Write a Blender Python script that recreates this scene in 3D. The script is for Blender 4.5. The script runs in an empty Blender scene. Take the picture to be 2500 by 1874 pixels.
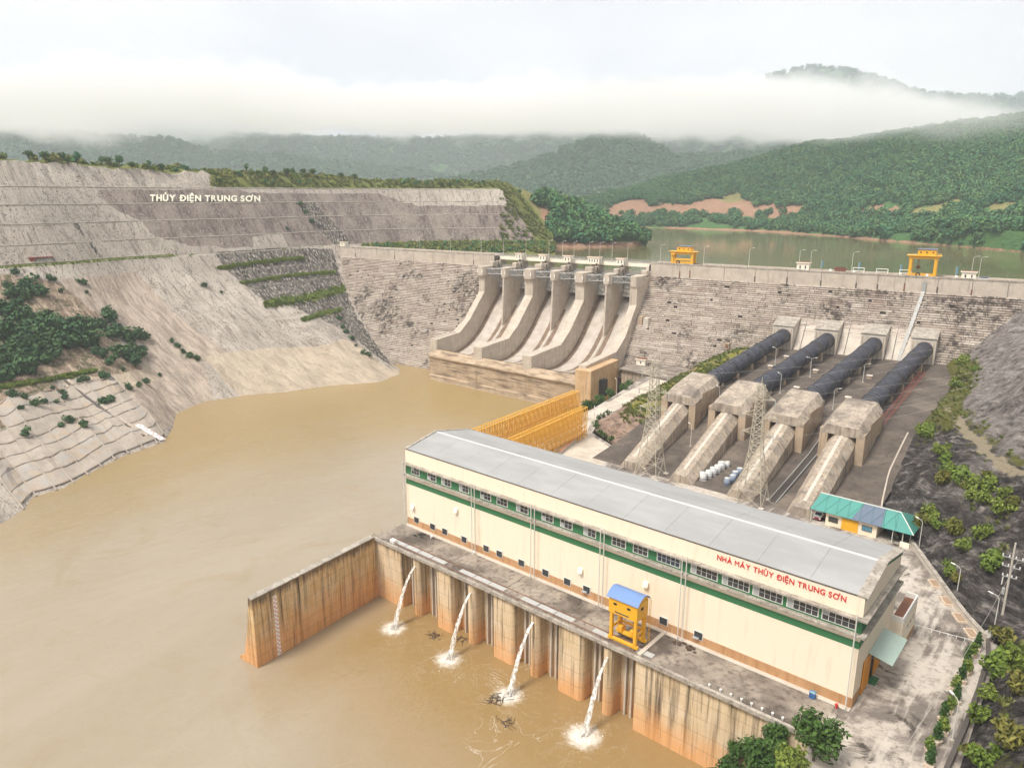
import bpy, math, random
import numpy as np
from mathutils import Matrix, Vector
from mathutils.bvhtree import BVHTree

random.seed(7)
rng = np.random.default_rng(7)
scene = bpy.context.scene
COL = scene.collection

# ------------------------------------------------------------------ camera
FPX, PITCH, YAW, CAMH = 1796.6, math.radians(14.4), math.radians(-40.51), 100.0
FWD = np.array([math.sin(YAW) * math.cos(PITCH), math.cos(YAW) * math.cos(PITCH), -math.sin(PITCH)])
RGT = np.array([math.cos(YAW), -math.sin(YAW), 0.0])
UPV = np.cross(RGT, FWD)
CAMP = np.array([0.0, 0.0, CAMH])
cam_data = bpy.data.cameras.new('camera')
cam = bpy.data.objects.new('camera', cam_data)
COL.objects.link(cam)
cam_data.sensor_fit = 'HORIZONTAL'
cam_data.sensor_width = 36.0
cam_data.lens = 36.0 * FPX / 2500.0
cam_data.clip_start = 0.5
cam_data.clip_end = 30000.0
cam.matrix_world = Matrix(((RGT[0], UPV[0], -FWD[0], 0), (RGT[1], UPV[1], -FWD[1], 0),
                           (RGT[2], UPV[2], -FWD[2], CAMH), (0, 0, 0, 1)))
scene.camera = cam

# ------------------------------------------------------------------ sky, sun, exposure
SUN_EL, SUN_AZ = math.radians(58), math.radians(192)     # soft sun behind thin cloud
world = bpy.data.worlds.new('World')
scene.world = world
world.use_nodes = True
wn, wl = world.node_tree.nodes, world.node_tree.links
wn.clear()
w_out = wn.new('ShaderNodeOutputWorld')
w_bg = wn.new('ShaderNodeBackground')
w_sky = wn.new('ShaderNodeTexSky')
w_sky.sky_type = 'NISHITA'
w_sky.sun_disc = False
w_sky.sun_elevation = SUN_EL
w_sky.sun_rotation = SUN_AZ
w_sky.dust_density = 3.0
w_sc = wn.new('ShaderNodeVectorMath'); w_sc.operation = 'SCALE'; w_sc.inputs['Scale'].default_value = 0.10
wl.new(w_sky.outputs[0], w_sc.inputs[0])
w_tc = wn.new('ShaderNodeTexCoord')
w_mp = wn.new('ShaderNodeMapping'); w_mp.inputs['Scale'].default_value = (1.0, 1.0, 2.6)
wl.new(w_tc.outputs['Generated'], w_mp.inputs['Vector'])
w_no = wn.new('ShaderNodeTexNoise'); w_no.inputs['Scale'].default_value = 2.3
w_no.inputs['Detail'].default_value = 5.0; w_no.inputs['Roughness'].default_value = 0.5
wl.new(w_mp.outputs[0], w_no.inputs['Vector'])
w_rp = wn.new('ShaderNodeValToRGB')
w_rp.color_ramp.elements[0].position = 0.36; w_rp.color_ramp.elements[0].color = (0.385, 0.39, 0.415, 1)
w_rp.color_ramp.elements[1].position = 0.60; w_rp.color_ramp.elements[1].color = (0.48, 0.468, 0.455, 1)
wl.new(w_no.outputs[0], w_rp.inputs[0])
w_mx = wn.new('ShaderNodeMix'); w_mx.data_type = 'RGBA'; w_mx.inputs[0].default_value = 0.95
wl.new(w_sc.outputs[0], w_mx.inputs[6]); wl.new(w_rp.outputs[0], w_mx.inputs[7])
wl.new(w_mx.outputs[2], w_bg.inputs['Color'])
w_bg.inputs['Strength'].default_value = 1.0
wl.new(w_bg.outputs[0], w_out.inputs[0])

sun_d = bpy.data.lights.new('sun', 'SUN')
sun_d.energy = 2.0
sun_d.angle = math.radians(16)
sun_d.color = (1.0, 0.95, 0.87)
sun = bpy.data.objects.new('sun', sun_d)
COL.objects.link(sun)
# the sun stands behind the camera's left shoulder
SDIR = Vector((math.sin(SUN_AZ) * math.cos(SUN_EL), math.cos(SUN_AZ) * math.cos(SUN_EL), math.sin(SUN_EL)))
sun.rotation_euler = SDIR.to_track_quat('Z', 'Y').to_euler()

vs = scene.view_settings
vs.view_transform = 'Standard'; vs.look = 'None'; vs.gamma = 1.0; vs.use_curve_mapping = False
vs.exposure = 1.15
cy = scene.cycles
cy.use_denoising = True
cy.max_bounces = 16; cy.diffuse_bounces = 3; cy.glossy_bounces = 3; cy.transmission_bounces = 4
cy.transparent_max_bounces = 16
cy.volume_bounces = 14
cy.volume_max_steps = 256
cy.sample_clamp_indirect = 6.0
cy.use_adaptive_sampling = True
cy.adaptive_threshold = 0.03
cy.adaptive_min_samples = 20

# ------------------------------------------------------------------ photo geometry -> world
def ray(x, y):
    return FWD + RGT * ((x - 1250.0) / FPX) - UPV * ((y - 937.0) / FPX)
def at_z(x, y, z):
    r = ray(x, y); return CAMP + r * ((z - CAMH) / r[2])
def at_depth(x, y, dep):
    return CAMP + ray(x, y) * dep
def project(P):
    v = np.asarray(P, float) - CAMP
    w = v @ FWD
    return 1250.0 + FPX * (v @ RGT) / w, 937.0 - FPX * (v @ UPV) / w
# dam frame: s along the crest (left to right), n downstream, z up
ZC = 64.6
DA = at_z(809.7, 601.6, ZC); DB = at_z(2500, 689.5, ZC)
DS = (DB - DA) / np.linalg.norm(DB - DA); DN = np.array([DS[1], -DS[0], 0.0])
DANG = math.atan2(DS[1], DS[0])
def dam(s, n, z):
    q = DA + DS * s + DN * n
    return (q[0], q[1], z)

# ------------------------------------------------------------------ helpers: meshes and things
LOCS = {}
class MB:
    """collects shapes, then links them as ONE mesh object"""
    def __init__(s, xf=None): s.V = []; s.F = []; s.xf = xf; s.A = {}
    def add(s, pts, faces):
        b = len(s.V)
        s.V += [tuple(s.xf(*p)) if s.xf else tuple(p) for p in pts]
        s.F += [tuple(i + b for i in f) for f in faces]
        return s
    def loops(s, a, b, caps=True):
        n = len(a)
        f = [(i, (i + 1) % n, n + (i + 1) % n, n + i) for i in range(n)]
        if caps: f += [tuple(range(n - 1, -1, -1)), tuple(range(n, 2 * n))]
        return s.add(list(a) + list(b), f)
    def box(s, x0, x1, y0, y1, z0, z1):
        return s.loops([(x0, y0, z0), (x1, y0, z0), (x1, y1, z0), (x0, y1, z0)],
                       [(x0, y0, z1), (x1, y0, z1), (x1, y1, z1), (x0, y1, z1)])
    def bbox(s, x0, x1, y0, y1, z0, z1, b=0.1):
        """box with chamfered vertical edges and top edge"""
        def ring(x0, x1, y0, y1, z, c):
            return [(x0 + c, y0, z), (x1 - c, y0, z), (x1, y0 + c, z), (x1, y1 - c, z), (x1 - c, y1, z), (x0 + c, y1, z), (x0, y1 - c, z), (x0, y0 + c, z)]
        r = [ring(x0, x1, y0, y1, z0, b), ring(x0, x1, y0, y1, z1 - b, b), ring(x0 + b, x1 - b, y0 + b, y1 - b, z1, b)]
        s.loops(r[0], r[1], False); s.loops(r[1], r[2], False)
        s.add(r[2], [tuple(range(8))]); return s.add(r[0], [tuple(range(7, -1, -1))])
    def prism(s, poly, z0, z1):
        return s.loops([(x, y, z0) for x, y in poly], [(x, y, z1) for x, y in poly])
    def side(s, prof, a, b):
        """profile of (y,z) swept along x from a to b"""
        return s.loops([(a, y, z) for y, z in prof], [(b, y, z) for y, z in prof])
    def tube(s, p, q, r, r2=None, n=8, caps=True):
        p = np.array(p, float); q = np.array(q, float); d = q - p; L = np.linalg.norm(d)
        if L < 1e-6: return s
        d /= L; u = np.cross(d, (0, 0, 1) if abs(d[2]) < .9 else (1, 0, 0)); u /= np.linalg.norm(u); v = np.cross(d, u)
        r2 = r if r2 is None else r2
        a = [tuple(p + (u * math.cos(t) + v * math.sin(t)) * r) for t in [2 * math.pi * i / n for i in range(n)]]
        b = [tuple(q + (u * math.cos(t) + v * math.sin(t)) * r2) for t in [2 * math.pi * i / n for i in range(n)]]
        return s.loops(b, a, caps)
    def path(s, pts, r, n=6):
        for a, b in zip(pts[:-1], pts[1:]): s.tube(a, b, r, n=n)
        return s
    def bar(s, p, q, w, h=None):
        return s.tube(p, q, (w if h is None else (w + h) / 2) * .7, n=4)
    def grid(s, G):
        """G[i][j] -> quads"""
        G = np.asarray(G); m, n = G.shape[:2]
        return s.add([tuple(p) for p in G.reshape(-1, 3)],
                     [(i * n + j, i * n + j + 1, (i + 1) * n + j + 1, (i + 1) * n + j) for i in range(m - 1) for j in range(n - 1)])
    def build(s, name, mat, parent=None, smooth=False):
        me = bpy.data.meshes.new(name)
        me.from_pydata(s.V, [], s.F)
        if smooth: me.polygons.foreach_set('use_smooth', [True] * len(me.polygons))
        me.validate()
        o = bpy.data.objects.new(name, me)
        COL.objects.link(o)
        me.materials.append(M[mat] if isinstance(mat, str) else mat)
        if parent is not None: adopt(o, parent)
        return o
def adopt(o, parent):
    o.parent = parent
    o.matrix_parent_inverse = Matrix.Translation(-LOCS.get(parent.name, Vector((0, 0, 0))))
    LOCS.setdefault(o.name, Vector((0, 0, 0)))
def tag(o, label=None, cat=None, group=None, kind=None):
    if label: o['label'] = label
    if cat: o['category'] = cat
    if group: o['group'] = group
    if kind: o['kind'] = kind
    return o
def thing(name, label, cat, loc=(0, 0, 0), group=None):
    o = bpy.data.objects.new(name, None)
    COL.objects.link(o)
    o.empty_display_size = 0.5
    o.location = loc
    LOCS[o.name] = Vector(loc)
    return tag(o, label, cat, group)
def local(name, label, cat, group=None):
    """a template thing at the origin whose parts use local coordinates"""
    return thing(name, label, cat, (0, 0, 0), group)
def dup(root, loc, rz=0.0, label=None, scale=None):
    def cp(o, par):
        c = o.copy(); COL.objects.link(c)
        if par is not None: c.parent = par; c.matrix_parent_inverse = Matrix.Identity(4)
        for ch in list(o.children): cp(ch, c)
        return c
    r = cp(root, None)
    return place(r, loc, rz, label, scale)
def place(r, loc, rz=0.0, label=None, scale=None):
    r.location = loc; r.rotation_euler = (0, 0, rz)
    if scale: r.scale = (scale,) * 3 if not hasattr(scale, '__len__') else scale
    if label: r['label'] = label
    return r
ORD = ['first', 'second', 'third', 'fourth', 'fifth', 'sixth', 'seventh', 'eighth', 'ninth', 'tenth', 'eleventh', 'twelfth',
       'thirteenth', 'fourteenth', 'fifteenth', 'sixteenth', 'seventeenth', 'eighteenth', 'nineteenth', 'twentieth', 'twenty-first',
       'twenty-second', 'twenty-third', 'twenty-fourth', 'twenty-fifth', 'twenty-sixth', 'twenty-seventh', 'twenty-eighth']
def nth(k):
    if k < len(ORD): return ORD[k]
    t_, u_ = divmod(k + 1, 10)
    return '%s-%s' % (('', '', 'twenty', 'thirty', 'forty')[t_], ORD[u_ - 1]) if u_ else {3: 'thirtieth', 4: 'fortieth'}[t_]
def struct(o): return tag(o, kind='structure')
def fattr(o, name, vals):
    a = o.data.attributes.new(name, 'FLOAT', 'FACE'); a.data.foreach_set('value', np.asarray(vals, np.float32))
def vattr(o, name, vals):
    a = o.data.attributes.new(name, 'FLOAT', 'POINT'); a.data.foreach_set('value', np.asarray(vals, np.float32))

def vnoise(x, y, seed=0):
    """smooth value noise on arrays"""
    x = np.asarray(x, float); y = np.asarray(y, float)
    xi = np.floor(x).astype(np.int64); yi = np.floor(y).astype(np.int64); fx = x - xi; fy = y - yi
    fx = fx * fx * (3 - 2 * fx); fy = fy * fy * (3 - 2 * fy)
    def h(a, b):
        n = (a * 374761393 + b * 668265263 + seed * 1274126177) & 0x7fffffff
        n = ((n ^ (n >> 13)) * 1274126177) & 0x7fffffff
        return ((n ^ (n >> 16)) & 0xffff) / 65535.0
    return (h(xi, yi) * (1 - fx) + h(xi + 1, yi) * fx) * (1 - fy) + (h(xi, yi + 1) * (1 - fx) + h(xi + 1, yi + 1) * fx) * fy
def fbm(x, y, seed=0, o=4):
    t = 0; a = .5
    for k in range(o):
        t = t + a * (vnoise(x * 2 ** k, y * 2 ** k, seed + k) - .5); a *= .5
    return t

# ------------------------------------------------------------------ materials
M = {}
class NT:
    def __init__(s, name):
        s.m = bpy.data.materials.new(name); s.m.use_nodes = True
        s.n = s.m.node_tree.nodes; s.l = s.m.node_tree.links
        s.b = s.n['Principled BSDF']; s.out = s.n['Material Output']
        M[name] = s.m
        s._p = None
    def new(s, t, **k):
        n = s.n.new('ShaderNode' + t)
        for a, v in k.items(): setattr(n, a, v)
        return n
    def set(s, sock, v):
        if hasattr(v, 'links') or hasattr(v, 'is_linked'): s.l.new(v, sock)
        else: sock.default_value = v
    def pos(s):
        if s._p is None: s._p = s.new('NewGeometry').outputs['Position']
        return s._p
    def obj(s): return s.new('TexCoord').outputs['Object']
    def scaled(s, v, sc):
        n = s.new('VectorMath', operation='MULTIPLY'); s.set(n.inputs[0], v); n.inputs[1].default_value = sc; return n.outputs[0]
    def rot(s, v, rz, sc=(1, 1, 1)):
        n = s.new('Mapping'); s.set(n.inputs['Vector'], v); n.inputs['Rotation'].default_value = (0, 0, rz); n.inputs['Scale'].default_value = sc; return n.outputs[0]
    def noise(s, v, sc, det=4, ro=.55, dist=0):
        n = s.new('TexNoise'); s.set(n.inputs['Vector'], v); n.inputs['Scale'].default_value = sc
        n.inputs['Detail'].default_value = det; n.inputs['Roughness'].default_value = ro; n.inputs['Distortion'].default_value = dist
        return n.outputs[0]
    def vor(s, v, sc, feat='F1'):
        n = s.new('TexVoronoi', feature=feat); s.set(n.inputs['Vector'], v); n.inputs['Scale'].default_value = sc; return n.outputs[0]
    def ramp(s, f, stops):
        n = s.new('ValToRGB'); s.set(n.inputs[0], f); e = n.color_ramp.elements
        while len(e) < len(stops): e.new(.5)
        for q, (p, c) in zip(e, stops):
            q.position = p; q.color = (*c, 1) if hasattr(c, '__len__') else (c, c, c, 1)
        return n.outputs[0]
    def step(s, f, a, b, inv=False):
        n = s.new('MapRange', interpolation_type='SMOOTHSTEP'); s.set(n.inputs[0], f); n.inputs[1].default_value = a; n.inputs[2].default_value = b
        n.inputs[3].default_value = 1.0 if inv else 0.0; n.inputs[4].default_value = 0.0 if inv else 1.0
        return n.outputs[0]
    def math(s, op, a, b=0.0, c=None):
        n = s.new('Math', operation=op); s.set(n.inputs[0], a); s.set(n.inputs[1], b)
        if c is not None: s.set(n.inputs[2], c)
        return n.outputs[0]
    def mix(s, f, a, b, blend='MIX'):
        n = s.new('Mix', data_type='RGBA', blend_type=blend); s.set(n.inputs[0], f)
        for k, v in ((6, a), (7, b)): s.set(n.inputs[k], (*v, 1) if isinstance(v, tuple) and len(v) == 3 else v)
        return n.outputs[2]
    def attr(s, name): return s.new('Attribute', attribute_name=name).outputs['Fac']
    def sep(s, v):
        n = s.new('SeparateXYZ'); s.set(n.inputs[0], v); return n.outputs
    def comb(s, x, y, z):
        n = s.new('CombineXYZ'); s.set(n.inputs[0], x); s.set(n.inputs[1], y); s.set(n.inputs[2], z); return n.outputs[0]
    def bump(s, h, st=.5, d=.1):
        n = s.new('Bump'); s.set(n.inputs['Height'], h); n.inputs['Strength'].default_value = st; n.inputs['Distance'].default_value = d
        s.l.new(n.outputs[0], s.b.inputs['Normal'])
    def done(s, col, rough=.85, spec=.3, metal=0.0):
        s.set(s.b.inputs['Base Color'], (*col, 1) if isinstance(col, tuple) else col)
        s.set(s.b.inputs['Roughness'], rough); s.b.inputs['Specular IOR Level'].default_value = spec; s.b.inputs['Metallic'].default_value = metal
        return s.m
def mk_plain(name, col, rough=.7, var=.12, sc=.6, spec=.3, metal=0.0, dirt=None):
    t = NT(name); p = t.pos()
    n = t.noise(p, sc, 5)
    c = t.mix(n, tuple(v * (1 - var) for v in col), tuple(min(1, v * (1 + var)) for v in col))
    if dirt: c = t.mix(t.step(t.noise(t.scaled(p, (1.3, 1.3, .12)), .9, 5), .52, .75), c, dirt)
    return t.done(c, rough, spec, metal)
def mk_concrete(name, a, b, stain, streak=.5, amount=.5, sc=1.0, low=None, patch=None, drip=.08, hor=1.0, lift=0.0, crown=None):
    """weathered concrete: mottled body, vertical run-off streaks, optional tint near the water"""
    t = NT(name); p = t.pos()
    c = t.mix(t.step(t.noise(p, .22 * sc, 6, .6), .35, .65), a, b)
    c = t.mix(t.math('MULTIPLY', t.step(t.noise(p, 2.6 * sc, 4), .45, .75), .35), c, tuple(v * .7 for v in a))
    if patch: c = t.mix(t.step(t.noise(t.scaled(p, (1, 1, .5)), .09 * sc, 4, .6), .50, .66), c, patch)
    st = t.noise(t.scaled(p, (hor, hor, drip)), .9 * sc, 5, .62)
    st = t.math('MULTIPLY', t.step(st, .62 - .2 * amount, .74), streak)
    c = t.mix(st, c, stain)
    if low:
        zz = t.sep(p)[2]
        w = t.math('ADD', zz, t.math('MULTIPLY', t.noise(p, .35, 4), 7.0))
        c = t.mix(t.math('MULTIPLY', t.step(w, low[1], low[2], True), low[3]), c, low[0])
    if crown:
        hi = t.step(t.math('ADD', t.sep(p)[2], t.math('MULTIPLY', t.noise(t.scaled(p, (1, 1, .25)), .8, 5, .65), 7.0)), crown, crown + 2.5)
        c = t.mix(t.math('MULTIPLY', hi, .75), c, stain)
    if lift:
        ln = t.math('FRACT', t.math('MULTIPLY', t.math('ADD', t.sep(p)[2], t.math('MULTIPLY', t.noise(p, .3, 2), .25)), 1.0 / lift))
        c = t.mix(t.math('MULTIPLY', t.step(ln, .0, .06, True), .45), c, stain)
        thin = t.noise(t.scaled(p, (1, 1, .02)), 2.6, 4, .7)
        c = t.mix(t.math('MULTIPLY', t.step(thin, .56, .66), .6), c, stain)
    t.bump(t.noise(p, 3.0 * sc, 5), .25, .12)
    return t.done(c, .92, .2)
mk_concrete('concrete_pale', (.58, .505, .42), (.48, .415, .345), (.24, .19, .15), .5, .5)
mk_concrete('concrete_pier', (.585, .51, .425), (.50, .43, .35), (.27, .20, .15), .6, .55, lift=3.0)
mk_concrete('concrete_chute', (.56, .50, .44), (.45, .395, .335), (.33, .25, .19), .35, .3, drip=.5)
mk_concrete('concrete_bucket', (.52, .40, .28), (.40, .295, .20), (.075, .056, .043), .9, .95, low=((.52, .42, .31), 2.5, 6.0, .8), drip=1.1, hor=.10)
mk_concrete('concrete_end', (.62, .44, .27), (.54, .35, .19), (.16, .09, .05), .7, .6, low=((.60, .31, .13), 6.0, 14.0, .5))
mk_concrete('concrete_tail', (.72, .575, .40), (.66, .50, .31), (.085, .058, .04), .97, .75, low=((.74, .36, .13), 4.0, 12.0, .75), drip=.045, lift=3.2, crown=18.2)
mk_concrete('concrete_wing', (.70, .52, .31), (.64, .42, .20), (.055, .038, .028), .98, .95, sc=1.5, low=((.70, .30, .10), 5.0, 15.0, .6), drip=.04, lift=2.6, crown=17.4)
mk_concrete('concrete_dirty', (.37, .315, .26), (.21, .175, .145), (.065, .053, .045), .8, .8, drip=1.0, patch=(.115, .095, .08))
mk_concrete('concrete_anchor', (.50, .42, .335), (.36, .30, .24), (.115, .094, .078), .8, .8, sc=1.4, patch=(.225, .19, .16))
mk_concrete('concrete_anchor_side', (.50, .385, .275), (.42, .32, .225), (.2, .145, .10), .55, .5)
mk_concrete('concrete_white', (.62, .56, .48), (.54, .48, .41), (.30, .25, .20), .35, .3)
mk_concrete('concrete_coping', (.50, .45, .385), (.32, .28, .235), (.10, .085, .07), .75, .75, sc=2.0, drip=1.0)
mk_concrete('apron', (.145, .118, .098), (.095, .078, .066), (.055, .047, .042), .6, .7, sc=.7, drip=1.0, patch=(.19, .155, .125))
mk_concrete('slab_a', (.43, .37, .31), (.36, .31, .26), (.22, .18, .145), .5, .5)
mk_concrete('slab_b', (.38, .35, .315), (.42, .335, .255), (.23, .185, .145), .5, .5)
mk_plain('cream', (.88, .765, .60), .75, .03, .15, dirt=(.81, .69, .53))
mk_plain('cream_pale', (.88, .80, .66), .75, .04, .4)
mk_plain('green_paint', (.045, .18, .075), .6, .10, .5)
mk_plain('yellow', (.80, .42, .025), .45, .08, .8, .5)
mk_plain('yellow_truss', (.83, .46, .06), .5, .15, .8, .4)
mk_plain('yellow_door', (.82, .44, .03), .5, .06, .6)
mk_plain('orange_door', (.80, .33, .03), .5, .06, .6)
mk_plain('blue_roof', (.16, .27, .52), .4, .12, .5, .5)
mk_plain('teal_roof', (.085, .30, .26), .45, .10, .3, .5)
mk_plain('teal_dark', (.055, .20, .17), .45, .10, .3, .5)
mk_plain('slate_roof', (.135, .17, .23), .45, .10, .3, .5)
mk_plain('awning', (.36, .46, .40), .4, .06, .5, .5)
mk_plain('steel', (.36, .36, .35), .5, .12, .7, .5)
mk_plain('steel_pale', (.54, .535, .52), .6, .08, .5)
mk_plain('lattice', (.50, .45, .35), .55, .12, .5, .4)
mk_plain('dark_steel', (.10, .085, .075), .6, .2, 1.0)
mk_plain('rust', (.22, .10, .06), .8, .25, .8)
mk_plain('red_steel', (.34, .07, .045), .55, .2, .6)
mk_plain('red_letter', (.62, .045, .04), .5, .03, .5)
mk_plain('red_roof', (.20, .05, .055), .6, .2, .5)
mk_plain('letter_white', (.90, .86, .70), .6, .04, .8)
mk_plain('white', (.82, .80, .76), .5, .05, .7)
mk_plain('white_pipe', (.66, .64, .59), .5, .08, .7)
mk_plain('cable', (.42, .40, .36), .5, .05, 1)
mk_plain('black', (.025, .024, .024), .6, .1, 1)
mk_plain('rubber', (.03, .03, .03), .8, .1, 1)
mk_plain('tank_white', (.74, .75, .75), .4, .06, 1, .5)
mk_plain('tank_blue', (.28, .34, .45), .4, .10, 1, .5)
mk_plain('grating', (.46, .46, .45), .6, .25, 1.2)
mk_plain('maroon', (.22, .03, .05), .35, .05, 1, .5)
mk_plain('terracotta', (.50, .24, .15), .8, .1, 1)
mk_plain('pot', (.66, .54, .42), .8, .12, 1)
mk_plain('blue_bin', (.05, .14, .33), .5, .1, 1)
mk_plain('pebble', (.23, .17, .13), .9, .3, .5)
mk_plain('bark', (.13, .10, .075), .9, .25, 2)
mk_plain('soil', (.36, .25, .17), .95, .25, .3)
mk_plain('glass', (.045, .05, .055), .12, .3, .4, .6)
mk_plain('glass_blue', (.10, .26, .36), .12, .2, .4, .6)
mk_plain('glass_pale', (.40, .42, .42), .2, .2, .4, .6)
mk_plain('debris', (.10, .07, .05), .9, .4, 1)

# roof sheet metal with faint ribs and grime
t = NT('roof_metal'); p = t.pos()
c = t.mix(t.step(t.noise(t.scaled(p, (.35, 1, 1)), .25, 5), .35, .7), (.33, .327, .32), (.39, .387, .38))
w = t.new('TexWave', wave_type='BANDS', bands_direction='X'); w.inputs['Scale'].default_value = 1.6; t.set(w.inputs['Vector'], p)
t.bump(w.outputs[0], .3, .04)
t.done(c, .62, .3)

# plinth in tile-brown with vertical runs
t = NT('plinth'); p = t.pos()
c = t.mix(t.noise(t.scaled(p, (1, 1, .25)), .55, 4), (.42, .22, .095), (.60, .36, .19))
c = t.mix(t.math('MULTIPLY', t.step(t.noise(t.scaled(p, (1, 1, .06)), 1.6, 3), .5, .7), .5), c, (.33, .16, .07))
t.done(c, .7, .3)

# dam facing blocks: per-block tone, black mould in patches, rusty washes
t = NT('dam_block'); p = t.pos(); r = t.attr('rnd')
c = t.ramp(r, [(0, (.30, .235, .195)), (.4, (.46, .385, .32)), (.75, (.57, .49, .415)), (1, (.66, .585, .51))])
mould = t.step(t.noise(t.scaled(p, (1, 1, .75)), .045, 7, .74), .485, .60)
fine = t.step(t.noise(p, .42, 5, .68), .43, .56)
c = t.mix(t.math('MULTIPLY', t.math('MULTIPLY', mould, fine), .9), c, (.07, .056, .048))
c = t.mix(t.math('MULTIPLY', t.step(t.noise(p, .09, 4), .5, .7), .35), c, (.36, .25, .20))
run = t.noise(t.scaled(p, (1, 1, .10)), .35, 5, .65)
c = t.mix(t.math('MULTIPLY', t.step(run, .55, .70), .45), c, (.17, .13, .11))
c = t.mix(t.math('MULTIPLY', t.step(t.noise(p, 1.6, 3), .54, .70), .5), c, (.16, .125, .105))
t.bump(t.noise(p, 2.2, 4), .5, .2)
t.done(c, .95, .15)
mk_plain('dam_joint', (.05, .04, .034), .95, .4, .3)

# shotcrete of the left bank: tone zones come from the mesh, streaks run down the slope
t = NT('shotcrete'); p = t.pos()
uv = t.new('UVMap', uv_map='slope').outputs[0]
st1 = t.noise(t.scaled(uv, (1, .14, 1)), .40, 7, .72)
st2 = t.noise(t.scaled(uv, (1, .30, 1)), 1.5, 5, .6, .4)
dot = t.step(t.vor(t.scaled(uv, (.36, .26, 1)), 1.0), .10, .17, True)  # dark spots: weep holes with their shadows put into the colour
dsh = t.step(t.noise(t.scaled(uv, (1.0, .55, 1)), 1.15, 3, .5, .3), .63, .70)
crk = t.step(t.math('ABSOLUTE', t.math('SUBTRACT', t.noise(t.scaled(uv, (1, .30, 1)), .16, 6, .65), .5)), .0, .010, True)
body = t.mix(t.step(t.noise(p, .03, 6, .65), .35, .65), (.44, .385, .33), (.575, .51, .44))
body = t.mix(t.math('MULTIPLY', t.step(st1, .50, .66), .8), body, (.215, .175, .145))
body = t.mix(t.math('MULTIPLY', t.step(st2, .57, .66), .65), body, (.16, .13, .108))
body = t.mix(t.math('MULTIPLY', dsh, .8), body, (.10, .085, .072))
body = t.mix(t.math('MULTIPLY', dot, .75), body, (.075, .063, .055))
body = t.mix(t.math('MULTIPLY', t.step(t.noise(uv, .9, 3), .58, .70), .5), body, (.62, .555, .48))
body = t.mix(t.math('MULTIPLY', crk, .8), body, (.07, .06, .052))
brown = t.mix(t.step(st1, .38, .62), (.29, .235, .205), (.135, .108, .10))
brown = t.mix(t.step(t.noise(t.scaled(uv, (1, .5, 1)), .09, 5, .65), .42, .62), brown, (.34, .285, .245))
brown = t.mix(t.math('MULTIPLY', t.step(st2, .54, .64), .85), brown, (.47, .41, .35))
brown = t.mix(t.math('MULTIPLY', dsh, .85), brown, (.06, .05, .045))
moss = t.mix(t.step(st1, .40, .60), (.16, .142, .122), (.055, .049, .044))
moss = t.mix(t.step(st2, .52, .61), moss, (.52, .475, .41))
bare = t.mix(t.step(t.noise(t.scaled(uv, (1, .35, 1)), .22, 5), .35, .65), (.60, .50, .385), (.49, .40, .305))
bare = t.mix(t.math('MULTIPLY', t.step(st2, .57, .68), .45), bare, (.30, .24, .18))
bare = t.mix(t.math('MULTIPLY', crk, .7), bare, (.16, .125, .095))
soil = t.mix(t.step(st1, .38, .58), (.52, .40, .295), (.23, .17, .125))
soil = t.mix(t.math('MULTIPLY', t.step(t.noise(p, .22, 6, .7), .49, .58), .85), soil, (.10, .10, .05))
soil = t.mix(t.math('MULTIPLY', t.step(st2, .58, .66), .7), soil, (.62, .50, .39))
pink = t.mix(t.step(st1, .40, .62), (.55, .455, .37), (.33, .27, .22))
pink = t.mix(t.math('MULTIPLY', dsh, .75), pink, (.105, .085, .07))
pink = t.mix(t.math('MULTIPLY', t.step(st2, .60, .68), .6), pink, (.64, .54, .43))
grass = t.mix(t.noise(p, .35, 5, .65), (.085, .115, .025), (.25, .25, .085))
def warp(a, lo=.40, hi=.60, amp=.5):
    return t.step(t.math('ADD', t.attr(a), t.math('MULTIPLY', t.math('SUBTRACT', t.noise(p, .12, 5, .65), .5), amp)), lo, hi)
c = body
c = t.mix(warp('z_pink'), c, pink)
c = t.mix(warp('z_brown'), c, brown)
c = t.mix(warp('z_moss'), c, moss)
c = t.mix(warp('z_bare', amp=.12), c, bare)
c = t.mix(warp('z_soil', amp=.9), c, soil)
c = t.mix(warp('z_grass', amp=.5), c, grass)
h = t.math('ADD', t.noise(uv, 1.1, 6, .7), t.math('MULTIPLY', st2, .8))
t.bump(h, 1.0, .9)
t.done(c, .95, .15)

# dark foliated rock of the right bank
t = NT('rock_dark'); p = t.pos()
q = t.rot(p, .75, (1, 1, 1))
lay = t.noise(t.scaled(q, (.22, 1.0, .45)), .7, 8, .74, .12)
c = t.ramp(lay, [(.34, (.018, .016, .016)), (.48, (.070, .062, .058)), (.56, (.14, .124, .115)), (.66, (.38, .34, .31))])
pale = t.math('MULTIPLY', t.attr('pale'), 1.0)
c2 = t.ramp(lay, [(.34, (.055, .048, .044)), (.45, (.22, .19, .175)), (.57, (.36, .32, .295)), (.70, (.54, .49, .45))])
c = t.mix(pale, c, c2)
pth = t.step(t.math('ADD', t.attr('path'), t.math('MULTIPLY', t.math('SUBTRACT', t.noise(p, .5, 5, .65), .5), .8)), .42, .6)
c = t.mix(pth, c, t.mix(t.noise(p, .6, 5), (.33, .27, .18), (.46, .39, .28)))
veg = t.step(t.math('ADD', t.attr('veg'), t.math('MULTIPLY', t.math('SUBTRACT', t.noise(p, .35, 6, .7), .5), 1.5)), .45, .65)
gr = t.mix(t.noise(p, .8, 4), (.07, .085, .02), (.23, .21, .06))
c = t.mix(veg, c, gr)
t.bump(t.math('ADD', lay, t.math('MULTIPLY', t.noise(p, 1.8, 5), .35)), 1.0, 2.2)
t.done(c, .95, .15)

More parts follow.
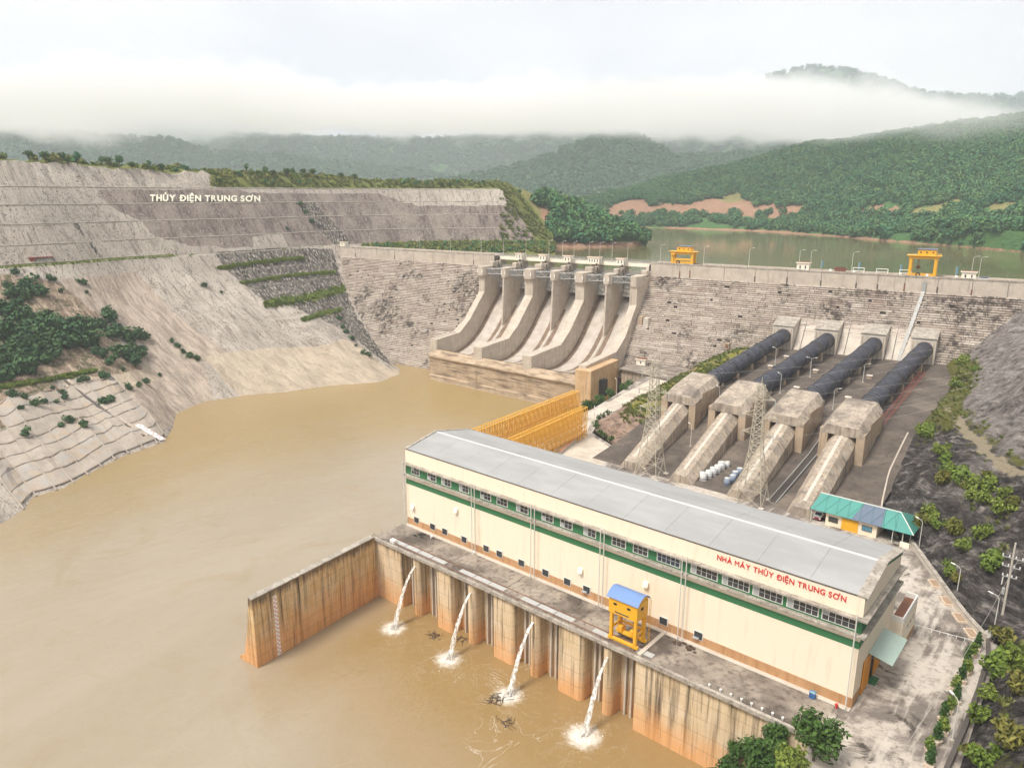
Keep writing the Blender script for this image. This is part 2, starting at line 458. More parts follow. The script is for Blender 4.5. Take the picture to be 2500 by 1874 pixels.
# rocky mound beside the penstocks
t = NT('rock_brown'); p = t.pos()
lay = t.noise(t.scaled(p, (.6, .6, 1.2)), .5, 6, .7, .5)
c = t.ramp(lay, [(.32, (.085, .06, .045)), (.5, (.26, .18, .135)), (.7, (.40, .295, .225))])
veg = t.step(t.math('ADD', t.attr('veg'), t.math('MULTIPLY', t.math('SUBTRACT', t.noise(p, .3, 5, .7), .5), 1.2)), .42, .62)
gr = t.mix(t.noise(p, .9, 4), (.10, .12, .02), (.30, .26, .06))
c = t.mix(veg, c, gr)
t.bump(lay, 1.0, .8)
t.done(c, .95, .15)

# yard paving: worn pale wheel tracks over black-stained concrete
t = NT('yard'); p = t.pos()
big = t.noise(p, .06, 7, .68, .4)
c = t.mix(t.step(big, .44, .56), (.19, .16, .14), (.50, .44, .375))
c = t.mix(t.step(t.noise(p, .16, 6, .7, .6), .54, .64), c, (.075, .063, .055))
c = t.mix(t.math('MULTIPLY', t.step(t.noise(t.scaled(p, (1, .12, 1)), .4, 5, .6), .50, .60), .75), c, (.55, .495, .43))
c = t.mix(t.math('MULTIPLY', t.step(t.noise(p, .8, 5, .65), .5, .65), .5), c, (.15, .128, .11))
t.bump(t.noise(p, 3, 4), .2, .05)
t.done(c, .93, .2)
t = NT('road_pale'); p = t.pos()
c = t.mix(t.step(t.noise(p, .15, 5, .6), .4, .65), (.60, .53, .44), (.45, .385, .315))
t.done(c, .93, .2)

# waters
t = NT('river_water'); p = t.pos()
X_, Y_, _z = t.sep(p)
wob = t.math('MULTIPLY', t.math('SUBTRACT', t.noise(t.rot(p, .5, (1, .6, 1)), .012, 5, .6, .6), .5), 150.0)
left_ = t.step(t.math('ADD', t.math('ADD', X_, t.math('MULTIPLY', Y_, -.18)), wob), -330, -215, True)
c = t.mix(t.step(t.noise(t.rot(p, .5, (1, .45, 1)), .02, 5, .6, .8), .36, .66), (.325, .265, .185), (.355, .295, .215))  # greyer open water: sky reflection put into the base colour
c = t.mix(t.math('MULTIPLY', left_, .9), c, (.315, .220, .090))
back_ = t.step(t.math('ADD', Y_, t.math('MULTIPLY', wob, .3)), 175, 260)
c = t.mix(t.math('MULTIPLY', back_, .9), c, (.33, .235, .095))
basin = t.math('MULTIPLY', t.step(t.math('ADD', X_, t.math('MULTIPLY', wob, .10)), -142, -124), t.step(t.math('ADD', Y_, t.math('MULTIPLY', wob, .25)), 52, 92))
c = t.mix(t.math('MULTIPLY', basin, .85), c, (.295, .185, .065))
c = t.mix(t.math('MULTIPLY', t.step(t.noise(p, .05, 5, .65, 1.2), .5, .72), .25), c, (.27, .18, .07))
foam = None
for jx, jy, sz in ((-122.5, 99.8, 1.0), (-103.9, 99.8, 1.0), (-85.8, 99.2, 1.0), (-67.2, 99.6, 1.1)):
    d = t.new('VectorMath', operation='DISTANCE'); t.set(d.inputs[0], p); d.inputs[1].default_value = (jx, jy, 0)
    core = t.step(t.math('ADD', d.outputs['Value'], t.math('MULTIPLY', t.noise(p, .8, 6, .75), 5.0)), 3.2 * sz, 6.4 * sz, True)
    near = t.step(d.outputs['Value'], 3.0, 13.0 * sz, True)
    swirl = t.noise(p, .16, 4, .55, 1.6)
    line = t.step(t.math('ABSOLUTE', t.math('SUBTRACT', swirl, .5)), .004, .022, True)
    f = t.math('MAXIMUM', core, t.math('MULTIPLY', t.math('MULTIPLY', near, line), .10))
    foam = f if foam is None else t.math('MAXIMUM', foam, f)
swirl = t.noise(p, .085, 4, .55, 2.0)
line = t.step(t.math('ABSOLUTE', t.math('SUBTRACT', swirl, .5)), .0015, .010, True)
dd = t.new('VectorMath', operation='DISTANCE'); t.set(dd.inputs[0], p); dd.inputs[1].default_value = (-82, 86, 0)
spot = t.step(t.noise(p, .07, 2), .54, .62)
foam = t.math('MAXIMUM', foam, t.math('MULTIPLY', t.math('MULTIPLY', line, spot), t.math('MULTIPLY', t.step(dd.outputs['Value'], 14, 46, True), .3)))
c = t.mix(foam, c, (.80, .76, .68))
rip = t.math('ADD', t.noise(t.rot(p, .35, (1, .4, 1)), .5, 6, .62, .3), t.math('MULTIPLY', t.noise(t.rot(p, .5, (1, .3, 1)), .06, 4, .6, .5), 2.0))
t.bump(rip, .5, .35)
t.done(c, t.math('ADD', t.math('MULTIPLY', foam, .5), .10), .9)
t.b.inputs['IOR'].default_value = 1.33
t = NT('lake_water'); p = t.pos()
c = t.mix(t.step(t.noise(t.scaled(p, (1, 1, 1)), .01, 4), .35, .65), (.13, .125, .05), (.19, .155, .075))
t.bump(t.noise(t.rot(p, .3, (1, .3, 1)), .5, 4), .07, .3)
t.done(c, .10, .5)
t.b.inputs['IOR'].default_value = 1.33
t = NT('falling_water'); p = t.pos()
n1 = t.noise(t.scaled(p, (1, 1, .35)), 2.4, 5, .7)
c = t.mix(t.step(n1, .35, .62), (.60, .52, .42), (.88, .86, .82))
t.done(c, .55, .4)
t.set(t.b.inputs['Alpha'], t.math('MULTIPLY', t.step(n1, .34, .58), .92))

# foliage: tone varies by object and by leaf
def mk_leaf(name, a, b, dark):
    t = NT(name); p = t.pos()
    oi = t.new('ObjectInfo').outputs['Random']
    c = t.mix(oi, a, b)
    c = t.mix(t.math('MULTIPLY', t.attr('rnd'), .75), c, dark)
    t.done(c, .75, .2)
    t.b.inputs['Subsurface Weight'].default_value = 0.0
mk_leaf('leaf_forest', (.055, .185, .080), (.155, .27, .085), (.022, .085, .045))
mk_leaf('leaf_far', (.065, .165, .075), (.10, .20, .080), (.036, .10, .058))
mk_leaf('leaf_shrub', (.060, .135, .055), (.10, .175, .06), (.024, .062, .032))
mk_leaf('leaf_bright', (.17, .25, .04), (.26, .31, .06), (.06, .10, .02))
mk_leaf('leaf_tree', (.06, .13, .03), (.09, .16, .035), (.02, .05, .015))
mk_leaf('leaf_yellow', (.19, .21, .04), (.26, .23, .06), (.07, .085, .02))
mk_leaf('leaf_reed', (.20, .24, .06), (.30, .28, .10), (.10, .14, .04))
t = NT('hill_ground'); p = t.pos()
c = t.mix(t.noise(p, .02, 5, .65), (.05, .135, .05), (.11, .20, .065))
red = t.step(t.math('ADD', t.attr('red'), t.math('MULTIPLY', t.math('SUBTRACT', t.noise(p, .045, 6, .7), .5), 2.0)), .42, .58)
c = t.mix(red, c, t.mix(t.noise(p, .12, 5), (.30, .165, .105), (.43, .27, .18)))
pal = t.step(t.math('ADD', t.attr('pale'), t.math('MULTIPLY', t.math('SUBTRACT', t.noise(p, .045, 6, .7), .5), 1.8)), .42, .58)
c = t.mix(pal, c, t.mix(t.noise(p, .1, 5), (.20, .19, .07), (.31, .28, .12)))
t.bump(t.noise(p, .12, 6, .7), 1.0, 4.0)
t.done(c, .95, .1)
mk_plain('ground', (.12, .13, .06), .95, .2, .01)

# steel penstock shell
t = NT('penstock'); p = t.pos()
c = t.mix(t.noise(p, .3, 5), (.034, .036, .050), (.056, .060, .080))
t.done(c, .42, .45)
# ================================================================== SETTING
struct(MB().add([(-9000, -6000, -8), (9000, -6000, -8), (9000, 12000, -8), (-9000, 12000, -8)], [(0, 1, 2, 3)]).build('ground', 'ground'))
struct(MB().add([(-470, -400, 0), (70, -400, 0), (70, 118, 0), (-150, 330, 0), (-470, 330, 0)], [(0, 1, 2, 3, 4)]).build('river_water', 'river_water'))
LZ = 57.0
p_ = [dam(-35, -4, LZ), dam(480, -4, LZ), (700, 700, LZ), (900, 1500, LZ), (-400, 3600, LZ), (-2600, 3000, LZ), (-1100, 1000, LZ), (-520, 480, LZ)]
struct(MB().add(p_, [tuple(range(8))]).build('reservoir_water', 'lake_water'))

def resample(P, step):
    P = np.asarray(P, float); d = np.r_[0, np.cumsum(np.linalg.norm(np.diff(P, axis=0), axis=1))]
    n = int(d[-1] / step) + 1; t = np.linspace(0, d[-1], n)
    return np.stack([np.interp(t, d, P[:, k]) for k in range(P.shape[1])], 1), t
def blur1(a, k=3, it=2):
    for _ in range(it):
        a = np.stack([np.convolve(np.pad(a[:, c], k, mode='edge'), np.ones(2 * k + 1) / (2 * k + 1), 'valid') for c in range(a.shape[1])], 1)
    return a
def in_poly(px, py, poly):
    x = np.asarray(px); y = np.asarray(py); ins = np.zeros(x.shape, bool); n = len(poly)
    for i in range(n):
        x0, y0 = poly[i]; x1, y1 = poly[(i + 1) % n]
        c = ((y0 > y) != (y1 > y)) & (x < (x1 - x0) * (y - y0) / (y1 - y0 + 1e-9) + x0)
        ins ^= c
    return ins
def near_line(px, py, line, w):
    d = np.full(np.shape(px), 1e9)
    for (a, b), (c, e) in zip(line[:-1], line[1:]):
        t = np.clip(((px - a) * (c - a) + (py - b) * (e - b)) / ((c - a) ** 2 + (e - b) ** 2), 0, 1)
        d = np.minimum(d, np.hypot(px - a - t * (c - a), (py - b - t * (e - b))))
    return d < w
def blur_grid(m, it=1):
    m = m.astype(float)
    for _ in range(it):
        p = np.pad(m, 1, mode='edge'); m = (p[1:-1, 1:-1] * 2 + p[:-2, 1:-1] + p[2:, 1:-1] + p[1:-1, :-2] + p[1:-1, 2:]) / 6
    return m

# ---- left bank: benched shotcrete above the crest road, long slope below it
berm = [(-428, -120), (-431, 0), (-433, 60), (-433, 115), (-431, 141), (-439, 178), (-436, 222), (-434, 250), (-437, 316), (-433, 345),
        (-424, 375), (-405, 406), (-381, 434), (-348, 462)]
BP, BT = resample(berm, 1.9)
BP = blur1(BP, 3, 2)
tan = np.gradient(BP, axis=0); tan /= np.linalg.norm(tan, axis=1)[:, None]
NL = np.stack([-tan[:, 1], tan[:, 0]], 1)                    # uphill
nc = len(BP)
wy = [-200, -60, 20, 57, 67, 71, 82, 108, 127, 140, 150, 170, 189, 206, 228, 252, 272, 281, 286, 330]
wx = [-215, -232, -249, -260, -268, -276, -277, -295, -300, -318, -337, -347, -342, -332, -326, -311, -317, -328, -345, -349]
ku = int(np.searchsorted(BP[:, 1], 322))
rows = []; Vrow = []
FR = np.linspace(0, 1, 72)
prof = lambda f: np.interp(f, [0, .25, .52, .81, .93, 1], [0, .19, .41, .70, .86, 1])
low = np.zeros((len(FR) + 1, ku, 3)); lowv = np.zeros((len(FR) + 1, ku))
for j in range(ku):
    bx, by = BP[j]
    ty = by + (8 if by < 120 else 0) * 0
    xw = np.interp(by, wy, wx)
    for i, f in enumerate(FR):
        z = ZC * prof(f)
        low[i + 1, j] = (xw + (bx - xw) * f, by, z)
        lowv[i + 1, j] = f * math.hypot(bx - xw, ZC)
    low[0, j] = (xw + 10, by, -5); lowv[0, j] = -11
ramp_ = np.clip(np.minimum(np.arange(len(FR) + 1) / 6.0, (len(FR) - np.arange(len(FR) + 1)) / 8.0), 0, 1)[:, None]
edge = np.clip((300 - low[..., 1]) / 25, 0, 1)
dz = fbm(low[..., 1] / 18, low[..., 0] / 26, 3, 4) * 6.0 + fbm(low[..., 1] / 4.5, low[..., 0] / 9, 9, 4) * 2.6 - np.abs(fbm(low[..., 1] / 11, low[..., 0] / 40, 15, 4)) * 5.0
low[..., 2] += dz * ramp_ * edge
# benches cut into the mossy abutment slope beside the dam
for zb_, w_ in ((55, 2.6), (46, 2.2), (37, 3.2), (29, 2.0)):
    m_ = (low[..., 1] > 236) & (low[..., 1] < 318)
    dzb = low[..., 2] - zb_
    low[..., 2] = np.where(m_ & (np.abs(dzb) < w_), zb_ + np.sign(dzb) * np.abs(dzb) ** 2 / w_ * np.abs(dzb / w_), low[..., 2])
ztop = np.interp(BP[:, 1], [-120, 20, 100, 150, 190, 225, 240, 330, 380, 470], [122, 120, 119.5, 117.5, 116.5, 113.5, 113.5, 112.5, 108, 107])
prof_up = [(0, ZC), (1.5, ZC), (5.5, ZC + .1), (11, 74.6), (13.0, 74.7), (18.5, 84.8), (20.5, 84.9), (26, 94.6), (28, 94.7), (33.5, 104), (36, 104.1)]
cols_up = []
for o_, z_ in prof_up: cols_up.append((np.full(nc, o_), np.full(nc, z_)))
cols_up += [(np.full(nc, 45.), ztop), (np.full(nc, 54.), ztop + 1.5), (np.full(nc, 80.), ztop + 1.0), (np.full(nc, 150.), ztop - 6), (np.full(nc, 330.), ztop - 50)]
R_ = []; Vv = []
acc = np.zeros(nc)
for a in range(len(cols_up) - 1):
    (o0, z0), (o1, z1) = cols_up[a], cols_up[a + 1]
    L = float(np.mean(np.hypot(o1 - o0, z1 - z0))); k = max(1, min(6, int(round(L / 2.2)))) if a < 12 else 8
    for t_ in range(k):
        f = t_ / k; R_.append((o0 + (o1 - o0) * f, z0 + (z1 - z0) * f)); Vv.append(acc + L * f)
    acc = acc + L
R_.append(cols_up[-1]); Vv.append(acc)
up = np.zeros((len(R_), nc, 3)); upv = np.stack(Vv)
for i, (o, z) in enumerate(R_):
    up[i, :, :2] = BP + NL * o[:, None]; up[i, :, 2] = z
hn = fbm(up[..., 1] / 14, up[..., 0] / 14, 21, 4)
hn = hn + fbm(up[..., 1] / 3.5, up[..., 2] / 7, 23, 3) * .8
amp = np.where(up[..., 2] > 107, 5.0, 1.2) * np.clip((upv - 5) / 4, 0, 1)
up[..., 2] += hn * amp
pxb = project(np.c_[BP, np.full(nc, ZC)])[0]
tz_ = np.clip((pxb - 1235) / 110, 0, 1)[None, :] ** 1.3
up[..., 2] = np.where(up[..., 2] > ZC + .5, up[..., 2] * (1 - tz_) + (63 + (up[..., 2] - ZC) * .12) * tz_, up[..., 2])
kb = int(np.searchsorted(BP[:, 1], 340))
beh = np.zeros((5, nc - kb + 1, 3))
for i, (o, z) in enumerate([(0, ZC), (-6, 63.5), (-14, 60), (-22, 56), (-40, 48)]):
    beh[i, :, :2] = BP[kb - 1:] + NL[kb - 1:] * o; beh[i, :, 2] = z
mb = MB(); mb.grid(low[:, ::-1]); mb.grid(up[:, ::-1]); mb.grid(beh[::-1, ::-1])
bank = mb.build('left_bank', 'shotcrete', smooth=False)
struct(bank)
def sl(g): return g.reshape(-1, *g.shape[2:])
UU = np.concatenate([sl(np.broadcast_to(BT[:ku], low.shape[:2])[:, ::-1]), sl(np.broadcast_to(BT, up.shape[:2])[:, ::-1]), sl(np.broadcast_to(BT[kb - 1:], beh.shape[:2])[:, ::-1])])
VV = np.concatenate([sl(lowv[:, ::-1]), sl(upv[:, ::-1]), sl(np.broadcast_to(np.arange(5)[:, None] * 8., beh.shape[:2])[:, ::-1])])
# run-off lines lean a little, as on the real face
UU = UU + VV * .12
uvl = bank.data.uv_layers.new(name='slope')
vi = np.zeros(len(bank.data.loops), np.int32); bank.data.loops.foreach_get('vertex_index', vi)
uvl.data.foreach_set('uv', np.stack([UU[vi], VV[vi]], 1).astype(np.float32).ravel())
def zones(G, fn):
    x, y = project(G); return fn(x, y)
Z = {
 'z_brown': [[(232, 463), (262, 502), (345, 540), (372, 575), (470, 600), (620, 606), (612, 574), (690, 570), (700, 602), (800, 598), (1316, 592), (1314, 528), (1280, 503), (1000, 499), (930, 474), (640, 470), (480, 463)]],
 'z_moss': [[(520, 614), (812, 604), (835, 690), (870, 770), (960, 895), (905, 862), (845, 805), (700, 745), (650, 738), (560, 665)], [(715, 490), (765, 490), (865, 598), (815, 600)], [(160, 520), (167, 519), (198, 560), (254, 628), (240, 628), (188, 560)]],
 'z_bare': [[(498, 872), (560, 858), (650, 851), (780, 845), (842, 826), (885, 848), (945, 900), (1005, 903), (985, 930), (800, 950), (590, 975), (555, 935)], [(150, 935), (176, 928), (234, 985), (206, 990)], [(180, 922), (240, 906), (302, 958), (262, 975)], [(258, 902), (352, 888), (384, 925), (310, 955)]],
 'z_soil': [[(-90, 668), (40, 672), (150, 692), (235, 765), (330, 872), (352, 900), (290, 912), (120, 930), (205, 985), (110, 1042), (0, 1052), (-90, 1090)]],
 'z_pink': [[(110, 690), (330, 660), (420, 760), (560, 862), (500, 885), (520, 985), (350, 1075), (190, 1010), (352, 900), (310, 820)]],
}
LINES = [([(535, 656), (640, 640), (742, 631)], 5), ([(590, 692), (700, 674), (818, 664)], 4), ([(648, 744), (740, 730), (838, 706)], 8), ([(740, 780), (800, 762), (832, 756)], 6),
         ([(-80, 958), (0, 946), (130, 926), (232, 905)], 5)]
for zname, polys in Z.items():
    out = []
    for G in (low[:, ::-1], up[:, ::-1], beh[::-1, ::-1]):
        x, y = project(G); m = np.zeros(x.shape, bool)
        for P in polys: m |= in_poly(x, y, P)
        out.append(blur_grid(m, 1).ravel())
    vattr(bank, zname, np.concatenate(out))
out = []
for G in (low[:, ::-1], up[:, ::-1], beh[::-1, ::-1]):
    x, y = project(G); m = np.zeros(x.shape, bool)
    for ln, w in LINES: m |= near_line(x, y, ln, w)
    if G.shape == up.shape:
        rr = upv[:, ::-1]
        m |= (rr < 5.6) & ((x < 430) | (x > 900))
        m |= (G[..., 2] > 104.6) & (x > 512)
        m |= (x > 1226 + np.maximum(y - 470, 0) * .72)
        m |= (rr > rr[np.argmin(np.abs(upv[:, 0] - acc[0] + 0))].min() * 0 + 75)
    if G.shape == beh.shape: m |= True
    out.append(np.where(G.shape == low.shape, blur_grid(m, 1), blur_grid(m, 0)).ravel())
vattr(bank, 'z_grass', np.concatenate(out))
for o_, z_ in ((5.6, ZC + .1), (11.4, 74.75), (18.9, 84.95), (26.4, 94.75), (33.9, 104.2)):
    kk = [j for j in range(0, nc, 2) if project((BP[j][0], BP[j][1], z_))[0] < 1262 - (z_ - 65) * 1.0]
    kz = lambda j: z_ + (-.1 if z_ < 70 else .15)
    MB().path([(BP[j][0] + NL[j][0] * o_, BP[j][1] + NL[j][1] * o_, kz(j)) for j in kk], .42, 5).build('bench_kerb', 'concrete_coping', bank)
bank_bvh = BVHTree.FromPolygons([Vector(v) for v in mb.V], mb.F)
def on_bank(x, y, bvh=None):
    """the point of the left bank that the photograph shows at (x, y)"""
    r = ray(x, y); r = r / np.linalg.norm(r)
    h = (bvh or bank_bvh).ray_cast(Vector(CAMP), Vector(r))
    return h[0], h[1]

# ---- wooded promontory that the reservoir bends round
def hill(name, rows, mat='hill_ground', step=8.0, noise=(4.0, 40), sub=5, masks=None, seed=1):
    """rows of world points (same length) lofted into a hillside"""
    G = []
    for a, b in zip(rows[:-1], rows[1:]):
        for k in range(sub): G.append(np.asarray(a) + (np.asarray(b) - np.asarray(a)) * (k / sub))
    G.append(np.asarray(rows[-1])); G = np.stack(G)
    r = np.linspace(0, 1, G.shape[0])[:, None]
    G[..., 2] += fbm(G[..., 0] / noise[1], G[..., 1] / noise[1], seed, 5) * noise[0] * 2 * np.clip(r * 8, 0, 1)
    m = MB(); m.grid(G); o = m.build(name, mat, smooth=True); struct(o)
    for k in ('red', 'pale'):
        mm = np.zeros(G.shape[:2], bool); x, y = project(G)
        for P in (masks or {}).get(k, []): mm |= in_poly(x, y, P)
        vattr(o, k, blur_grid(mm, 1).ravel())
    return o, G
def poly_px(P, n, fn):
    P = np.asarray(P, float); xs = np.linspace(P[0, 0], P[-1, 0], n)
    return np.stack([fn(*[float(np.interp(x, P[:, 0], P[:, k])) if k else float(x) for k in range(P.shape[1])]) for x in xs])
NCP = 40
pr_ridge = poly_px([(1195, 446, 655), (1250, 454, 660), (1320, 480, 668), (1420, 520, 668), (1520, 566, 660), (1582, 598, 640)], NCP, at_depth)
pr_shore = poly_px([(1150, 606, 0), (1240, 606, 0), (1330, 607, 0), (1420, 606, 0), (1500, 604, 0), (1578, 600, 0)], NCP, lambda x, y, d: at_z(x, y, LZ - .6))
bk = np.array([-FWD[0], -FWD[1], 0]) / math.hypot(FWD[0], FWD[1])
pr_back = pr_ridge - bk * 90; pr_back[:, 2] = LZ - 8
pr_mid = pr_shore * .5 + pr_ridge * .5; pr_mid[:, 2] += 3
promontory, PG = hill('promontory_hill', [pr_shore, pr_mid, pr_ridge, pr_back], sub=6, noise=(3.0, 22), seed=4,
                      masks={'red': [[(1180, 590), (1560, 590), (1590, 610), (1180, 615)], [(1310, 500), (1350, 500), (1360, 545), (1320, 590), (1300, 560)]], 'pale': [[(1180, 440), (1310, 450), (1325, 520), (1300, 545), (1180, 540)]]})
promontory['kind'] = 'structure'

# ---- hill across the reservoir and the ranges behind
SH = [(1300, 555), (1500, 556), (1600, 557), (1700, 560), (1800, 564), (1900, 569), (2000, 576), (2100, 584), (2200, 593), (2350, 604), (2500, 617), (2700, 632)]
NCH = 90
h_shore = poly_px([(a, b) for a, b in SH], NCH, lambda x, y: at_z(x, y, LZ - .5))
sd = (h_shore - CAMP) @ FWD
xs = np.linspace(SH[0][0], SH[-1][0], NCH)
def hrow(yt, dd, extra=0):
    yy = np.interp(xs, [a for a, _ in SH], yt)
    return np.stack([at_depth(x, y, d) for x, y, d in zip(xs, yy, sd + dd + extra)])
h_bank = h_shore + 0; h_bank[:, 2] = LZ + 9; h_bank[:, :2] += -bk[:2] * 22
h_road = hrow([536, 533, 533, 534, 538, 541, 544, 549, 556, 566, 574, 586], 62)
h_red = hrow([520, 500, 493, 484, 492, 500, 500, 512, 512, 508, 500, 495], 115)
h_ridge = hrow([520, 480, 452, 425, 398, 374, 348, 330, 318, 306, 296, 285], 0, np.linspace(420, 470, NCH))
h_mid = h_red * .5 + h_ridge * .5; h_mid[:, 2] += 6
h_over = h_ridge - bk * 260; h_over[:, 2] -= 60
far_hill, HG = hill('lakeside_hill', [h_shore, h_bank, h_road, h_red, h_mid, h_ridge, h_over], sub=6, noise=(15, 120), seed=11,
    masks={'red': [[(1470, 540), (1480, 500), (1560, 485), (1640, 500), (1700, 490), (1790, 470), (1850, 495), (1960, 505), (1960, 535), (1800, 532), (1650, 530), (1560, 528)], [(2070, 535), (2120, 500), (2200, 495), (2210, 530), (2100, 540)],
                   [(1400, 551), (1700, 556), (1900, 563), (2100, 578), (2300, 595), (2500, 612), (2500, 622), (1400, 562)]],
           'pale': [[(1750, 490), (1800, 465), (1850, 495)], [(2190, 535), (2260, 500), (2350, 470), (2360, 490), (2290, 525)], [(2380, 515), (2440, 490), (2500, 480), (2500, 505), (2420, 530)]]})
def far_range(name, P, depth_back, seed, noise=(25, 240), foot=120):
    n = 60
    rg = poly_px(P, n, at_depth)
    ft = rg + bk * depth_back; ft[:, 2] = LZ - 4
    md = rg * .5 + ft * .5; md[:, 2] -= 10
    ov = rg - bk * 500; ov[:, 2] -= 160
    return hill(name, [ft, md, rg, ov], sub=8, noise=noise, seed=seed)
mid_hill, MG = far_range('hazy_hill', [(1080, 450, 2200), (1200, 425, 2250), (1300, 400, 2300), (1380, 360, 2350), (1450, 335, 2350), (1505, 318, 2350), (1560, 332, 2350), (1640, 372, 2350), (1760, 385, 2350), (2000, 360, 2350), (2300, 330, 2400)], 620, 31)
left_hill, LG = far_range('valley_hill', [(-200, 285, 2900), (0, 305, 2950), (200, 335, 3000), (400, 355, 3000), (560, 372, 3050), (760, 398, 3100), (1000, 425, 3150), (1200, 455, 3200)], 800, 33)
range_hill, RG2 = far_range('cloud_mountain', [(-300, 285, 4050), (100, 305, 4050), (400, 325, 4125), (700, 335, 4200), (950, 345, 4200), (1200, 335, 4275), (1450, 320, 4275), (1700, 280, 4125), (1840, 215, 3975), (1905, 180, 3900), (1965, 166, 3900), (2010, 165, 3900), (2060, 172, 3900), (2120, 186, 3900), (2165, 196, 3900), (2230, 230, 3975), (2400, 240, 4050), (2700, 220, 4050)], 1100, 35, noise=(16, 150))

# ---- right bank: dark foliated rock with two berms, above the yard wall
foot = np.array([(-62, 370, 31), (-57, 348, 30.5), (-50, 322, 30.5), (-47.5, 300, 30), (-46.5, 262, 29.3), (-46, 245, 28.0), (-45.5, 224, 21.8), (-42.5, 205, 18.0), (-33.5, 191, 16.2), (-20, 167, 16.2),
                 (-9.6, 154, 16.2), (-9.2, 130, 16.2), (-9.0, 105, 16.2), (-9, 60, 16.2), (-9, 0, 16.2), (-9, -80, 16.2)])
gx = np.arange(-66, 160, 1.7); gy = np.arange(-60, 392, 1.7)
XX, YY = np.meshgrid(gx, gy)
best = np.full(XX.shape, 1e9); sgn = np.zeros(XX.shape); fz = np.zeros(XX.shape); fy = np.zeros(XX.shape)
for a, b in zip(foot[:-1], foot[1:]):
    dx, dy = b[0] - a[0], b[1] - a[1]
    t_ = np.clip(((XX - a[0]) * dx + (YY - a[1]) * dy) / (dx * dx + dy * dy), 0, 1)
    qx, qy = a[0] + dx * t_, a[1] + dy * t_
    d_ = np.hypot(XX - qx, YY - qy); c_ = dx * (YY - a[1]) - dy * (XX - a[0])
    m_ = d_ < best
    best = np.where(m_, d_, best); sgn = np.where(m_, np.sign(c_), sgn); fz = np.where(m_, a[2] + (b[2] - a[2]) * t_, fz); fy = np.where(m_, qy, fy)
dist = best * sgn
wob = fbm(XX / 16, YY / 16, 51, 3) * 5
dd_ = np.maximum(dist + wob * np.clip(dist / 8, 0, 1), 0)
steep = np.interp(fy, [100, 180, 215, 245, 300], [1.18, 1.18, .95, .62, .42])
dc = np.interp(fy, [100, 200, 222, 240, 262, 310], [21, 21, 19.5, 12, 5, 3])
hb = np.interp(fy, [100, 180, 215, 238, 262, 310], [23.5, 23, 17, 9.5, 3.6, 2.2])
lowf = hb * np.clip(dd_ / np.maximum(dc - 2, .8), 0, 1) ** .92
ZZ = fz + lowf + np.minimum(np.maximum(dd_ - dc - 2.2, 0) * 1.0, 30) + np.maximum(dd_ - dc - 34, 0) * .3
flat_ = np.exp(-((dd_ - dc) / 2.8) ** 2)
ZZ += (fbm((XX * .75 + YY * .66) / 3.0, (-XX * .66 + YY * .75) / 9.0, 57, 4) * 5.0 + fbm(XX / 9, YY / 9, 59, 3) * 3.0) * np.clip(dd_ / 3, 0, 1) * (1 - .85 * flat_)
ZZ = np.where(dist < 0, fz - 1.2, ZZ)
RB = np.stack([XX, YY, ZZ], -1)
keep = dist > -4
idx = np.arange(XX.size).reshape(XX.shape)
fa = []
k4 = keep[:-1, :-1] & keep[1:, :-1] & keep[:-1, 1:] & keep[1:, 1:]
ii, jj = np.nonzero(k4)
fa = np.stack([idx[ii, jj], idx[ii, jj + 1], idx[ii + 1, jj + 1], idx[ii + 1, jj]], 1)
mb = MB(); mb.add(RB.reshape(-1, 3).tolist(), fa.tolist())
rbank = mb.build('right_bank', 'rock_dark'); struct(rbank)
pale_ = np.clip((dd_ - dc - 2.4) / 1.5, 0, 1) * .95 + np.clip(fbm(XX / 12, YY / 12, 71, 3) * 2.2, 0, .6) * (dd_ > 9) * (fy < 200)
vattr(rbank, 'pale', np.clip(pale_, 0, 1).ravel())
vattr(rbank, 'path', blur_grid((np.abs(dd_ - dc) < 1.9).astype(float) * .85, 1).ravel())
vegm = ((np.abs(dd_ - dc - 2.6) < 1.2) * .85 + (np.abs(dd_ - dc + 2.6) < 1.3) * .5 + (np.abs(dd_ - 10.5) < 1.4) * (fy < 230) * .42 + (fy > 236) * (dd_ < dc - 1) * .45 + (fy > 250) * (dd_ < 9) * .45 + (fy < 150) * (dd_ > 1) * (dd_ < 9) * .42)
vattr(rbank, 'veg', blur_grid(vegm, 1).ravel())
rb_bvh = BVHTree.FromPolygons([Vector(v) for v in mb.V], [tuple(f) for f in mb.F])

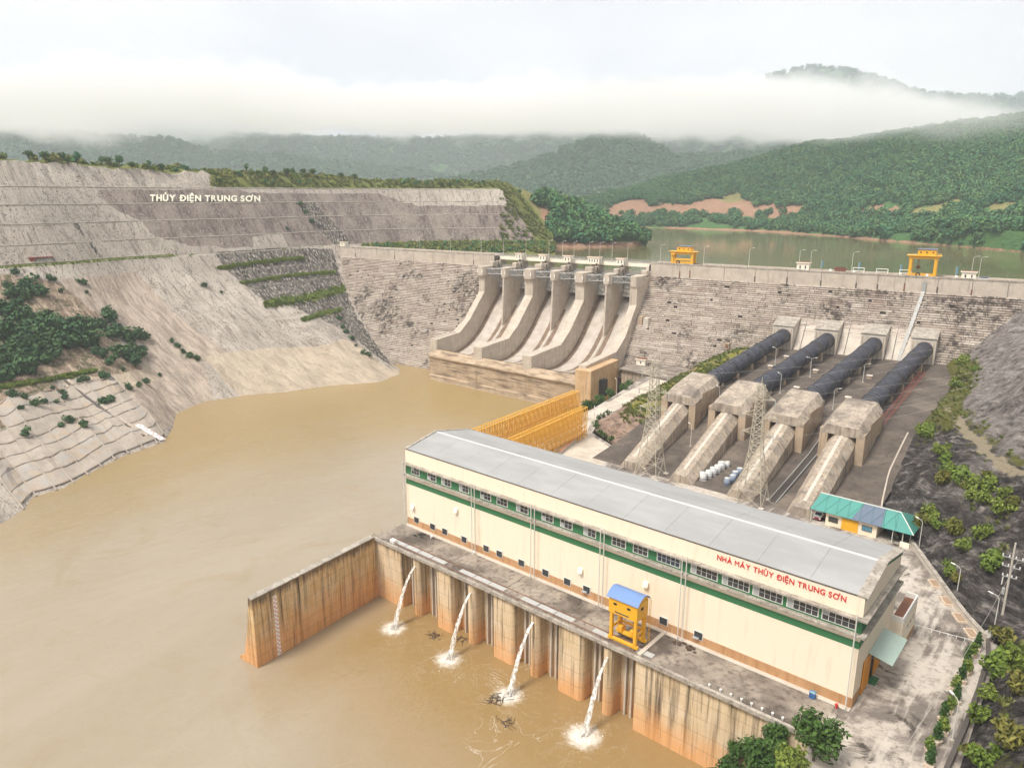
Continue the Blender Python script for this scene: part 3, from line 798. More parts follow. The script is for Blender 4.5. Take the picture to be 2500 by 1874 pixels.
# ---- apron under the penstocks and the rocky mound beside it
AY = [(186, 16.2), (190, 16.45), (205, 18.2), (224, 21.9), (236, 25.5), (246, 28.2), (262, 29.4), (300, 30.2), (352, 30.6)]
def apron_z(y): return float(np.interp(y, [a for a, _ in AY], [b for _, b in AY]))
ys = np.arange(186, 352, 3.0); xa = np.arange(-128, -43.5, 3.0)
G = np.array([[(x, y, apron_z(y) + .15 * math.sin(x * 1.3) * 0) for x in xa] for y in ys])
struct(MB().grid(G).build('penstock_apron', 'apron'))
ml = lambda y: float(np.interp(y, [203, 207, 215, 225, 245, 262, 290, 330], [-120, -131, -143.5, -150.5, -152, -153.5, -157, -160]))
ys = np.arange(203.5, 345, 1.8); tt = np.linspace(0, 1, 34)
G = np.zeros((len(ys), len(tt), 3)); vg = np.zeros(G.shape[:2])
for i, y in enumerate(ys):
    x0, x1 = ml(y), -125.5
    for j, t_ in enumerate(tt):
        x = x0 + (x1 - x0) * t_
        zr = apron_z(y)
        crest = float(np.interp(y, [203, 215, 235, 260, 300, 345], [16.8, 20.5, 24.5, 27, 29, 29.5]))
        prof_t = np.interp(t_, [0, .05, .30, .62, 1], [16.2 - .0, 16.8, 16.5 + (crest - 16.5) * .62, crest, zr - .4])
        z = prof_t + (fbm(x / 5, y / 5, 81, 4) * 3.4) * min(1, t_ * 8, (1 - t_) * 6)
        G[i, j] = (x, y, z); vg[i, j] = (.62 if t_ > .45 else .2) * (1 if y > 226 else .35)
mound = MB().grid(G).build('rocky_mound', 'rock_brown'); struct(mound); vattr(mound, 'veg', vg.ravel())
mound_G = G

# ---- yard, access road, river bank at the near corner
YZ = 16.5
yard_poly = [(-137, 117), (-140, 149), (-159, 151), (-160, 236), (-165, 262), (-171, 290), (-174, 318), (-150, 318), (-148, 224), (-143, 212), (-122, 201), (-120, 192),
             (-46, 192), (-33.2, 191.5), (-19.6, 167.4), (-9.4, 154.2), (-9, 100), (-9, 20), (-18, 20), (-24, 70), (-28, 104), (-28, 118)]
struct(MB().prism(yard_poly, -4, YZ).build('yard', 'yard'))
road_poly = [(-156, 186), (-122, 186), (-124, 200), (-144.5, 211), (-150.5, 222), (-152.5, 246), (-155, 270), (-160, 300), (-168, 300), (-163, 262), (-158.5, 236), (-158, 212), (-140, 200)]
struct(MB().add([(x, y, YZ + .006) for x, y in road_poly], [tuple(range(len(road_poly)))]).build('road', 'road_pale'))
G = []
for x0, y0, x1, y1 in ((-26, 109, -47, 106.4), (-27, 100, -46, 98), (-24, 84, -44, 80), (-22, 66, -42, 60), (-18, 40, -38, 34), (-16, 10, -36, 0)):
    G.append([(x0 + (x1 - x0) * t_, y0 + (y1 - y0) * t_, 16.6 - 18.6 * t_ ** .9 + (random.random() - .5) * 1.2 * (0 < t_ < 1)) for t_ in np.linspace(0, 1, 12)])
G = np.array(G); G = np.stack([np.interp(np.linspace(0, len(G) - 1, 46), range(len(G)), G[:, j, k]) for j in range(12) for k in range(3)], -1).reshape(46, 12, 3)
G[..., 2] += fbm(G[..., 0] / 3, G[..., 1] / 3, 91, 3) * 1.6
rv = MB().grid(G).build('river_bank', 'rock_brown'); struct(rv); vattr(rv, 'veg', np.full(46 * 12, .5))
G2 = []
for x0, y0, x1, y1 in ((-160, 234, -172, 232), (-164, 258, -178, 256), (-168, 280, -184, 282), (-173, 312, -190, 314)):
    G2.append([(x0 + (x1 - x0) * t_, y0 + (y1 - y0) * t_, 16.3 - 18 * t_ ** .8) for t_ in np.linspace(-.05, 1, 9)])
sb = MB().grid(np.array(G2)).build('road_bank', 'rock_brown'); struct(sb); vattr(sb, 'veg', np.full(4 * 9, .6))
# ================================================================== DAM
ZB, SL = 58.0, 0.78
def face_n(z): return SL * (ZB - z)
dam_t = thing('dam', 'long stepped stone-faced gravity dam closing the valley behind the powerhouse', 'dam', dam(250, 0, 0))
def dside(prof, s0, s1): return MB(dam).loops([(s0, n, z) for n, z in prof], [(s1, n, z) for n, z in prof])
for nm, s0, s1 in (('core', -22, 141.5), ('core', 240, 470)):
    dside([(-9.2, -6), (-9.2, 63.6), (-.45, 63.6), (-.45, ZB - .3), (face_n(-6) - .45, -6)], s0, s1).build(nm, 'dam_joint', dam_t)
def contact(s): return float(np.interp(s, [-22, -1, 20, 44, 67, 88, 100], [66, 60, 41.5, 25, 10, -1, -4]))
def blocks(s0, s1, name, floor, seed):
    R = random.Random(seed); mb = MB(dam); rn = []
    zt = ZB; k = 0
    while zt > -1:
        h = .92; n0 = face_n(zt - h * .75); s = s0 - R.random() * 2
        base = R.random()
        while s < s1:
            L = R.choice((1.2, 2.0, 3.0, 4.2, 6.0, 8.5)) * (.8 + .4 * R.random())
            a, b = max(s, s0), min(s + L, s1)
            if b - a > .3 and zt > floor((a + b) / 2):
                g = .05 + .05 * R.random(); pr = R.uniform(-.20, .20)
                drop = R.random()
                if drop > .05 or L > 2.6:
                    top = zt - R.uniform(.02, .10); bot = zt - h + R.uniform(.16, .30); n1 = n0 + pr; e = R.uniform(-.06, .06)
                    p = [(a + g, n1 - 1.2, bot), (b - g, n1 - 1.2, bot), (b - g, n1 - 1.2, top), (a + g, n1 - 1.2, top),
                         (a + g, n1, bot), (b - g, n1 + e, bot), (b - g - .04, n1 + e - .06, top), (a + g + .04, n1 - .06, top)]
                    mb.add(p, [(5, 4, 7, 6), (6, 7, 3, 2), (4, 5, 1, 0), (7, 4, 0, 3), (5, 6, 2, 1)])
                    v = min(1, max(0, R.gauss(.66, .16) + (base - .5) * .25)); rn += [v] * 5
            s += L
        zt -= h; k += 1
    o = mb.build(name, 'dam_block', dam_t); fattr(o, 'rnd', rn); o['kind'] = 'stuff'
    return o
blocks(-18, 138.6, 'facing_blocks', lambda s: contact(s) - 4, 1)
blocks(241.2, 452, 'facing_blocks', lambda s: float(np.interp(s, [241, 275, 290, 305, 382, 390, 412, 452], [10, 12, 20, 26.5, 26.5, 29, 41, 60])), 2)
# smooth concrete band under the crest, cast in bays; rusty joints and drain slots between
ed = [-18, 6, 23, 43, 59, 75, 92, 108, 124, 139.5]
ed2 = [241.2, 257.5, 263, 281, 296.5, 312, 327.5, 343, 352, 363, 376, 389, 402, 417, 434, 452]
for E_ in (ed, ed2):
    for a, b in zip(E_[:-1], E_[1:]):
        MB(dam).bbox(a + .07, b - .07, -1.2, .12, ZB - .35 + random.uniform(-.2, .2), 64.4, .08).build('band_panel', 'concrete_pale', dam_t)
    for a in E_[1:-1]:
        if random.random() < .8:
            MB(dam).box(a - .32, a + .32, .0, .17, ZB - .2, ZB + random.uniform(2.2, 3.8)).build('drain_slot', 'dark_steel' if random.random() < .6 else 'rust', dam_t)
    MB(dam).bbox(E_[0], E_[-1], -.55, .28, 64.402, 65.15, .06).build('coping', 'concrete_coping', dam_t)
    MB(dam).box(E_[0], E_[-1], -8.9, -.56, 63.61, 64.2).build('crest_road', 'concrete_coping', dam_t)
    MB(dam).box(E_[0], E_[-1], -9.4, -8.95, 60, 65.1).build('upstream_parapet', 'concrete_pale', dam_t)
# repair patches, a small valve box and the long duct on the right-hand face
MB(dam).bbox(246.5, 249.2, face_n(37), face_n(33) + .4, 33, 38.2, .1).build('patch_block', 'concrete_white', dam_t)
MB(dam).bbox(243.2, 245.6, face_n(38.5), face_n(34) + .3, 33.5, 38.6, .1).build('patch_block', 'concrete_anchor_side', dam_t)
MB(dam).bbox(291, 293, face_n(31), face_n(28) + .5, 27.6, 30.4, .1).build('niche_frame', 'concrete_anchor_side', dam_t)
MB(dam).box(291.4, 292.6, face_n(28) + .4, face_n(28) + .56, 28.0, 29.9).build('niche_opening', 'rust', dam_t)
duct = thing('cable_duct', 'pale grey cable duct running down the dam face to the fourth penstock', 'cable duct', dam(368, 20, 30))
mb = MB(dam)
A_, B_ = (370.8, .35, 64.0), (366.3, face_n(30) + .5, 30)
mb.loops([(A_[0] - .7, A_[1], ZB + .5), (A_[0] + .7, A_[1], ZB + .5), (A_[0] + .7, A_[1] + .6, ZB + .5), (A_[0] - .7, A_[1] + .6, ZB + .5)],
         [(B_[0] - .7, B_[1] - .1, B_[2]), (B_[0] + .7, B_[1] - .1, B_[2]), (B_[0] + .7, B_[1] + .6, B_[2] + .3), (B_[0] - .7, B_[1] + .6, B_[2] + .3)])
mb.build('trough', 'steel', duct)
MB(dam).box(A_[0] - .7, A_[0] + .7, .3, .95, ZB + .502, 62.6).build('riser', 'steel', duct)
for k in range(9):
    f = .06 + k * .11; q = np.array((A_[0], A_[1], ZB + .5)) * (1 - f) + np.array(B_) * f
    MB(dam).bbox(q[0] - .95, q[0] + .95, q[1] - .3, q[1] + .75, q[2] - .25, q[2] + .3, .05).build('clamp', 'concrete_white', duct)

# ================================================================== SPILLWAY
spill = thing('spillway', 'concrete spillway with six gate bays and three curved chutes in mid dam', 'spillway', dam(190, 30, 0))
PC = [140.5 + 16.5 * k for k in range(7)]
TH = [4.0, 3.4, 5.4, 3.4, 5.4, 3.4, 4.0]
CP = [(-10, 40.5), (-7.5, 43.6), (-5, 44.3), (-2, 43.3), (2, 40.2), (6.5, 35.9), (12, 30.6), (17, 25.7), (22.5, 21.2), (28.5, 17.3), (34, 14.9), (40, 13.2), (46, 12.5), (52, 12.9), (57, 14.0), (61, 15.6), (64, 17.0)]
cn = np.array([a for a, _ in CP]); cz = np.array([b for _, b in CP])
nn = np.linspace(-10, 64, 60)
from_z = lambda n: float(np.interp(n, cn, cz))
def lipn(s): return 64.4 + (s - 143) * .122           # the bucket front runs square to the river, not to the dam
def chute_pt(s, n):
    e = lipn(s) - 4
    n2 = n if n < 40 else 40 + (n - 40) * (e - 40) / 24.0
    return (s, n2, from_z(n))
for k in range(3):
    s0, s1 = PC[2 * k] + TH[2 * k] / 2 - .3, PC[2 * k + 2] - TH[2 * k + 2] / 2 + .3
    G = np.array([[chute_pt(s, n) for s in np.linspace(s0, s1, 9)] for n in nn])
    MB(dam).grid(G).build('chute_slab', 'concrete_chute', spill, True)
    # dark brown strips along walls and either side of the low rib that trails the thin pier
    mid = PC[2 * k + 1]
    for a, b, m_, lift, nst in ((s0 + .25, s0 + 2.9, 'strip_brown', .12, -4), (s1 - 2.2, s1 - .25, 'strip_brown', .12, -4), (mid - 3.5, mid - 1.05, 'strip_brown', .12, 6), (mid + 1.05, mid + 3.5, 'strip_brown', .12, 6)):
        G = np.array([[np.array(chute_pt(s, n)) + (0, 0, lift) for s in (a, b)] for n in nn if n > nst and n < 61])
        MB(dam).grid(G).build('brown_strip', 'strip_brown' if 'strip_brown' in M else mk_concrete('strip_brown', (.27, .19, .135), (.19, .135, .095), (.09, .063, .045), .5, .5, drip=.6), spill)
    sec = lambda n: [chute_pt(mid - 1.1, n), tuple(np.array(chute_pt(mid - .6, n)) + (0, 0, .55)), tuple(np.array(chute_pt(mid + .6, n)) + (0, 0, .55)), chute_pt(mid + 1.1, n)]
    G = np.array([sec(n) for n in nn if 16 < n < 60])
    MB(dam).grid(G).build('centre_rib', 'concrete_chute', spill)
# bucket blocks: lip, sloping nose, stained face down to the river
for s0, s1 in ((138.5, PC[2] + .1), (PC[2] + .25, PC[4] + .1), (PC[4] + .25, 241)):
    a = [(s0, 30, -5), (s0, 30, 11), (s0, 46, 11.8), (s0, lipn(s0) - 8, 13.2), (s0, lipn(s0) - 3.6, 16.9), (s0, lipn(s0) + .4, 13.6), (s0, lipn(s0) + .4, 13.0), (s0, lipn(s0) - .5, 12.2), (s0, lipn(s0) - .6, 3.2), (s0, lipn(s0) + .2, 2.6), (s0, lipn(s0) + .2, -5)]
    b = [(s1, n + (s1 - s0) * .122 if n > 47 else n, z) for _, n, z in a]
    MB(dam).loops(b, a).build('bucket_block', 'concrete_bucket', spill)
# piers
def wall_prof(nend, first=15.0):
    return [(-9, 18), (-9, 62.4), (-2.6, 62.4), (-1.8, 60.2), (1.2, 59.8), (2.0, 57.6), (5.5, 57.2), (first, 55.5), (first, 44), (30, 29.6), (40, 23.3), (nend, 22.4), (nend, 8), (30, 8)]
for k in range(7):
    c, th = PC[k], TH[k]; a, b = c - th / 2, c + th / 2
    if k in (1, 3, 5):
        mb = MB(dam)
        pr = [(-9, 25), (-9, 62.4), (-2.6, 62.4), (-1.8, 60.2), (1.2, 59.8), (2.0, 57.6), (5.5, 57.2), (12.5, 55.8), (12.5, 20), (5, 20)]
        mb.loops([(b, n, z) for n, z in pr], [(a, n, z) for n, z in pr])
        ring = lambda z, e: [(a, 12.5, z), (c - .45, e, z), (c + .45, e, z), (b, 12.5, z)]
        mb.loops(ring(18, 18.6), ring(55.6, 16.2))
        pier = mb.build('pier', 'concrete_pier', spill)
    else:
        end = {0: lipn(140) - 2.5, 2: lipn(PC[2]) - 2.2, 4: lipn(PC[4]) - 2.2, 6: lipn(238) - 2.5}[k]
        first = 15.0 if k < 6 else 18.0
        pr = wall_prof(end, first)
        pier = MB(dam).loops([(b, n, z) for n, z in pr], [(a, n, z) for n, z in pr]).build('pier', 'concrete_pier', spill)
    hd = MB(dam); w = th / 2 + .75
    pl = [(c - w, 8.6), (c - w + .8, 7.6), (c + w - .8, 7.6), (c + w, 8.6), (c + w, 14.8), (c + w - 1.1, 16.6 if k < 6 else 18.6), (c - w + 1.1, 16.6 if k < 6 else 18.6), (c - w, 14.8)]
    hd.loops([(x, y, 53.6) for x, y in pl], [(x, y, 58.9) for x, y in pl])
    head = hd.build('pier_head', 'concrete_pier', pier)
    for sx in (-1, 1):
        MB(dam).box(c + sx * (w - 1.2) - .28, c + sx * (w - 1.2) + .28, 16.5, 16.72, 55.2, 57.2).build('niche', 'white', pier) if k < 6 else None
    MB(dam).bbox(c - th / 2 + .3, c + th / 2 - .3, 1.6, 5.0, 58.2, 61.0, .2).build('pier_step', 'concrete_pier', pier)
# outer skin of the training wall on the right, following the dam slope
pr = [(face_n(62), 62.5), (-9, 62.5), (-9, 8), (face_n(8) + 3, 8), (face_n(12) + 1.2, 12), (face_n(30) + 1.0, 30), (face_n(56) + 1.0, 56)]
MB(dam).loops([(241.6, n, z) for n, z in pr], [(240.2, n, z) for n, z in pr]).build('training_wall', 'concrete_pale', spill)
# left flared training wall down by the water
pr = [(34, 6), (34, 27), (40, 23.6), (lipn(139) - 2.5, 22.6), (lipn(139) - 2.5, 12)]
MB(dam).loops([(139.6, n, z) for n, z in pr], [(137.9, n, z) for n, z in pr]).build('training_wall', 'concrete_pale', spill)
MB(dam).bbox(237.4, 245.8, 46.5, lipn(240) + .6, -5, 21.0, .25).build('end_wall', 'concrete_end', spill)
# gates, arms and rams
for k in range(6):
    a, b = PC[k] + TH[k] / 2, PC[k + 1] - TH[k + 1] / 2; mid = (a + b) / 2
    gate = MB(dam)
    th_ = np.linspace(math.radians(168), math.radians(226), 12)
    tn, tz, rr = 11.0, 56.0, 14.6
    G = np.array([[(s, tn + rr * math.cos(t_), tz - rr * math.sin(t_) * -1 if False else tz + rr * math.sin(t_)) for t_ in th_] for s in (a + .1, b - .1)])
    gate = MB(dam).grid(G).build('gate', 'gate_steel' if 'gate_steel' in M else mk_plain('gate_steel', (.42, .37, .31), .6, .2, .5), spill)
    for s in np.linspace(a + .5, b - .5, 7):
        rb = MB(dam)
        for t0, t1 in zip(th_[:-1], th_[1:]):
            rb.tube((s, tn + (rr - .5) * math.cos(t0), tz + (rr - .5) * math.sin(t0)), (s, tn + (rr - .5) * math.cos(t1), tz + (rr - .5) * math.sin(t1)), .16, n=4, caps=False)
        rb.build('rib', 'steel', gate)
    for t0 in th_[1::2]:
        MB(dam).tube((a + .2, tn + (rr - .6) * math.cos(t0), tz + (rr - .6) * math.sin(t0)), (b - .2, tn + (rr - .6) * math.cos(t0), tz + (rr - .6) * math.sin(t0)), .22, n=4).build('girder', 'steel', gate)
    for sx, s in ((1, a), (-1, b)):
        arm = MB(dam); tr = (s + sx * .5, 13.0, 56.4)
        ends = [(s + sx * 3.2, tn + (rr - .8) * math.cos(t_), tz + (rr - .8) * math.sin(t_)) for t_ in (math.radians(174), math.radians(196), math.radians(218))]
        for e in ends: arm.tube(tr, e, .30, n=6)
        for f in (.35, .6, .82):
            P = [np.array(tr) * (1 - f) + np.array(e) * f for e in ends]
            arm.tube(P[0], P[1], .16, n=4); arm.tube(P[1], P[2], .16, n=4)
        arm.build('arm', 'steel', gate)
    tie = MB(dam)
    for z_ in (54.6, 57.6):
        tie.tube((a, 13.6, z_), (b, 9.0, z_), .26, n=4)
    P0 = [np.array((a, 13.6, 54.6)) * (1 - f) + np.array((b, 9.0, 54.6)) * f for f in np.linspace(0, 1, 7)]
    P1 = [p + np.array((0, 0, 3.0)) for p in P0]
    for i in range(6): tie.tube(P0[i] if i % 2 else P1[i], P1[i + 1] if i % 2 else P0[i + 1], .17, n=4)
    for i in range(7): tie.tube(P0[i], P1[i], .13, n=4)
    tie.build('truss_tie', 'steel', spill)
    ram = MB(dam); ram.tube((a + .6, 1.8, 62.2), (a + .9, -1.5, 53.5), .28, n=6); ram.tube((a + .6, 2.2, 63.0), (a + .6, 1.6, 61.6), .5, n=8)
    ram.build('hoist_ram', 'dark_steel', gate)
    MB(dam).bbox(a + .1, a + 1.6, .6, 2.8, 60.9, 61.5, .05).build('ram_bracket', 'concrete_pier', gate)
# road bridge over the bays
for k in range(6):
    a, b = PC[k], PC[k + 1]
    MB(dam).bbox(a + .05, b - .05, -4.2, -3.2, 61.9, 63.7, .06).build('bridge_beam', 'cream_pale', spill)
    MB(dam).box(a + .02, b - .02, -9, -4.22, 63.0, 64.1).build('bridge_deck', 'concrete_coping', spill)
rl = MB(dam)
for z_ in (64.6, 65.2): rl.tube((139, -3.5, z_), (241, -3.5, z_), .07, n=4); rl.tube((139, -8.8, z_), (241, -8.8, z_), .07, n=4)
for s in np.arange(139, 241, 3.0): rl.tube((s, -3.5, 63.7), (s, -3.5, 65.2), .06, n=4); rl.tube((s, -8.8, 64), (s, -8.8, 65.2), .06, n=4)
rl.build('bridge_railing', 'steel', spill)

# hoist huts
def hut(name, w, d, h, label, cat='hut', group=None, nwin=2, roof='cream_pale'):
    t_ = local(name, label, cat, group)
    MB().bbox(-w / 2, w / 2, -d / 2, d / 2, 0, h, .04).build('wall', 'cream_pale', t_)
    r = MB().bbox(-w / 2 - .45, w / 2 + .45, -d / 2 - .45, d / 2 + .45, h + .002, h + .42, .08).build('roof', roof, t_)
    MB().box(-w / 2 - .3, w / 2 + .3, -d / 2 - .3, d / 2 + .3, h + .422, h + .5).build('roof_membrane', 'rust', r)
    for i in range(nwin):
        x = (i - (nwin - 1) / 2) * (w / (nwin + .3))
        f = MB().box(x - .38, x + .38, -d / 2 - .07, -d / 2 + .02, h * .3, h * .78).build('window', 'white', t_)
        MB().box(x - .27, x + .27, -d / 2 - .10, -d / 2 - .071, h * .34, h * .74).build('pane', 'glass', f)
    f = MB().box(w / 2 - .02, w / 2 + .06, -.5, .5, .02, h * .72).build('door', 'glass_pale', t_)
    return t_
HUT_R = DANG
for k in range(1, 6):
    big = k == 4
    lab = 'wide cream gate-hoist hut with four windows on a spillway pier' if big else 'small cream gate-hoist hut on the spillway bridge, %s from the left' % ORD[k - 1]
    h_ = hut('hoist_hut', 7.0 if big else 4.4, 3.4, 3.6, lab, group='hoist huts on the spillway', nwin=4 if big else 2)
    place(h_, dam(PC[k] + (.3 if not big else .6), -1.0, 62.45), HUT_R)

# concrete landing block right of the spillway
blk = thing('landing_block', 'ribbed concrete landing block between the spillway end wall and grassy mound', 'concrete block', dam(262, 45, 0))
MB(dam).loops([(248.6, 26, -4), (277, 26, -4), (277, 58, -4), (248.6, 49, -4)], [(248.6, 26, 17), (277, 26, 17), (277, 58, 17), (248.6, 49, 17)]).build('body', 'concrete_anchor_side', blk)
for i in range(16):
    f = (i + .5) / 16; s = 248.8 + 28 * f; n = 49 + 9 * f
    MB(dam).loops([(s, n + .02, 2), (s + .9, n + .3, 2), (s + .9, n + .55, 2), (s, n + .27, 2)], [(s, n + .02, 16.6), (s + .9, n + .3, 16.6), (s + .9, n + .55, 16.6), (s, n + .27, 16.6)]).build('rib', 'concrete_anchor', blk)
MB(dam).loops([(248, 25, 17.002), (278, 25, 17.002), (278, 59, 17.002), (248, 50.4, 17.002)], [(248, 25, 17.5), (278, 25, 17.5), (278, 59, 17.5), (248, 50.4, 17.5)]).build('slab', 'concrete_dirty', blk)
MB(dam).box(243, 248.4, lipn(240) - 12, lipn(240) - 8, 7, 15).build('passage', 'black', blk)
h_ = hut('gauge_hut', 4.6, 3.2, 2.7, 'small cream hut with flat roof on the concrete landing block', nwin=1)
place(h_, dam(254, 37, 17.5), HUT_R)
h_ = hut('crest_hut', 5.6, 3.6, 4.0, 'cream flat-roofed hut on the dam crest left of the taller gantry crane', nwin=2)
place(h_, dam(318.5, -2.6, 64.2), HUT_R)
h_ = hut('crest_hut', 5.4, 3.6, 3.4, 'cream flat-roofed hut on the dam crest right of the taller gantry crane', nwin=2)
place(h_, dam(387, 0.6 - 2.6, 64.2), HUT_R)
h_ = hut('abutment_hut', 4.6, 3.2, 3.2, 'small pale hut where the dam crest meets the left bank', nwin=1)
place(h_, dam(6, -6, 64.2), HUT_R)
# ================================================================== POWERHOUSE
X0, X1, Y0, Y1, Z0, ZE = -136.5, -25.7, 117.7, 141.0, 16.5, 37.1
ph = thing('powerhouse', 'long cream powerhouse with grey metal roof, green window band and red lettering', 'powerhouse', (-81, 129, Z0))
RY, RZ_ = 128.6, 39.1
# gabled body
gp = [(Y0, Z0), (Y0, ZE), (RY, RZ_ - .15), (Y1, 36.55), (Y1, Z0)]
MB().side(gp[::-1], X0, X1).build('wall', 'cream', ph)
# green window band sits just proud of the wall, ledges above and below run right round
for (a, b, c, d_, nm) in ((X0 - .03, X1 + .03, Y0 - .03, Y1 + .03, 'window_band'),):
    MB().box(a, b, c, d_, 30.62, 33.28).build(nm, 'green_paint', ph)
MB().box(X0 - .035, X1 + .035, Y0 - .035, Y1 + .035, 27.8, 29.12).build('stripe', 'green_paint', ph)
for z_, w_, h_ in ((33.28, 1.05, .38), (30.22, .95, .40)):
    mb = MB()
    a, b, c, d_ = X0 - w_, X1 + w_, Y0 - w_, Y1 + w_
    mb.bbox(a, b, c, Y0 - .04, z_, z_ + h_, .04); lf = mb.build('ledge', 'concrete_coping', ph)
    MB().bbox(X1 + .04, b, Y0 - .038, Y1, z_ + .002, z_ + h_ - .002, .04).build('ledge', 'concrete_coping', ph)
    MB().bbox(a, X0 - .04, Y0 - .038, Y1, z_ + .002, z_ + h_ - .002, .04).build('ledge', 'concrete_coping', ph)
# plinth in bays, with a narrow footpath slab in front
xs_ = np.linspace(X0 - .05, X1 + .05, 13)
for a, b in zip(xs_[:-1], xs_[1:]): MB().box(a + .03, b - .03, Y0 - .06, Y0 - .001, Z0, 18.45).build('plinth_panel', 'plinth', ph)
MB().box(X1 + .001, X1 + .06, Y0 - .05, 121.8, Z0, 18.45).build('plinth_panel', 'plinth', ph)
MB().box(X1 + .001, X1 + .06, 133.4, Y1, Z0, 18.45).build('plinth_panel', 'plinth', ph)
MB().box(X0, X1, Y0 - 1.1, Y0 - .061, Z0, Z0 + .14).build('footpath', 'concrete_white', ph)
# roof sheets
roof = MB().side([(Y0 + .25, ZE - .12), (Y0 + .25, ZE + .02), (RY, RZ_ + .02), (Y1 + .25, 36.62), (Y1 + .25, 36.46), (RY, RZ_ - .12)][::-1], X0 + .3, X1 + .35).build('roof', 'roof_metal', ph)
xs_ = np.linspace(X0 + .3, X1 + .3, 13)
for a, b in zip(xs_[:-1], xs_[1:]):
    MB().loops([(a + .02, Y0 + .2, ZE + .035), (b - .02, Y0 + .2, ZE + .035), (b - .02, RY - .25, RZ_ + .0), (a + .02, RY - .25, RZ_ + .0)],
               [(a + .02, Y0 + .2, ZE + .10), (b - .02, Y0 + .2, ZE + .10), (b - .02, RY - .25, RZ_ + .07), (a + .02, RY - .25, RZ_ + .07)]).build('roof_sheet', 'roof_metal', roof)
    MB().loops([(a + .02, RY + .25, RZ_ + .0), (b - .02, RY + .25, RZ_ + .0), (b - .02, Y1 + .3, 36.63), (a + .02, Y1 + .3, 36.63)],
               [(a + .02, RY + .25, RZ_ + .07), (b - .02, RY + .25, RZ_ + .07), (b - .02, Y1 + .3, 36.70), (a + .02, Y1 + .3, 36.70)]).build('roof_sheet', 'roof_metal', roof)
MB().side([(RY - .5, RZ_ + .0), (RY, RZ_ + .22), (RY + .5, RZ_ + .0)][::-1], X0 + .3, X1 + .3).build('ridge_cap', 'steel_pale', roof)
# gable coping left and wide verge trim right
for xa, xb, m_ in ((X0 - .25, X0 + .5, 'concrete_coping'), (X1 - 1.2, X1 + .5, 'concrete_coping')):
    MB().loops([(xa, Y0 - .1, ZE + .02), (xb, Y0 - .1, ZE + .02), (xb, RY, RZ_ + .15), (xa, RY, RZ_ + .15)], [(xa, Y0 - .1, ZE + .24), (xb, Y0 - .1, ZE + .24), (xb, RY, RZ_ + .36), (xa, RY, RZ_ + .36)]).build('verge', m_, roof)
    MB().loops([(xa, RY, RZ_ + .15), (xb, RY, RZ_ + .15), (xb, Y1 + .2, 36.6), (xa, Y1 + .2, 36.6)], [(xa, RY, RZ_ + .36), (xb, RY, RZ_ + .36), (xb, Y1 + .2, 36.82), (xa, Y1 + .2, 36.82)]).build('verge', m_, roof)
MB().loops([(X1 + .04, Y0, ZE - .5), (X1 + .04, RY, RZ_ - .75), (X1 + .04, RY, RZ_ + .1), (X1 + .04, Y0, ZE)], [(X1 + .14, Y0, ZE - .5), (X1 + .14, RY, RZ_ - .75), (X1 + .14, RY, RZ_ + .1), (X1 + .14, Y0, ZE)]).build('gable_trim', 'green_paint', ph)
MB().loops([(X1 + .04, RY, RZ_ - .75), (X1 + .04, Y1, 35.7), (X1 + .04, Y1, 36.5), (X1 + .04, RY, RZ_ + .1)], [(X1 + .14, RY, RZ_ - .75), (X1 + .14, Y1, 35.7), (X1 + .14, Y1, 36.5), (X1 + .14, RY, RZ_ + .1)]).build('gable_trim', 'green_paint', ph)
MB().box(X0, X1, Y0 - .08, Y0 + .18, ZE - .02, ZE + .12).build('eave_flashing', 'dark_steel', ph)
# windows: frame, panes and bars
def window(x0, x1, z0, z1, cols, rows, y=Y0 - .035):
    w = MB().box(x0 - .12, x1 + .12, y - .10, y + .0, z0 - .12, z1 + .12).build('window', 'white', ph)
    cw, rh = (x1 - x0) / cols, (z1 - z0) / rows
    for i in range(cols):
        for j in range(rows):
            MB().box(x0 + i * cw + .055, x0 + (i + 1) * cw - .055, y - .145, y - .101, z0 + j * rh + .05, z0 + (j + 1) * rh - .05).build('pane', 'glass_pale' if i == 0 and random.random() < .7 else 'glass', w)
    return w
for a, b in [(-134.2, -131.4), (-128.2, -125.3), (-123.2, -120.1), (-117.1, -114.1), (-110.1, -107), (-105, -101.9), (-99.1, -95.8), (-91.8, -88.8), (-86.7, -83.7), (-80.6, -77.7), (-73.6, -70.5), (-68.6, -65.4)]:
    window(a, b, 31.1, 32.95, 3, 2)
for a, b in [(-63.2, -58.4), (-56, -50.8), (-49.7, -44.7), (-43.9, -38.7), (-37.8, -32.6), (-31.9, -26.6)]:
    window(a, b, 31.1, 32.95, 5, 2)
for a in (-133.8, -127.8, -123.4, -116.7, -109.4, -105.2, -98.5, -91.5, -85.5, -80.4, -62.0, -54.5):
    w = MB().box(a - .1, a + 1.8, Y0 - .15, Y0 - .062, 17.72, 19.42).build('window', 'white', ph)
    MB().box(a + .02, a + 1.68, Y0 - .20, Y0 - .151, 17.84, 19.3).build('pane', 'glass', w)
    MB().box(a - .05, a + 1.1, Y0 - .9, Y0 - .21, 18.1, 18.16).build('shutter', 'glass_pale', w) if a in (-80.4, -54.5) else None
# rainwater pipes
for a in (-136.2, -112.2, -111.2, -94.1, -93.1, -75.8, -74.9, -57.4, -56.5, -26.3):
    MB().tube((a, Y0 - 1.15, Z0 + .1), (a, Y0 - 1.15, 34.6), .11, n=8).build('downpipe', 'white_pipe', ph)
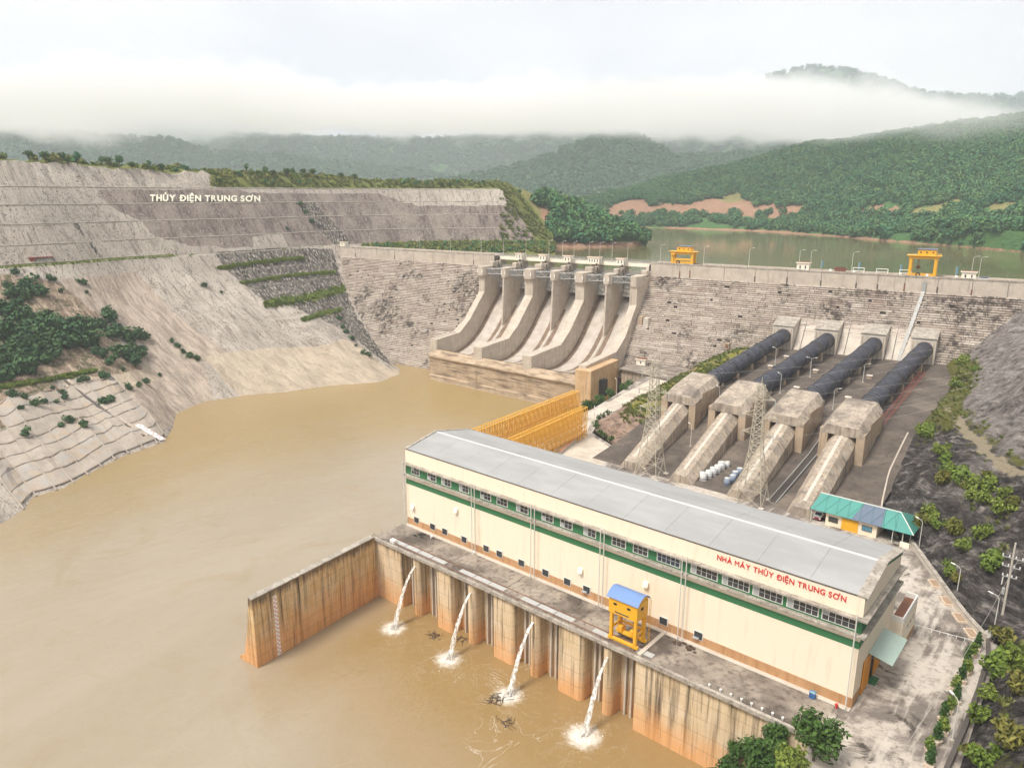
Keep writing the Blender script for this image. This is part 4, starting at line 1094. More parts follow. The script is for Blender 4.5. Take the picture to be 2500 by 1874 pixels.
# small vents and lamps on the wall
for a, z_ in ((-134.6, 21.6), (-118.9, 25.2), (-81.7, 22.2), (-65.9, 24.8)):
    MB().loops([(a, Y0 - .01, z_), (a + 1.1, Y0 - .01, z_), (a + 1.1, Y0 - .01, z_ + .9), (a, Y0 - .01, z_ + .9)],
               [(a, Y0 - .75, z_ - .15), (a + 1.1, Y0 - .75, z_ - .15), (a + 1.1, Y0 - .35, z_ + .75), (a, Y0 - .35, z_ + .75)]).build('vent_hood', 'cream_pale', ph)
# lettering, one mesh per character
def letters(text, width, height, mat, parent, place_fn, bold=.03, depth=.05, gap=.17, space=.42):
    gl = []
    for ch in text:
        if ch == ' ': gl.append((None, space * height)); continue
        base = {'Đ': 'D', 'Ơ': 'O'}.get(ch, ch)
        cu = bpy.data.curves.new('glyph', 'FONT'); cu.body = base; cu.size = 1.0; cu.extrude = depth; cu.offset = 0.0 if base in 'MÁ' and base == 'M' else min(bold, .02) if base == 'R' else bold
        ob = bpy.data.objects.new('glyph', cu); COL.objects.link(ob)
        bpy.context.view_layer.update()
        me = bpy.data.meshes.new_from_object(ob.evaluated_get(bpy.context.evaluated_depsgraph_get()))
        bpy.data.objects.remove(ob); bpy.data.curves.remove(cu)
        co = np.array([v.co[:] for v in me.vertices])
        x0_, x1_ = co[:, 0].min(), co[:, 0].max()
        ex = {'Đ': [(x0_ - .10, .32), (x0_ + .30, .32), (x0_ + .30, .43), (x0_ - .10, .43)],
              'Ơ': [(x1_ - .16, .60), (x1_ - .02, .52), (x1_ + .09, .66), (x1_ + .11, .86), (x1_ - .01, .86), (x1_ - .03, .72)]}.get(ch)
        if ex:
            b2 = MB().loops([(x, y, -depth * 1.02) for x, y in ex], [(x, y, depth * 1.02) for x, y in ex])
            V_ = [v.co[:] for v in me.vertices] + b2.V; n0_ = len(me.vertices); F_ = [tuple(q.vertices) for q in me.polygons] + [tuple(i + n0_ for i in f) for f in b2.F]
            me = bpy.data.meshes.new('glyph'); me.from_pydata(V_, [], F_); co = np.array(V_)
        gl.append((me, co))
    caps = [c for (m_, c) in gl if m_ is not None]
    cap = .73
    k = height / cap
    xs_, x = [], 0.0
    for m_, c in gl:
        if m_ is None: xs_.append(None); x += c; continue
        w = (c[:, 0].max() - c[:, 0].min()) * k
        xs_.append(x - c[:, 0].min() * k); x += w + gap * height
    sx = width / (x - gap * height)
    for (m_, c), xo in zip(gl, xs_):
        if m_ is None: continue
        for v, q in zip(m_.vertices, c):
            v.co = place_fn((q[0] * k + xo) * sx, q[1] * k, q[2])
        m_.materials.clear(); m_.materials.append(M[mat])
        o = bpy.data.objects.new('letter', m_); COL.objects.link(o); adopt(o, parent)
letters('NHÀ MÁY THỦY ĐIỆN TRUNG SƠN', 22.6, 1.05, 'red_letter', ph, lambda a, b, c: (-51.1 + a, Y0 - .06 - c, 35.35 + b), bold=.014)
# end wall: sliding doors under an awning, low annex behind
dr = MB().box(X1 + .001, X1 + .08, 122.4, 133.2, Z0, 22.7).build('doorway', 'black', ph)
MB().box(X1 + .09, X1 + .24, 122.2, 126.6, Z0 + .05, 22.9).build('door_leaf', 'orange_door', ph)
MB().box(X1 + .09, X1 + .24, 129.3, 133.4, Z0 + .05, 22.9).build('door_leaf', 'orange_door', ph)
MB().box(X1 + .085, X1 + 1.4, 126.6, 129.3, Z0 + .004, Z0 + .10).build('sill', 'green_paint', ph)
MB().loops([(X1 + .1, 124.6, 23.5), (X1 + .1, 134.6, 23.5), (X1 + 4.0, 134.6, 22.7), (X1 + 4.0, 124.6, 22.7)], [(X1 + .1, 124.6, 23.6), (X1 + .1, 134.6, 23.6), (X1 + 4.0, 134.6, 22.8), (X1 + 4.0, 124.6, 22.8)]).build('awning', 'awning', ph)
for y_ in (126, 130, 134): MB().tube((X1 + .1, y_, 22.0), (X1 + 3.6, y_, 22.68), .06, n=5).build('awning_bracket', 'steel', ph)
ax0, ax1, ay0, ay1 = X1 + .001, X1 + 2.2, 139.2, 150.2
an = MB().bbox(ax0, ax1, ay0, ay1, Z0, 23.0, .03).build('annex', 'cream_pale', ph)
for a, b, c, d_ in ((ax0, ax1, ay0, ay0 + .25), (ax0, ax1, ay1 - .25, ay1), (ax1 - .25, ax1, ay0 + .251, ay1 - .251)):
    MB().box(a, b, c, d_, 23.0, 24.1).build('annex_parapet', 'white', an)
MB().box(ax0 + .01, ax1 - .26, ay0 + .26, ay1 - .26, 23.0, 23.05).build('annex_roof', 'rust', an)
for y_ in (143.2, 145.4, 147.6): MB().box(ax1 + .0, ax1 + .05, y_, y_ + 1.0, 20.2, 20.8).build('annex_window', 'glass', an)
MB().box(ax1 + .001, ax1 + .06, ay0, ay1, Z0, 17.6).build('annex_plinth', 'plinth', an)

# ================================================================== TAILRACE WALL AND DECK
tw = thing('tailrace_wall', 'rust-stained concrete tailrace wall with rounded piers below the powerhouse deck', 'retaining wall', (-90, 110, 0))
MB().box(-137.2, -28.2, 110.6, 117.0, -4, 15.7).build('wall', 'concrete_tail', tw)
MB().bbox(-137.3, -60.6, 107.1, 117.6, 15.3, 16.5, .1).build('deck', 'concrete_dirty', tw)
def pier_plan(x0, x1, yf, yb, r):
    pts = [(x0, yb)]
    for a in np.linspace(math.pi, math.pi * 1.5, 6): pts.append((x0 + r + r * math.cos(a), yf + r + r * math.sin(a)))
    for a in np.linspace(math.pi * 1.5, math.pi * 2, 6): pts.append((x1 - r + r * math.cos(a), yf + r + r * math.sin(a)))
    pts.append((x1, yb)); return pts
for a, b in ((-137.2, -127.6), (-115.6, -110.0), (-97.6, -91.2), (-79.6, -73.0)):
    MB().prism(pier_plan(a, b, 107.2, 110.61, 1.2 if a > -130 else .6), -4, 15.3).build('pier', 'concrete_tail', tw)
for a, b in ((-123.7, -121.2), (-105.4, -102.9), (-87.0, -84.5), (-68.6, -66.1)):
    MB().prism(pier_plan(a, b, 107.2, 110.61, 1.2), -4, 15.0).build('narrow_pier', 'concrete_tail', tw)
for x in (-126.6, -125.4, -119.6, -118.3, -108.4, -107.2, -101.4, -100.0, -90.2, -89.0, -83.2, -81.8, -72.0, -70.8, -64.8, -63.4):
    MB().bbox(x, x + .45, 109.7, 110.62, -4, 15.0, .06).build('guide_rail', 'concrete_pale', tw)
for x in (-116.9, -98.9, -80.9):
    MB().box(x, x + 1.0, 110.3, 110.595, 3, 14).build('slot_strip', 'dark_steel', tw)  # dark strips in the recesses beside the wide piers
MB().box(-61.0, -28.2, 107.3, 110.599, -4, 15.6).build('flat_wall', 'concrete_tail', tw)
MB().bbox(-60.598, -27.8, 106.9, 117.55, 15.601, 16.45, .1).build('dark_deck', 'concrete_dirty', tw)
MB().box(-60.9, -60.1, 107.4, 117.4, 16.452, 16.75).build('deck_kerb', 'concrete_white', tw)
MB().bbox(-137.3, -27.8, 106.55, 107.15, 15.75, 16.62, .08).build('edge_beam', 'concrete_coping', tw)
for x in np.arange(-131.5, -62.5, 4.6):
    if int((x + 131.5) / 4.6) % 4 != 3:
        MB().box(x, x + 4.3, 108.1, 109.5, 16.5, 16.56).build('grating', 'grating', tw)
for y_ in (107.75, 109.85):
    MB().box(-131.8, -61.4, y_, y_ + .14, 16.5, 16.6).build('crane_rail', 'rust', tw)
for x in (-113, -95.5, -78.5): MB().box(x, x + .12, 110, 116.8, 16.501, 16.53).build('deck_joint', 'dark_steel', tw)
MB().bbox(-131.6, -130.0, 107.3, 108.4, 16.5, 17.4, .05).build('kiosk', 'white', tw)
for x, y_ in ((-125.6, 115.6), (-111.8, 116.4)):
    mbp = MB(); mbp.path([(x, y_, 16.5), (x, y_, 17.3), (x + .5, y_ - .25, 17.5), (x + .9, y_ - .3, 17.2)], .16, 7); mbp.build('gooseneck', 'white', tw)
rl = MB()
for z_ in (17.1, 17.6): rl.tube((-137.1, 106.75, z_), (-61.2, 106.75, z_), .035, n=4)
for x in np.arange(-137.1, -61, 1.9): rl.tube((x, 106.75, 16.55), (x, 106.75, 17.6), .035, n=4)
o = rl.build('handrail', 'dark_steel', tw); o['kind'] = 'stuff'
rl = MB()
for x in np.arange(-137.1, -136.9, 1): 
    for y_ in np.arange(107, 150, 2.2): rl.tube((-137.0, y_, 16.5), (-137.0, y_, 17.7), .05, n=4)
rl.build('handrail', 'steel', tw)['kind'] = 'stuff'
bol = local('bollard', 'white', 'bollard', 'white bollards along the deck edge')
MB().tube((0, 0, 0), (0, 0, .55), .2, .26, n=8).build('post', 'white', bol); MB().tube((0, 0, .55), (0, 0, .75), .32, n=8).build('cap', 'white', bol)
for i, x in enumerate((-46.4, -44.3, -42.4, -40.5, -38.7, -36.9, -35.1, -33.4)):
    b = bol if i == 0 else dup(bol, (0, 0, 0))
    place(b, (x, 107.6, 16.45), 0, 'squat white bollard on the stained deck edge, %s from the left' % ORD[i], .7)
# things against the powerhouse wall
t_ = thing('blue_bin', 'small blue bin standing against the brown plinth near the powerhouse corner', 'bin', (-31.6, 116.4, 16.45))
MB().bbox(-32.1, -31.1, 116.0, 116.7, 16.45, 17.55, .05).build('body', 'blue_bin', t_); MB().bbox(-32.15, -31.05, 115.95, 116.75, 17.552, 17.7, .04).build('lid', 'glass_blue', t_)
t_ = thing('hydrant', 'small red hydrant at the near right corner of the powerhouse', 'hydrant', (-27.6, 116.2, 16.5))
MB().tube((-27.6, 116.2, 16.46), (-27.6, 116.2, 17.3), .17, n=8).build('post', 'red_letter', t_); MB().tube((-27.9, 116.2, 17.1), (-27.3, 116.2, 17.1), .12, n=6).build('outlet', 'red_letter', t_); MB().tube((-27.6, 116.2, 17.3), (-27.6, 116.2, 17.5), .24, .08, n=8).build('cap', 'red_letter', t_)
# debris lying about on the deck
for x, y_, L, lab in ((-131.8, 113.6, 4.2, 'dark rubber sheet lying on the deck near the left corner'), (-127.9, 114.6, 1.6, 'short dark plank lying on the deck by the plinth'), (-72.5, 115.0, 3.4, 'heap of grey rubble on the deck left of the yellow crane'), (-57.8, 114.6, 4.6, 'heap of brown scrap on the deck right of the yellow crane')):
    t_ = MB(); R = random.Random(int(-x * 10))
    if L < 2: t_.bbox(x, x + L, y_, y_ + .3, 16.5, 16.62, .03)
    else:
        for q in range(3 if 'rubber' in lab else 26):
            a = x + R.random() * L; b = y_ + R.random() * 1.6; s_ = R.uniform(.25, .7) * (2.6 if 'rubber' in lab else 1)
            t_.bbox(a, a + s_, b, b + s_ * R.uniform(.4, .9), 16.46, 16.55 + (R.random() * .4 if 'rubber' not in lab else .06 + .05 * q), .03)
    nm = 'rubber_sheet' if 'rubber' in lab else 'plank' if 'plank' in lab else 'rubble_heap'
    tag(t_.build(nm, 'rubber' if 'rubber' in lab else 'debris' if 'brown' in lab or 'plank' in lab else 'concrete_dirty'), lab, 'sheet' if 'rubber' in lab else 'plank' if 'plank' in lab else 'rubble')

# wing wall with the river gauge
ww = thing('wing_wall', 'free-standing rust-streaked concrete wing wall reaching out into the river', 'wing wall', (-135, 88, 0))
A0, A1 = np.array((-133.2, 70.6)), np.array((-136.6, 107.0))
def wsec(p): return [(p[0], p[1], -4), (p[0], p[1], 16.5), (p[0] - 1.5, p[1], 16.5), (p[0] - 2.6, p[1] - .2, 9), (p[0] - 4.6, p[1] - .4, 1.6), (p[0] - 6.3, p[1] - .6, .6), (p[0] - 6.3, p[1] - .6, -4)]
MB().loops(wsec(A0), wsec(A1)).build('wall', 'concrete_wing', ww)
MB().loops([(A0[0] + .1, A0[1] - .1, 16.5), (A0[0] - 1.65, A0[1] - .1, 16.5), (A0[0] - 1.65, A0[1] - .1, 16.75), (A0[0] + .1, A0[1] - .1, 16.75)],
           [(A1[0] + .1, A1[1] - .6, 16.5), (A1[0] - 1.65, A1[1] - .6, 16.5), (A1[0] - 1.65, A1[1] - .6, 16.75), (A1[0] + .1, A1[1] - .6, 16.75)]).build('coping', 'concrete_coping', ww)
dirw = (A1 - A0) / np.linalg.norm(A1 - A0)
gz = A0 + dirw * 5.2
g = MB().loops([(gz[0] + .01, gz[1], 0.2), (gz[0] + .01 + dirw[0] * .95, gz[1] + dirw[1] * .95, .2), (gz[0] + .01 + dirw[0] * .95, gz[1] + dirw[1] * .95, 14.9), (gz[0] + .01, gz[1], 14.9)],
               [(gz[0] + .09, gz[1], .2), (gz[0] + .09 + dirw[0] * .95, gz[1] + dirw[1] * .95, .2), (gz[0] + .09 + dirw[0] * .95, gz[1] + dirw[1] * .95, 14.9), (gz[0] + .09, gz[1], 14.9)]).build('gauge_board', 'white', ww)
mk = MB()
for i in range(28):
    z_ = .5 + i * .51; o_ = .08 if i % 2 else .5
    p0 = gz + dirw * o_; p1 = gz + dirw * (o_ + .36)
    mk.loops([(p0[0] + .092, p0[1], z_), (p1[0] + .092, p1[1], z_), (p1[0] + .092, p1[1], z_ + .26), (p0[0] + .092, p0[1], z_ + .26)],
             [(p0[0] + .11, p0[1], z_), (p1[0] + .11, p1[1], z_), (p1[0] + .11, p1[1], z_ + .26), (p0[0] + .11, p0[1], z_ + .26)])
mk.build('gauge_marks', 'red_letter', g)['kind'] = 'stuff'

# jets of cooling water
for i, (jx, jy) in enumerate(((-122.5, 100.2), (-103.9, 100.2), (-85.8, 99.7), (-67.2, 100.1))):
    t_ = thing('water_jet', 'white jet of water falling from the tailrace wall, %s from the left' % ORD[i], 'water jet', (jx, jy, 0), 'jets from the tailrace wall')
    R = random.Random(i); ring = []; nseg = 26
    V = []
    for k in range(nseg + 1):
        f = k / nseg
        y_ = 109.2 + (jy - 109.2) * (1 - (1 - f) ** 1.0) ** .62; z_ = 13.9 * (1 - f ** 1.25) - .1
        y_ = 109.2 + (jy - 109.2) * f ** .60
        r = .24 + .46 * f ** 1.1 + R.uniform(-.05, .05)
        V.append([(jx + math.cos(a) * r * R.uniform(.8, 1.2), y_ + math.sin(a) * r * .8 * R.uniform(.8, 1.2), z_ + math.sin(a) * r * .5) for a in np.linspace(0, 2 * math.pi, 11)[:-1]])
    G = np.array([v + [v[0]] for v in V])
    MB().grid(G).build('stream', 'falling_water', t_, True)
    sp = MB()
    for k in range(260):
        a, d_ = R.uniform(0, 2 * math.pi), abs(R.gauss(0, 1.25)); s_ = R.uniform(.04, .17) * (1.6 if d_ < .8 else 1)
        x, y_, z_ = jx + d_ * math.cos(a) * 1.3, jy - .3 + d_ * math.sin(a) * 1.3, max(0, R.uniform(-.05, 1.1) * math.exp(-d_))
        sp.add([(x - s_, y_, z_), (x + s_, y_ - s_ * .5, z_ + s_ * .4), (x, y_ + s_, z_ + s_ * .8), (x, y_, z_ - s_ * .5)], [(0, 1, 2), (0, 3, 1), (1, 3, 2), (0, 2, 3)])
    o = sp.build('splash', 'falling_water', t_); o['kind'] = 'stuff'
# floating driftwood
for i, (x, y_, n_, lab) in enumerate(((-113.0, 104.0, 26, 'raft of driftwood in the corner below the second jet'), (-86.9, 96.5, 30, 'patch of driftwood floating left of the third jet'), (-80.6, 93.0, 22, 'dark driftwood drifting between the third and fourth jets'), (-107.2, 107.0, 14, 'twigs caught beside the second narrow pier'))):
    m_ = MB(); R = random.Random(40 + i)
    for k in range(n_):
        a = R.uniform(0, math.pi); L = R.uniform(.3, 1.1); cx_, cy_ = x + R.gauss(0, .9), y_ + R.gauss(0, .8)
        m_.tube((cx_ - L * math.cos(a), cy_ - L * math.sin(a), .05), (cx_ + L * math.cos(a), cy_ + L * math.sin(a), .12 + R.random() * .12), R.uniform(.03, .07), n=5)
    tag(m_.build('driftwood', 'debris'), lab, 'driftwood', kind='stuff')
# ================================================================== PENSTOCKS
PT = [dam(s, 24.5, 0) for s in (318, 337, 356.2, 375.5)]
PF = [(-113.3, 189.5), (-95.8, 189.5), (-77.3, 189.5), (-59.8, 189.2)]
SB = [(313, 322.2), (331.6, 341.2), (350.8, 360.6), (370.4, 379.8)]
WHICH = ['leftmost', 'second from the left', 'third from the left', 'rightmost']
for i in range(4):
    (xt, yt, _), (xf_, yf) = PT[i], PF[i]
    px_ = lambda y, xt=xt, yt=yt, xf_=xf_, yf=yf: xt + (xf_ - xt) * (yt - y) / (yt - yf)
    loc = lambda u, v, z, f=px_: (f(v) + u, v, z)
    # intake block on the dam face
    s0, s1 = SB[i]
    ib = thing('intake_block', 'pale concrete penstock outlet block on the dam face, %s of four' % WHICH[i], 'outlet block', dam((s0 + s1) / 2, 20, 30), 'penstock outlet blocks')
    pr = [(8, 27), (8, 45.0), (11.4, 43.4), (24.0, 41.2), (24.4, 40.6), (24.4, 27)]
    MB(dam).loops([(s1, n, z) for n, z in pr], [(s0, n, z) for n, z in pr]).build('body', 'concrete_white', ib)
    MB(dam).loops([(s0 - .25, 11.0, 43.75), (s1 + .25, 11.0, 43.75), (s1 + .25, 24.7, 41.3), (s0 - .25, 24.7, 41.3)], [(s0 - .25, 11.0, 43.95), (s1 + .25, 11.0, 43.95), (s1 + .25, 24.7, 41.55), (s0 - .25, 24.7, 41.55)]).build('cap', 'concrete_coping', ib)
    for k in range(6):
        sx = s0 + .6 + k * (s1 - s0 - 1.6) / 5
        MB(dam).box(sx, sx + .35, 24.401, 24.52, 29.5, 40.2).build('form_strip', 'concrete_anchor_side', ib)
    if i < 3:
        n0, n1 = s1 + .35, SB[i + 1][0] - .35
        MB(dam).loops([(n0, 11.2, 43.4), (n1, 11.2, 43.4), (n1, face_n(28) + 1.4, 28), (n0, face_n(28) + 1.4, 28)],
                      [(n0, 9.5, 43.6), (n1, 9.5, 43.6), (n1, face_n(28) - .5, 28), (n0, face_n(28) - .5, 28)]).build('flank_slab', 'concrete_white', dam_t)
        MB(dam).loops([(n0 + 2.7, 11.3, 43.5), (n0 + 3.0, 11.3, 43.5), (n0 + 3.0, face_n(28) + 1.6, 28), (n0 + 2.7, face_n(28) + 1.6, 28)],
                      [(n0 + 2.7, 11.1, 43.3), (n0 + 3.0, 11.1, 43.3), (n0 + 3.0, face_n(28) + 1.2, 28), (n0 + 2.7, face_n(28) + 1.2, 28)]).build('slab_joint', 'dark_steel', dam_t)
    # steel pipe
    pen = thing('penstock', 'dark blue-grey steel penstock pipe with ring collars, %s of four' % WHICH[i], 'penstock', (px_(290), 290, 30), 'penstocks on the apron')
    ya, yb, za, zb_ = yt + 1.2, 243.0, 36.7, 31.9
    axis = lambda f: np.array((px_(ya + (yb - ya) * f), ya + (yb - ya) * f, za + (zb_ - za) * f))
    NS = 6; RAD = 3.15
    for k in range(NS):
        f0, f1 = k / NS, (k + 1) / NS
        sec = MB().tube(axis(f0 + .002), axis(f1 - .002), RAD, n=36).build('pipe_section', 'penstock', pen, False)
        for p_ in sec.data.polygons: p_.use_smooth = len(p_.vertices) == 4
        MB().tube(axis(f0 + .002), axis(f0 + .012), RAD + .26, n=36).build('collar', 'penstock', pen)
        MB().tube(axis(f0 + .0125), axis(f0 + .03), RAD + .10, RAD + .03, n=36).build('sleeve', 'penstock', pen)
        for q in range(1, 6):
            g0 = f0 + (f1 - f0) * (q / 6 + .03)
            MB().tube(axis(g0), axis(g0 + .0022), RAD + .07, n=36).build('band', 'black', sec)
        c_ = axis(f0 + .012)
        if k > 0:
            MB(lambda u, v, z, f=px_: (f(v) + u, v, z)).bbox(-2.9, 2.9, c_[1] - 1.3, c_[1] + 1.3, apron_z(c_[1]) - 1, c_[2] - RAD * .55, .2).build('saddle', 'concrete_anchor_side', pen)
    # anchor block
    an_ = thing('anchor_block', 'massive chamfered concrete anchor block round a penstock, %s of four' % WHICH[i], 'anchor block', (px_(234), 234, 24), 'penstock anchor blocks')
    def sec_(v, zt, zbm, hw=6.5, ch=2.5): return [loc(-hw, v, zbm), loc(-hw, v, zt - ch), loc(-hw + ch * .8, v, zt), loc(hw - ch * .8, v, zt), loc(hw, v, zt - ch), loc(hw, v, zbm)]
    mb = MB(); mb.loops(sec_(244.5, 36.7, 26), sec_(229.0, 34.6, 20.5)); body = mb.build('body', 'concrete_anchor', an_)
    mb = MB(); mb.loops(sec_(228.998, 34.6, 31.2), sec_(223.6, 33.0, 30.2)); mb.build('lintel', 'concrete_anchor', an_)
    for u0, u1 in ((-6.5, -4.1), (4.1, 6.5)):
        MB(loc).box(u0, u1, 223.7, 228.996, 19.5, 31.5).build('jamb', 'concrete_anchor_side', an_)
    MB(loc).box(6.501, 6.62, 229.2, 244.2, 27.2, 33.6).build('side_face', 'concrete_anchor_side', an_)
    # buried conduit down to the powerhouse
    cd = thing('conduit', 'sloping octagonal concrete conduit below its anchor block, %s of four' % WHICH[i], 'conduit', (px_(205), 205, 18), 'concrete conduits to the powerhouse')
    def sc(v, zt, zbm, hw=3.9): return [loc(-hw, v, zbm), loc(-hw, v, zt - 2.6), loc(-hw + 2.0, v, zt), loc(hw - 2.0, v, zt), loc(hw, v, zt - 2.6), loc(hw, v, zbm)]
    ye = yf
    mb = MB(); mb.loops(sc(232, 32.8, 19), sc(ye, 18.9, 14)); mb.build('body', 'concrete_anchor', cd)
    ctop = lambda v: 18.9 + (32.8 - 18.9) * (v - ye) / (232 - ye)
    MB().loops([loc(-.55, 228, ctop(228) - .2), loc(.35, 228, ctop(228) - .2), loc(.35, ye + 3, ctop(ye + 3) - .2), loc(-.55, ye + 3, ctop(ye + 3) - .2)],
               [loc(-.55, 228, ctop(228) + .05), loc(.35, 228, ctop(228) + .05), loc(.35, ye + 3, ctop(ye + 3) + .05), loc(-.55, ye + 3, ctop(ye + 3) + .05)]).build('seam', 'concrete_white', cd)
    for k in range(7):
        v = ye + 5 + k * 5.0
        MB().loops([tuple(np.array(p) + (0, 0, -.1)) for p in sc(v, ctop(v) + .12, 14, 3.98)], [tuple(np.array(p) + (0, 0, -.1)) for p in sc(v + .35, ctop(v + .35) + .12, 14, 3.98)]).build('joint_ring', 'concrete_anchor_side', cd)
# red handrail beside the rightmost pipe, steps between conduits
rh = thing('red_railing', 'red steel railing climbing beside the rightmost penstock', 'railing', (-57, 280, 29))
for off in (0, 1.5):
    a, b = np.array((-60.6 + off, 318, 32.2)), np.array((-56.6 + off, 246, 29.6))
    for h_ in (0, 1.0): MB().tube(a + (0, 0, h_), b + (0, 0, h_), .085, n=5).build('rail', 'red_steel', rh)
    for k in range(14):
        q = a + (b - a) * k / 13
        MB().tube(q - (0, 0, 2.2), q + (0, 0, 1.05), .06, n=5).build('post', 'red_steel', rh)
stw = thing('stairway', 'dark steel stairway between the third and fourth conduits', 'stairway', (-69, 205, 18))
for k in range(44):
    y_ = 193 + k * .95
    MB().box(-69.8, -67.9, y_, y_ + .55, apron_z(y_) - .2, apron_z(y_) + .32).build('step', 'dark_steel', stw)
for x in (-70.0, -67.8): MB().path([(x, 192.5, 17.0), (x, 224, 22.6), (x, 235, 25.8)], .14, 5).build('stringer', 'steel', stw)
# storage drums by the conduits
tank = local('storage_tank', 'tank', 'tank', 'storage tanks between the conduits')
b_ = MB().tube((0, 0, 0), (0, 0, 2.35), .95, n=20).build('shell', 'tank_white', tank, True)
for z_ in (.1, .85, 1.6, 2.25): MB().tube((0, 0, z_), (0, 0, z_ + .1), 1.0, n=20).build('hoop', 'tank_white', tank)
MB().tube((0, 0, 2.352), (0, 0, 2.42), .8, n=20).build('lid', 'white_pipe', tank); MB().tube((.4, 0, 2.42), (.4, 0, 2.6), .16, n=8).build('filler_cap', 'steel', tank)
for i, (x, y_, s_) in enumerate(((-90.9, 194.8, 1.05), (-90.2, 197.0, 1.0), (-89.9, 199.3, 1.05), (-89.6, 201.6, 1.0), (-89.4, 203.8, 1.1), (-88.6, 206.2, .8))):
    q = tank if i == 0 else dup(tank, (0, 0, 0))
    place(q, (x, y_, apron_z(y_) - .05), i * .7, 'white cylindrical tank beside the second conduit, %s from the powerhouse' % ORD[i], s_)
tk2 = dup(tank, (0, 0, 0))
for ch in tk2.children:
    if ch.name.startswith('shell') or ch.name.startswith('hoop'):
        ch.data = ch.data.copy(); ch.data.materials.clear(); ch.data.materials.append(M['tank_blue'])
for i, (x, y_) in enumerate(((-83.7, 195.7), (-83.2, 198.3), (-83.6, 200.9), (-83.4, 203.6))):
    q = tk2 if i == 0 else dup(tk2, (0, 0, 0))
    place(q, (x, y_, apron_z(y_) - .05), i, 'grey-blue cylindrical tank beside the third conduit, %s from the powerhouse' % ORD[i], .92)

# ================================================================== YELLOW RACK FRAMES BEHIND THE POWERHOUSE
def rack(label, p0, p1, h, depth):
    t_ = thing('rack_frame', label, 'steel frame', (p0[0], p0[1], YZ))
    p0 = np.array((*p0, YZ)); p1 = np.array((*p1, YZ)); L = np.linalg.norm(p1 - p0); d_ = (p1 - p0) / L; n_ = np.array((-d_[1], d_[0], 0))
    nb = int(L / 1.35)
    fr = MB()
    for o_ in (0, depth): fr.tube(n_ * o_, n_ * o_ + (0, 0, h), .17, n=4)
    for k in range(5): fr.tube(n_ * 0 + (0, 0, h * k / 5), n_ * depth + (0, 0, h * (k + 1) / 5), .075, n=4); fr.tube((0, 0, h * (k + 1) / 5), n_ * depth + (0, 0, h * (k + 1) / 5), .075, n=4)
    first = None
    for k in range(nb + 1):
        if first is None:
            first = fr.build('upright', 'yellow_truss', t_); o = first
        else:
            o = first.copy(); COL.objects.link(o); o.parent = t_
        o.location = p0 + d_ * (L * k / nb); o.matrix_parent_inverse = Matrix.Translation(-LOCS[t_.name])
    for o_ in (0, depth):
        for f in (.02, .5, 1.0):
            MB().tube(p0 + n_ * o_ + (0, 0, h * f), p1 + n_ * o_ + (0, 0, h * f), .15, n=4).build('chord', 'yellow_truss', t_)
    for k in range(nb):
        a, b = p0 + d_ * (L * k / nb), p0 + d_ * (L * (k + 1) / nb)
        if k % 2: a, b = b, a
        m_ = MB()
        for o_ in (0, depth):
            m_.tube(a + n_ * o_, b + n_ * o_ + (0, 0, h * .5), .09, n=4); m_.tube(b + n_ * o_ + (0, 0, h * .5), a + n_ * o_ + (0, 0, h), .09, n=4)
        m_.build('brace', 'yellow_truss', t_)['kind'] = 'stuff'
    return t_
rack('nearer yellow steel rack frame standing behind the powerhouse roof', (-144.2, 207), (-140.0, 156), 11.0, 2.2)
rack('farther and taller yellow steel rack frame beside the river water', (-157.8, 221), (-153.8, 156), 11.6, 2.4)
kb = thing('kerb_wall', 'low concrete kerb wall round the foot of the yellow rack frames', 'kerb', (-143, 196, YZ))
MB().loops([(-144.6, 209.6, YZ), (-144.0, 209.2, YZ), (-137.6, 186.0, YZ), (-138.4, 186.2, YZ)], [(-144.6, 209.6, YZ + 1.1), (-144.0, 209.2, YZ + 1.1), (-137.6, 186.0, YZ + 1.1), (-138.4, 186.2, YZ + 1.1)]).build('wall', 'concrete_pale', kb)
MB().loops([(-144.7, 209.7, YZ + 1.102), (-143.9, 209.2, YZ + 1.102), (-137.5, 185.9, YZ + 1.102), (-138.5, 186.2, YZ + 1.102)], [(-144.7, 209.7, YZ + 1.25), (-143.9, 209.2, YZ + 1.25), (-137.5, 185.9, YZ + 1.25), (-138.5, 186.2, YZ + 1.25)]).build('coping', 'terracotta', kb)

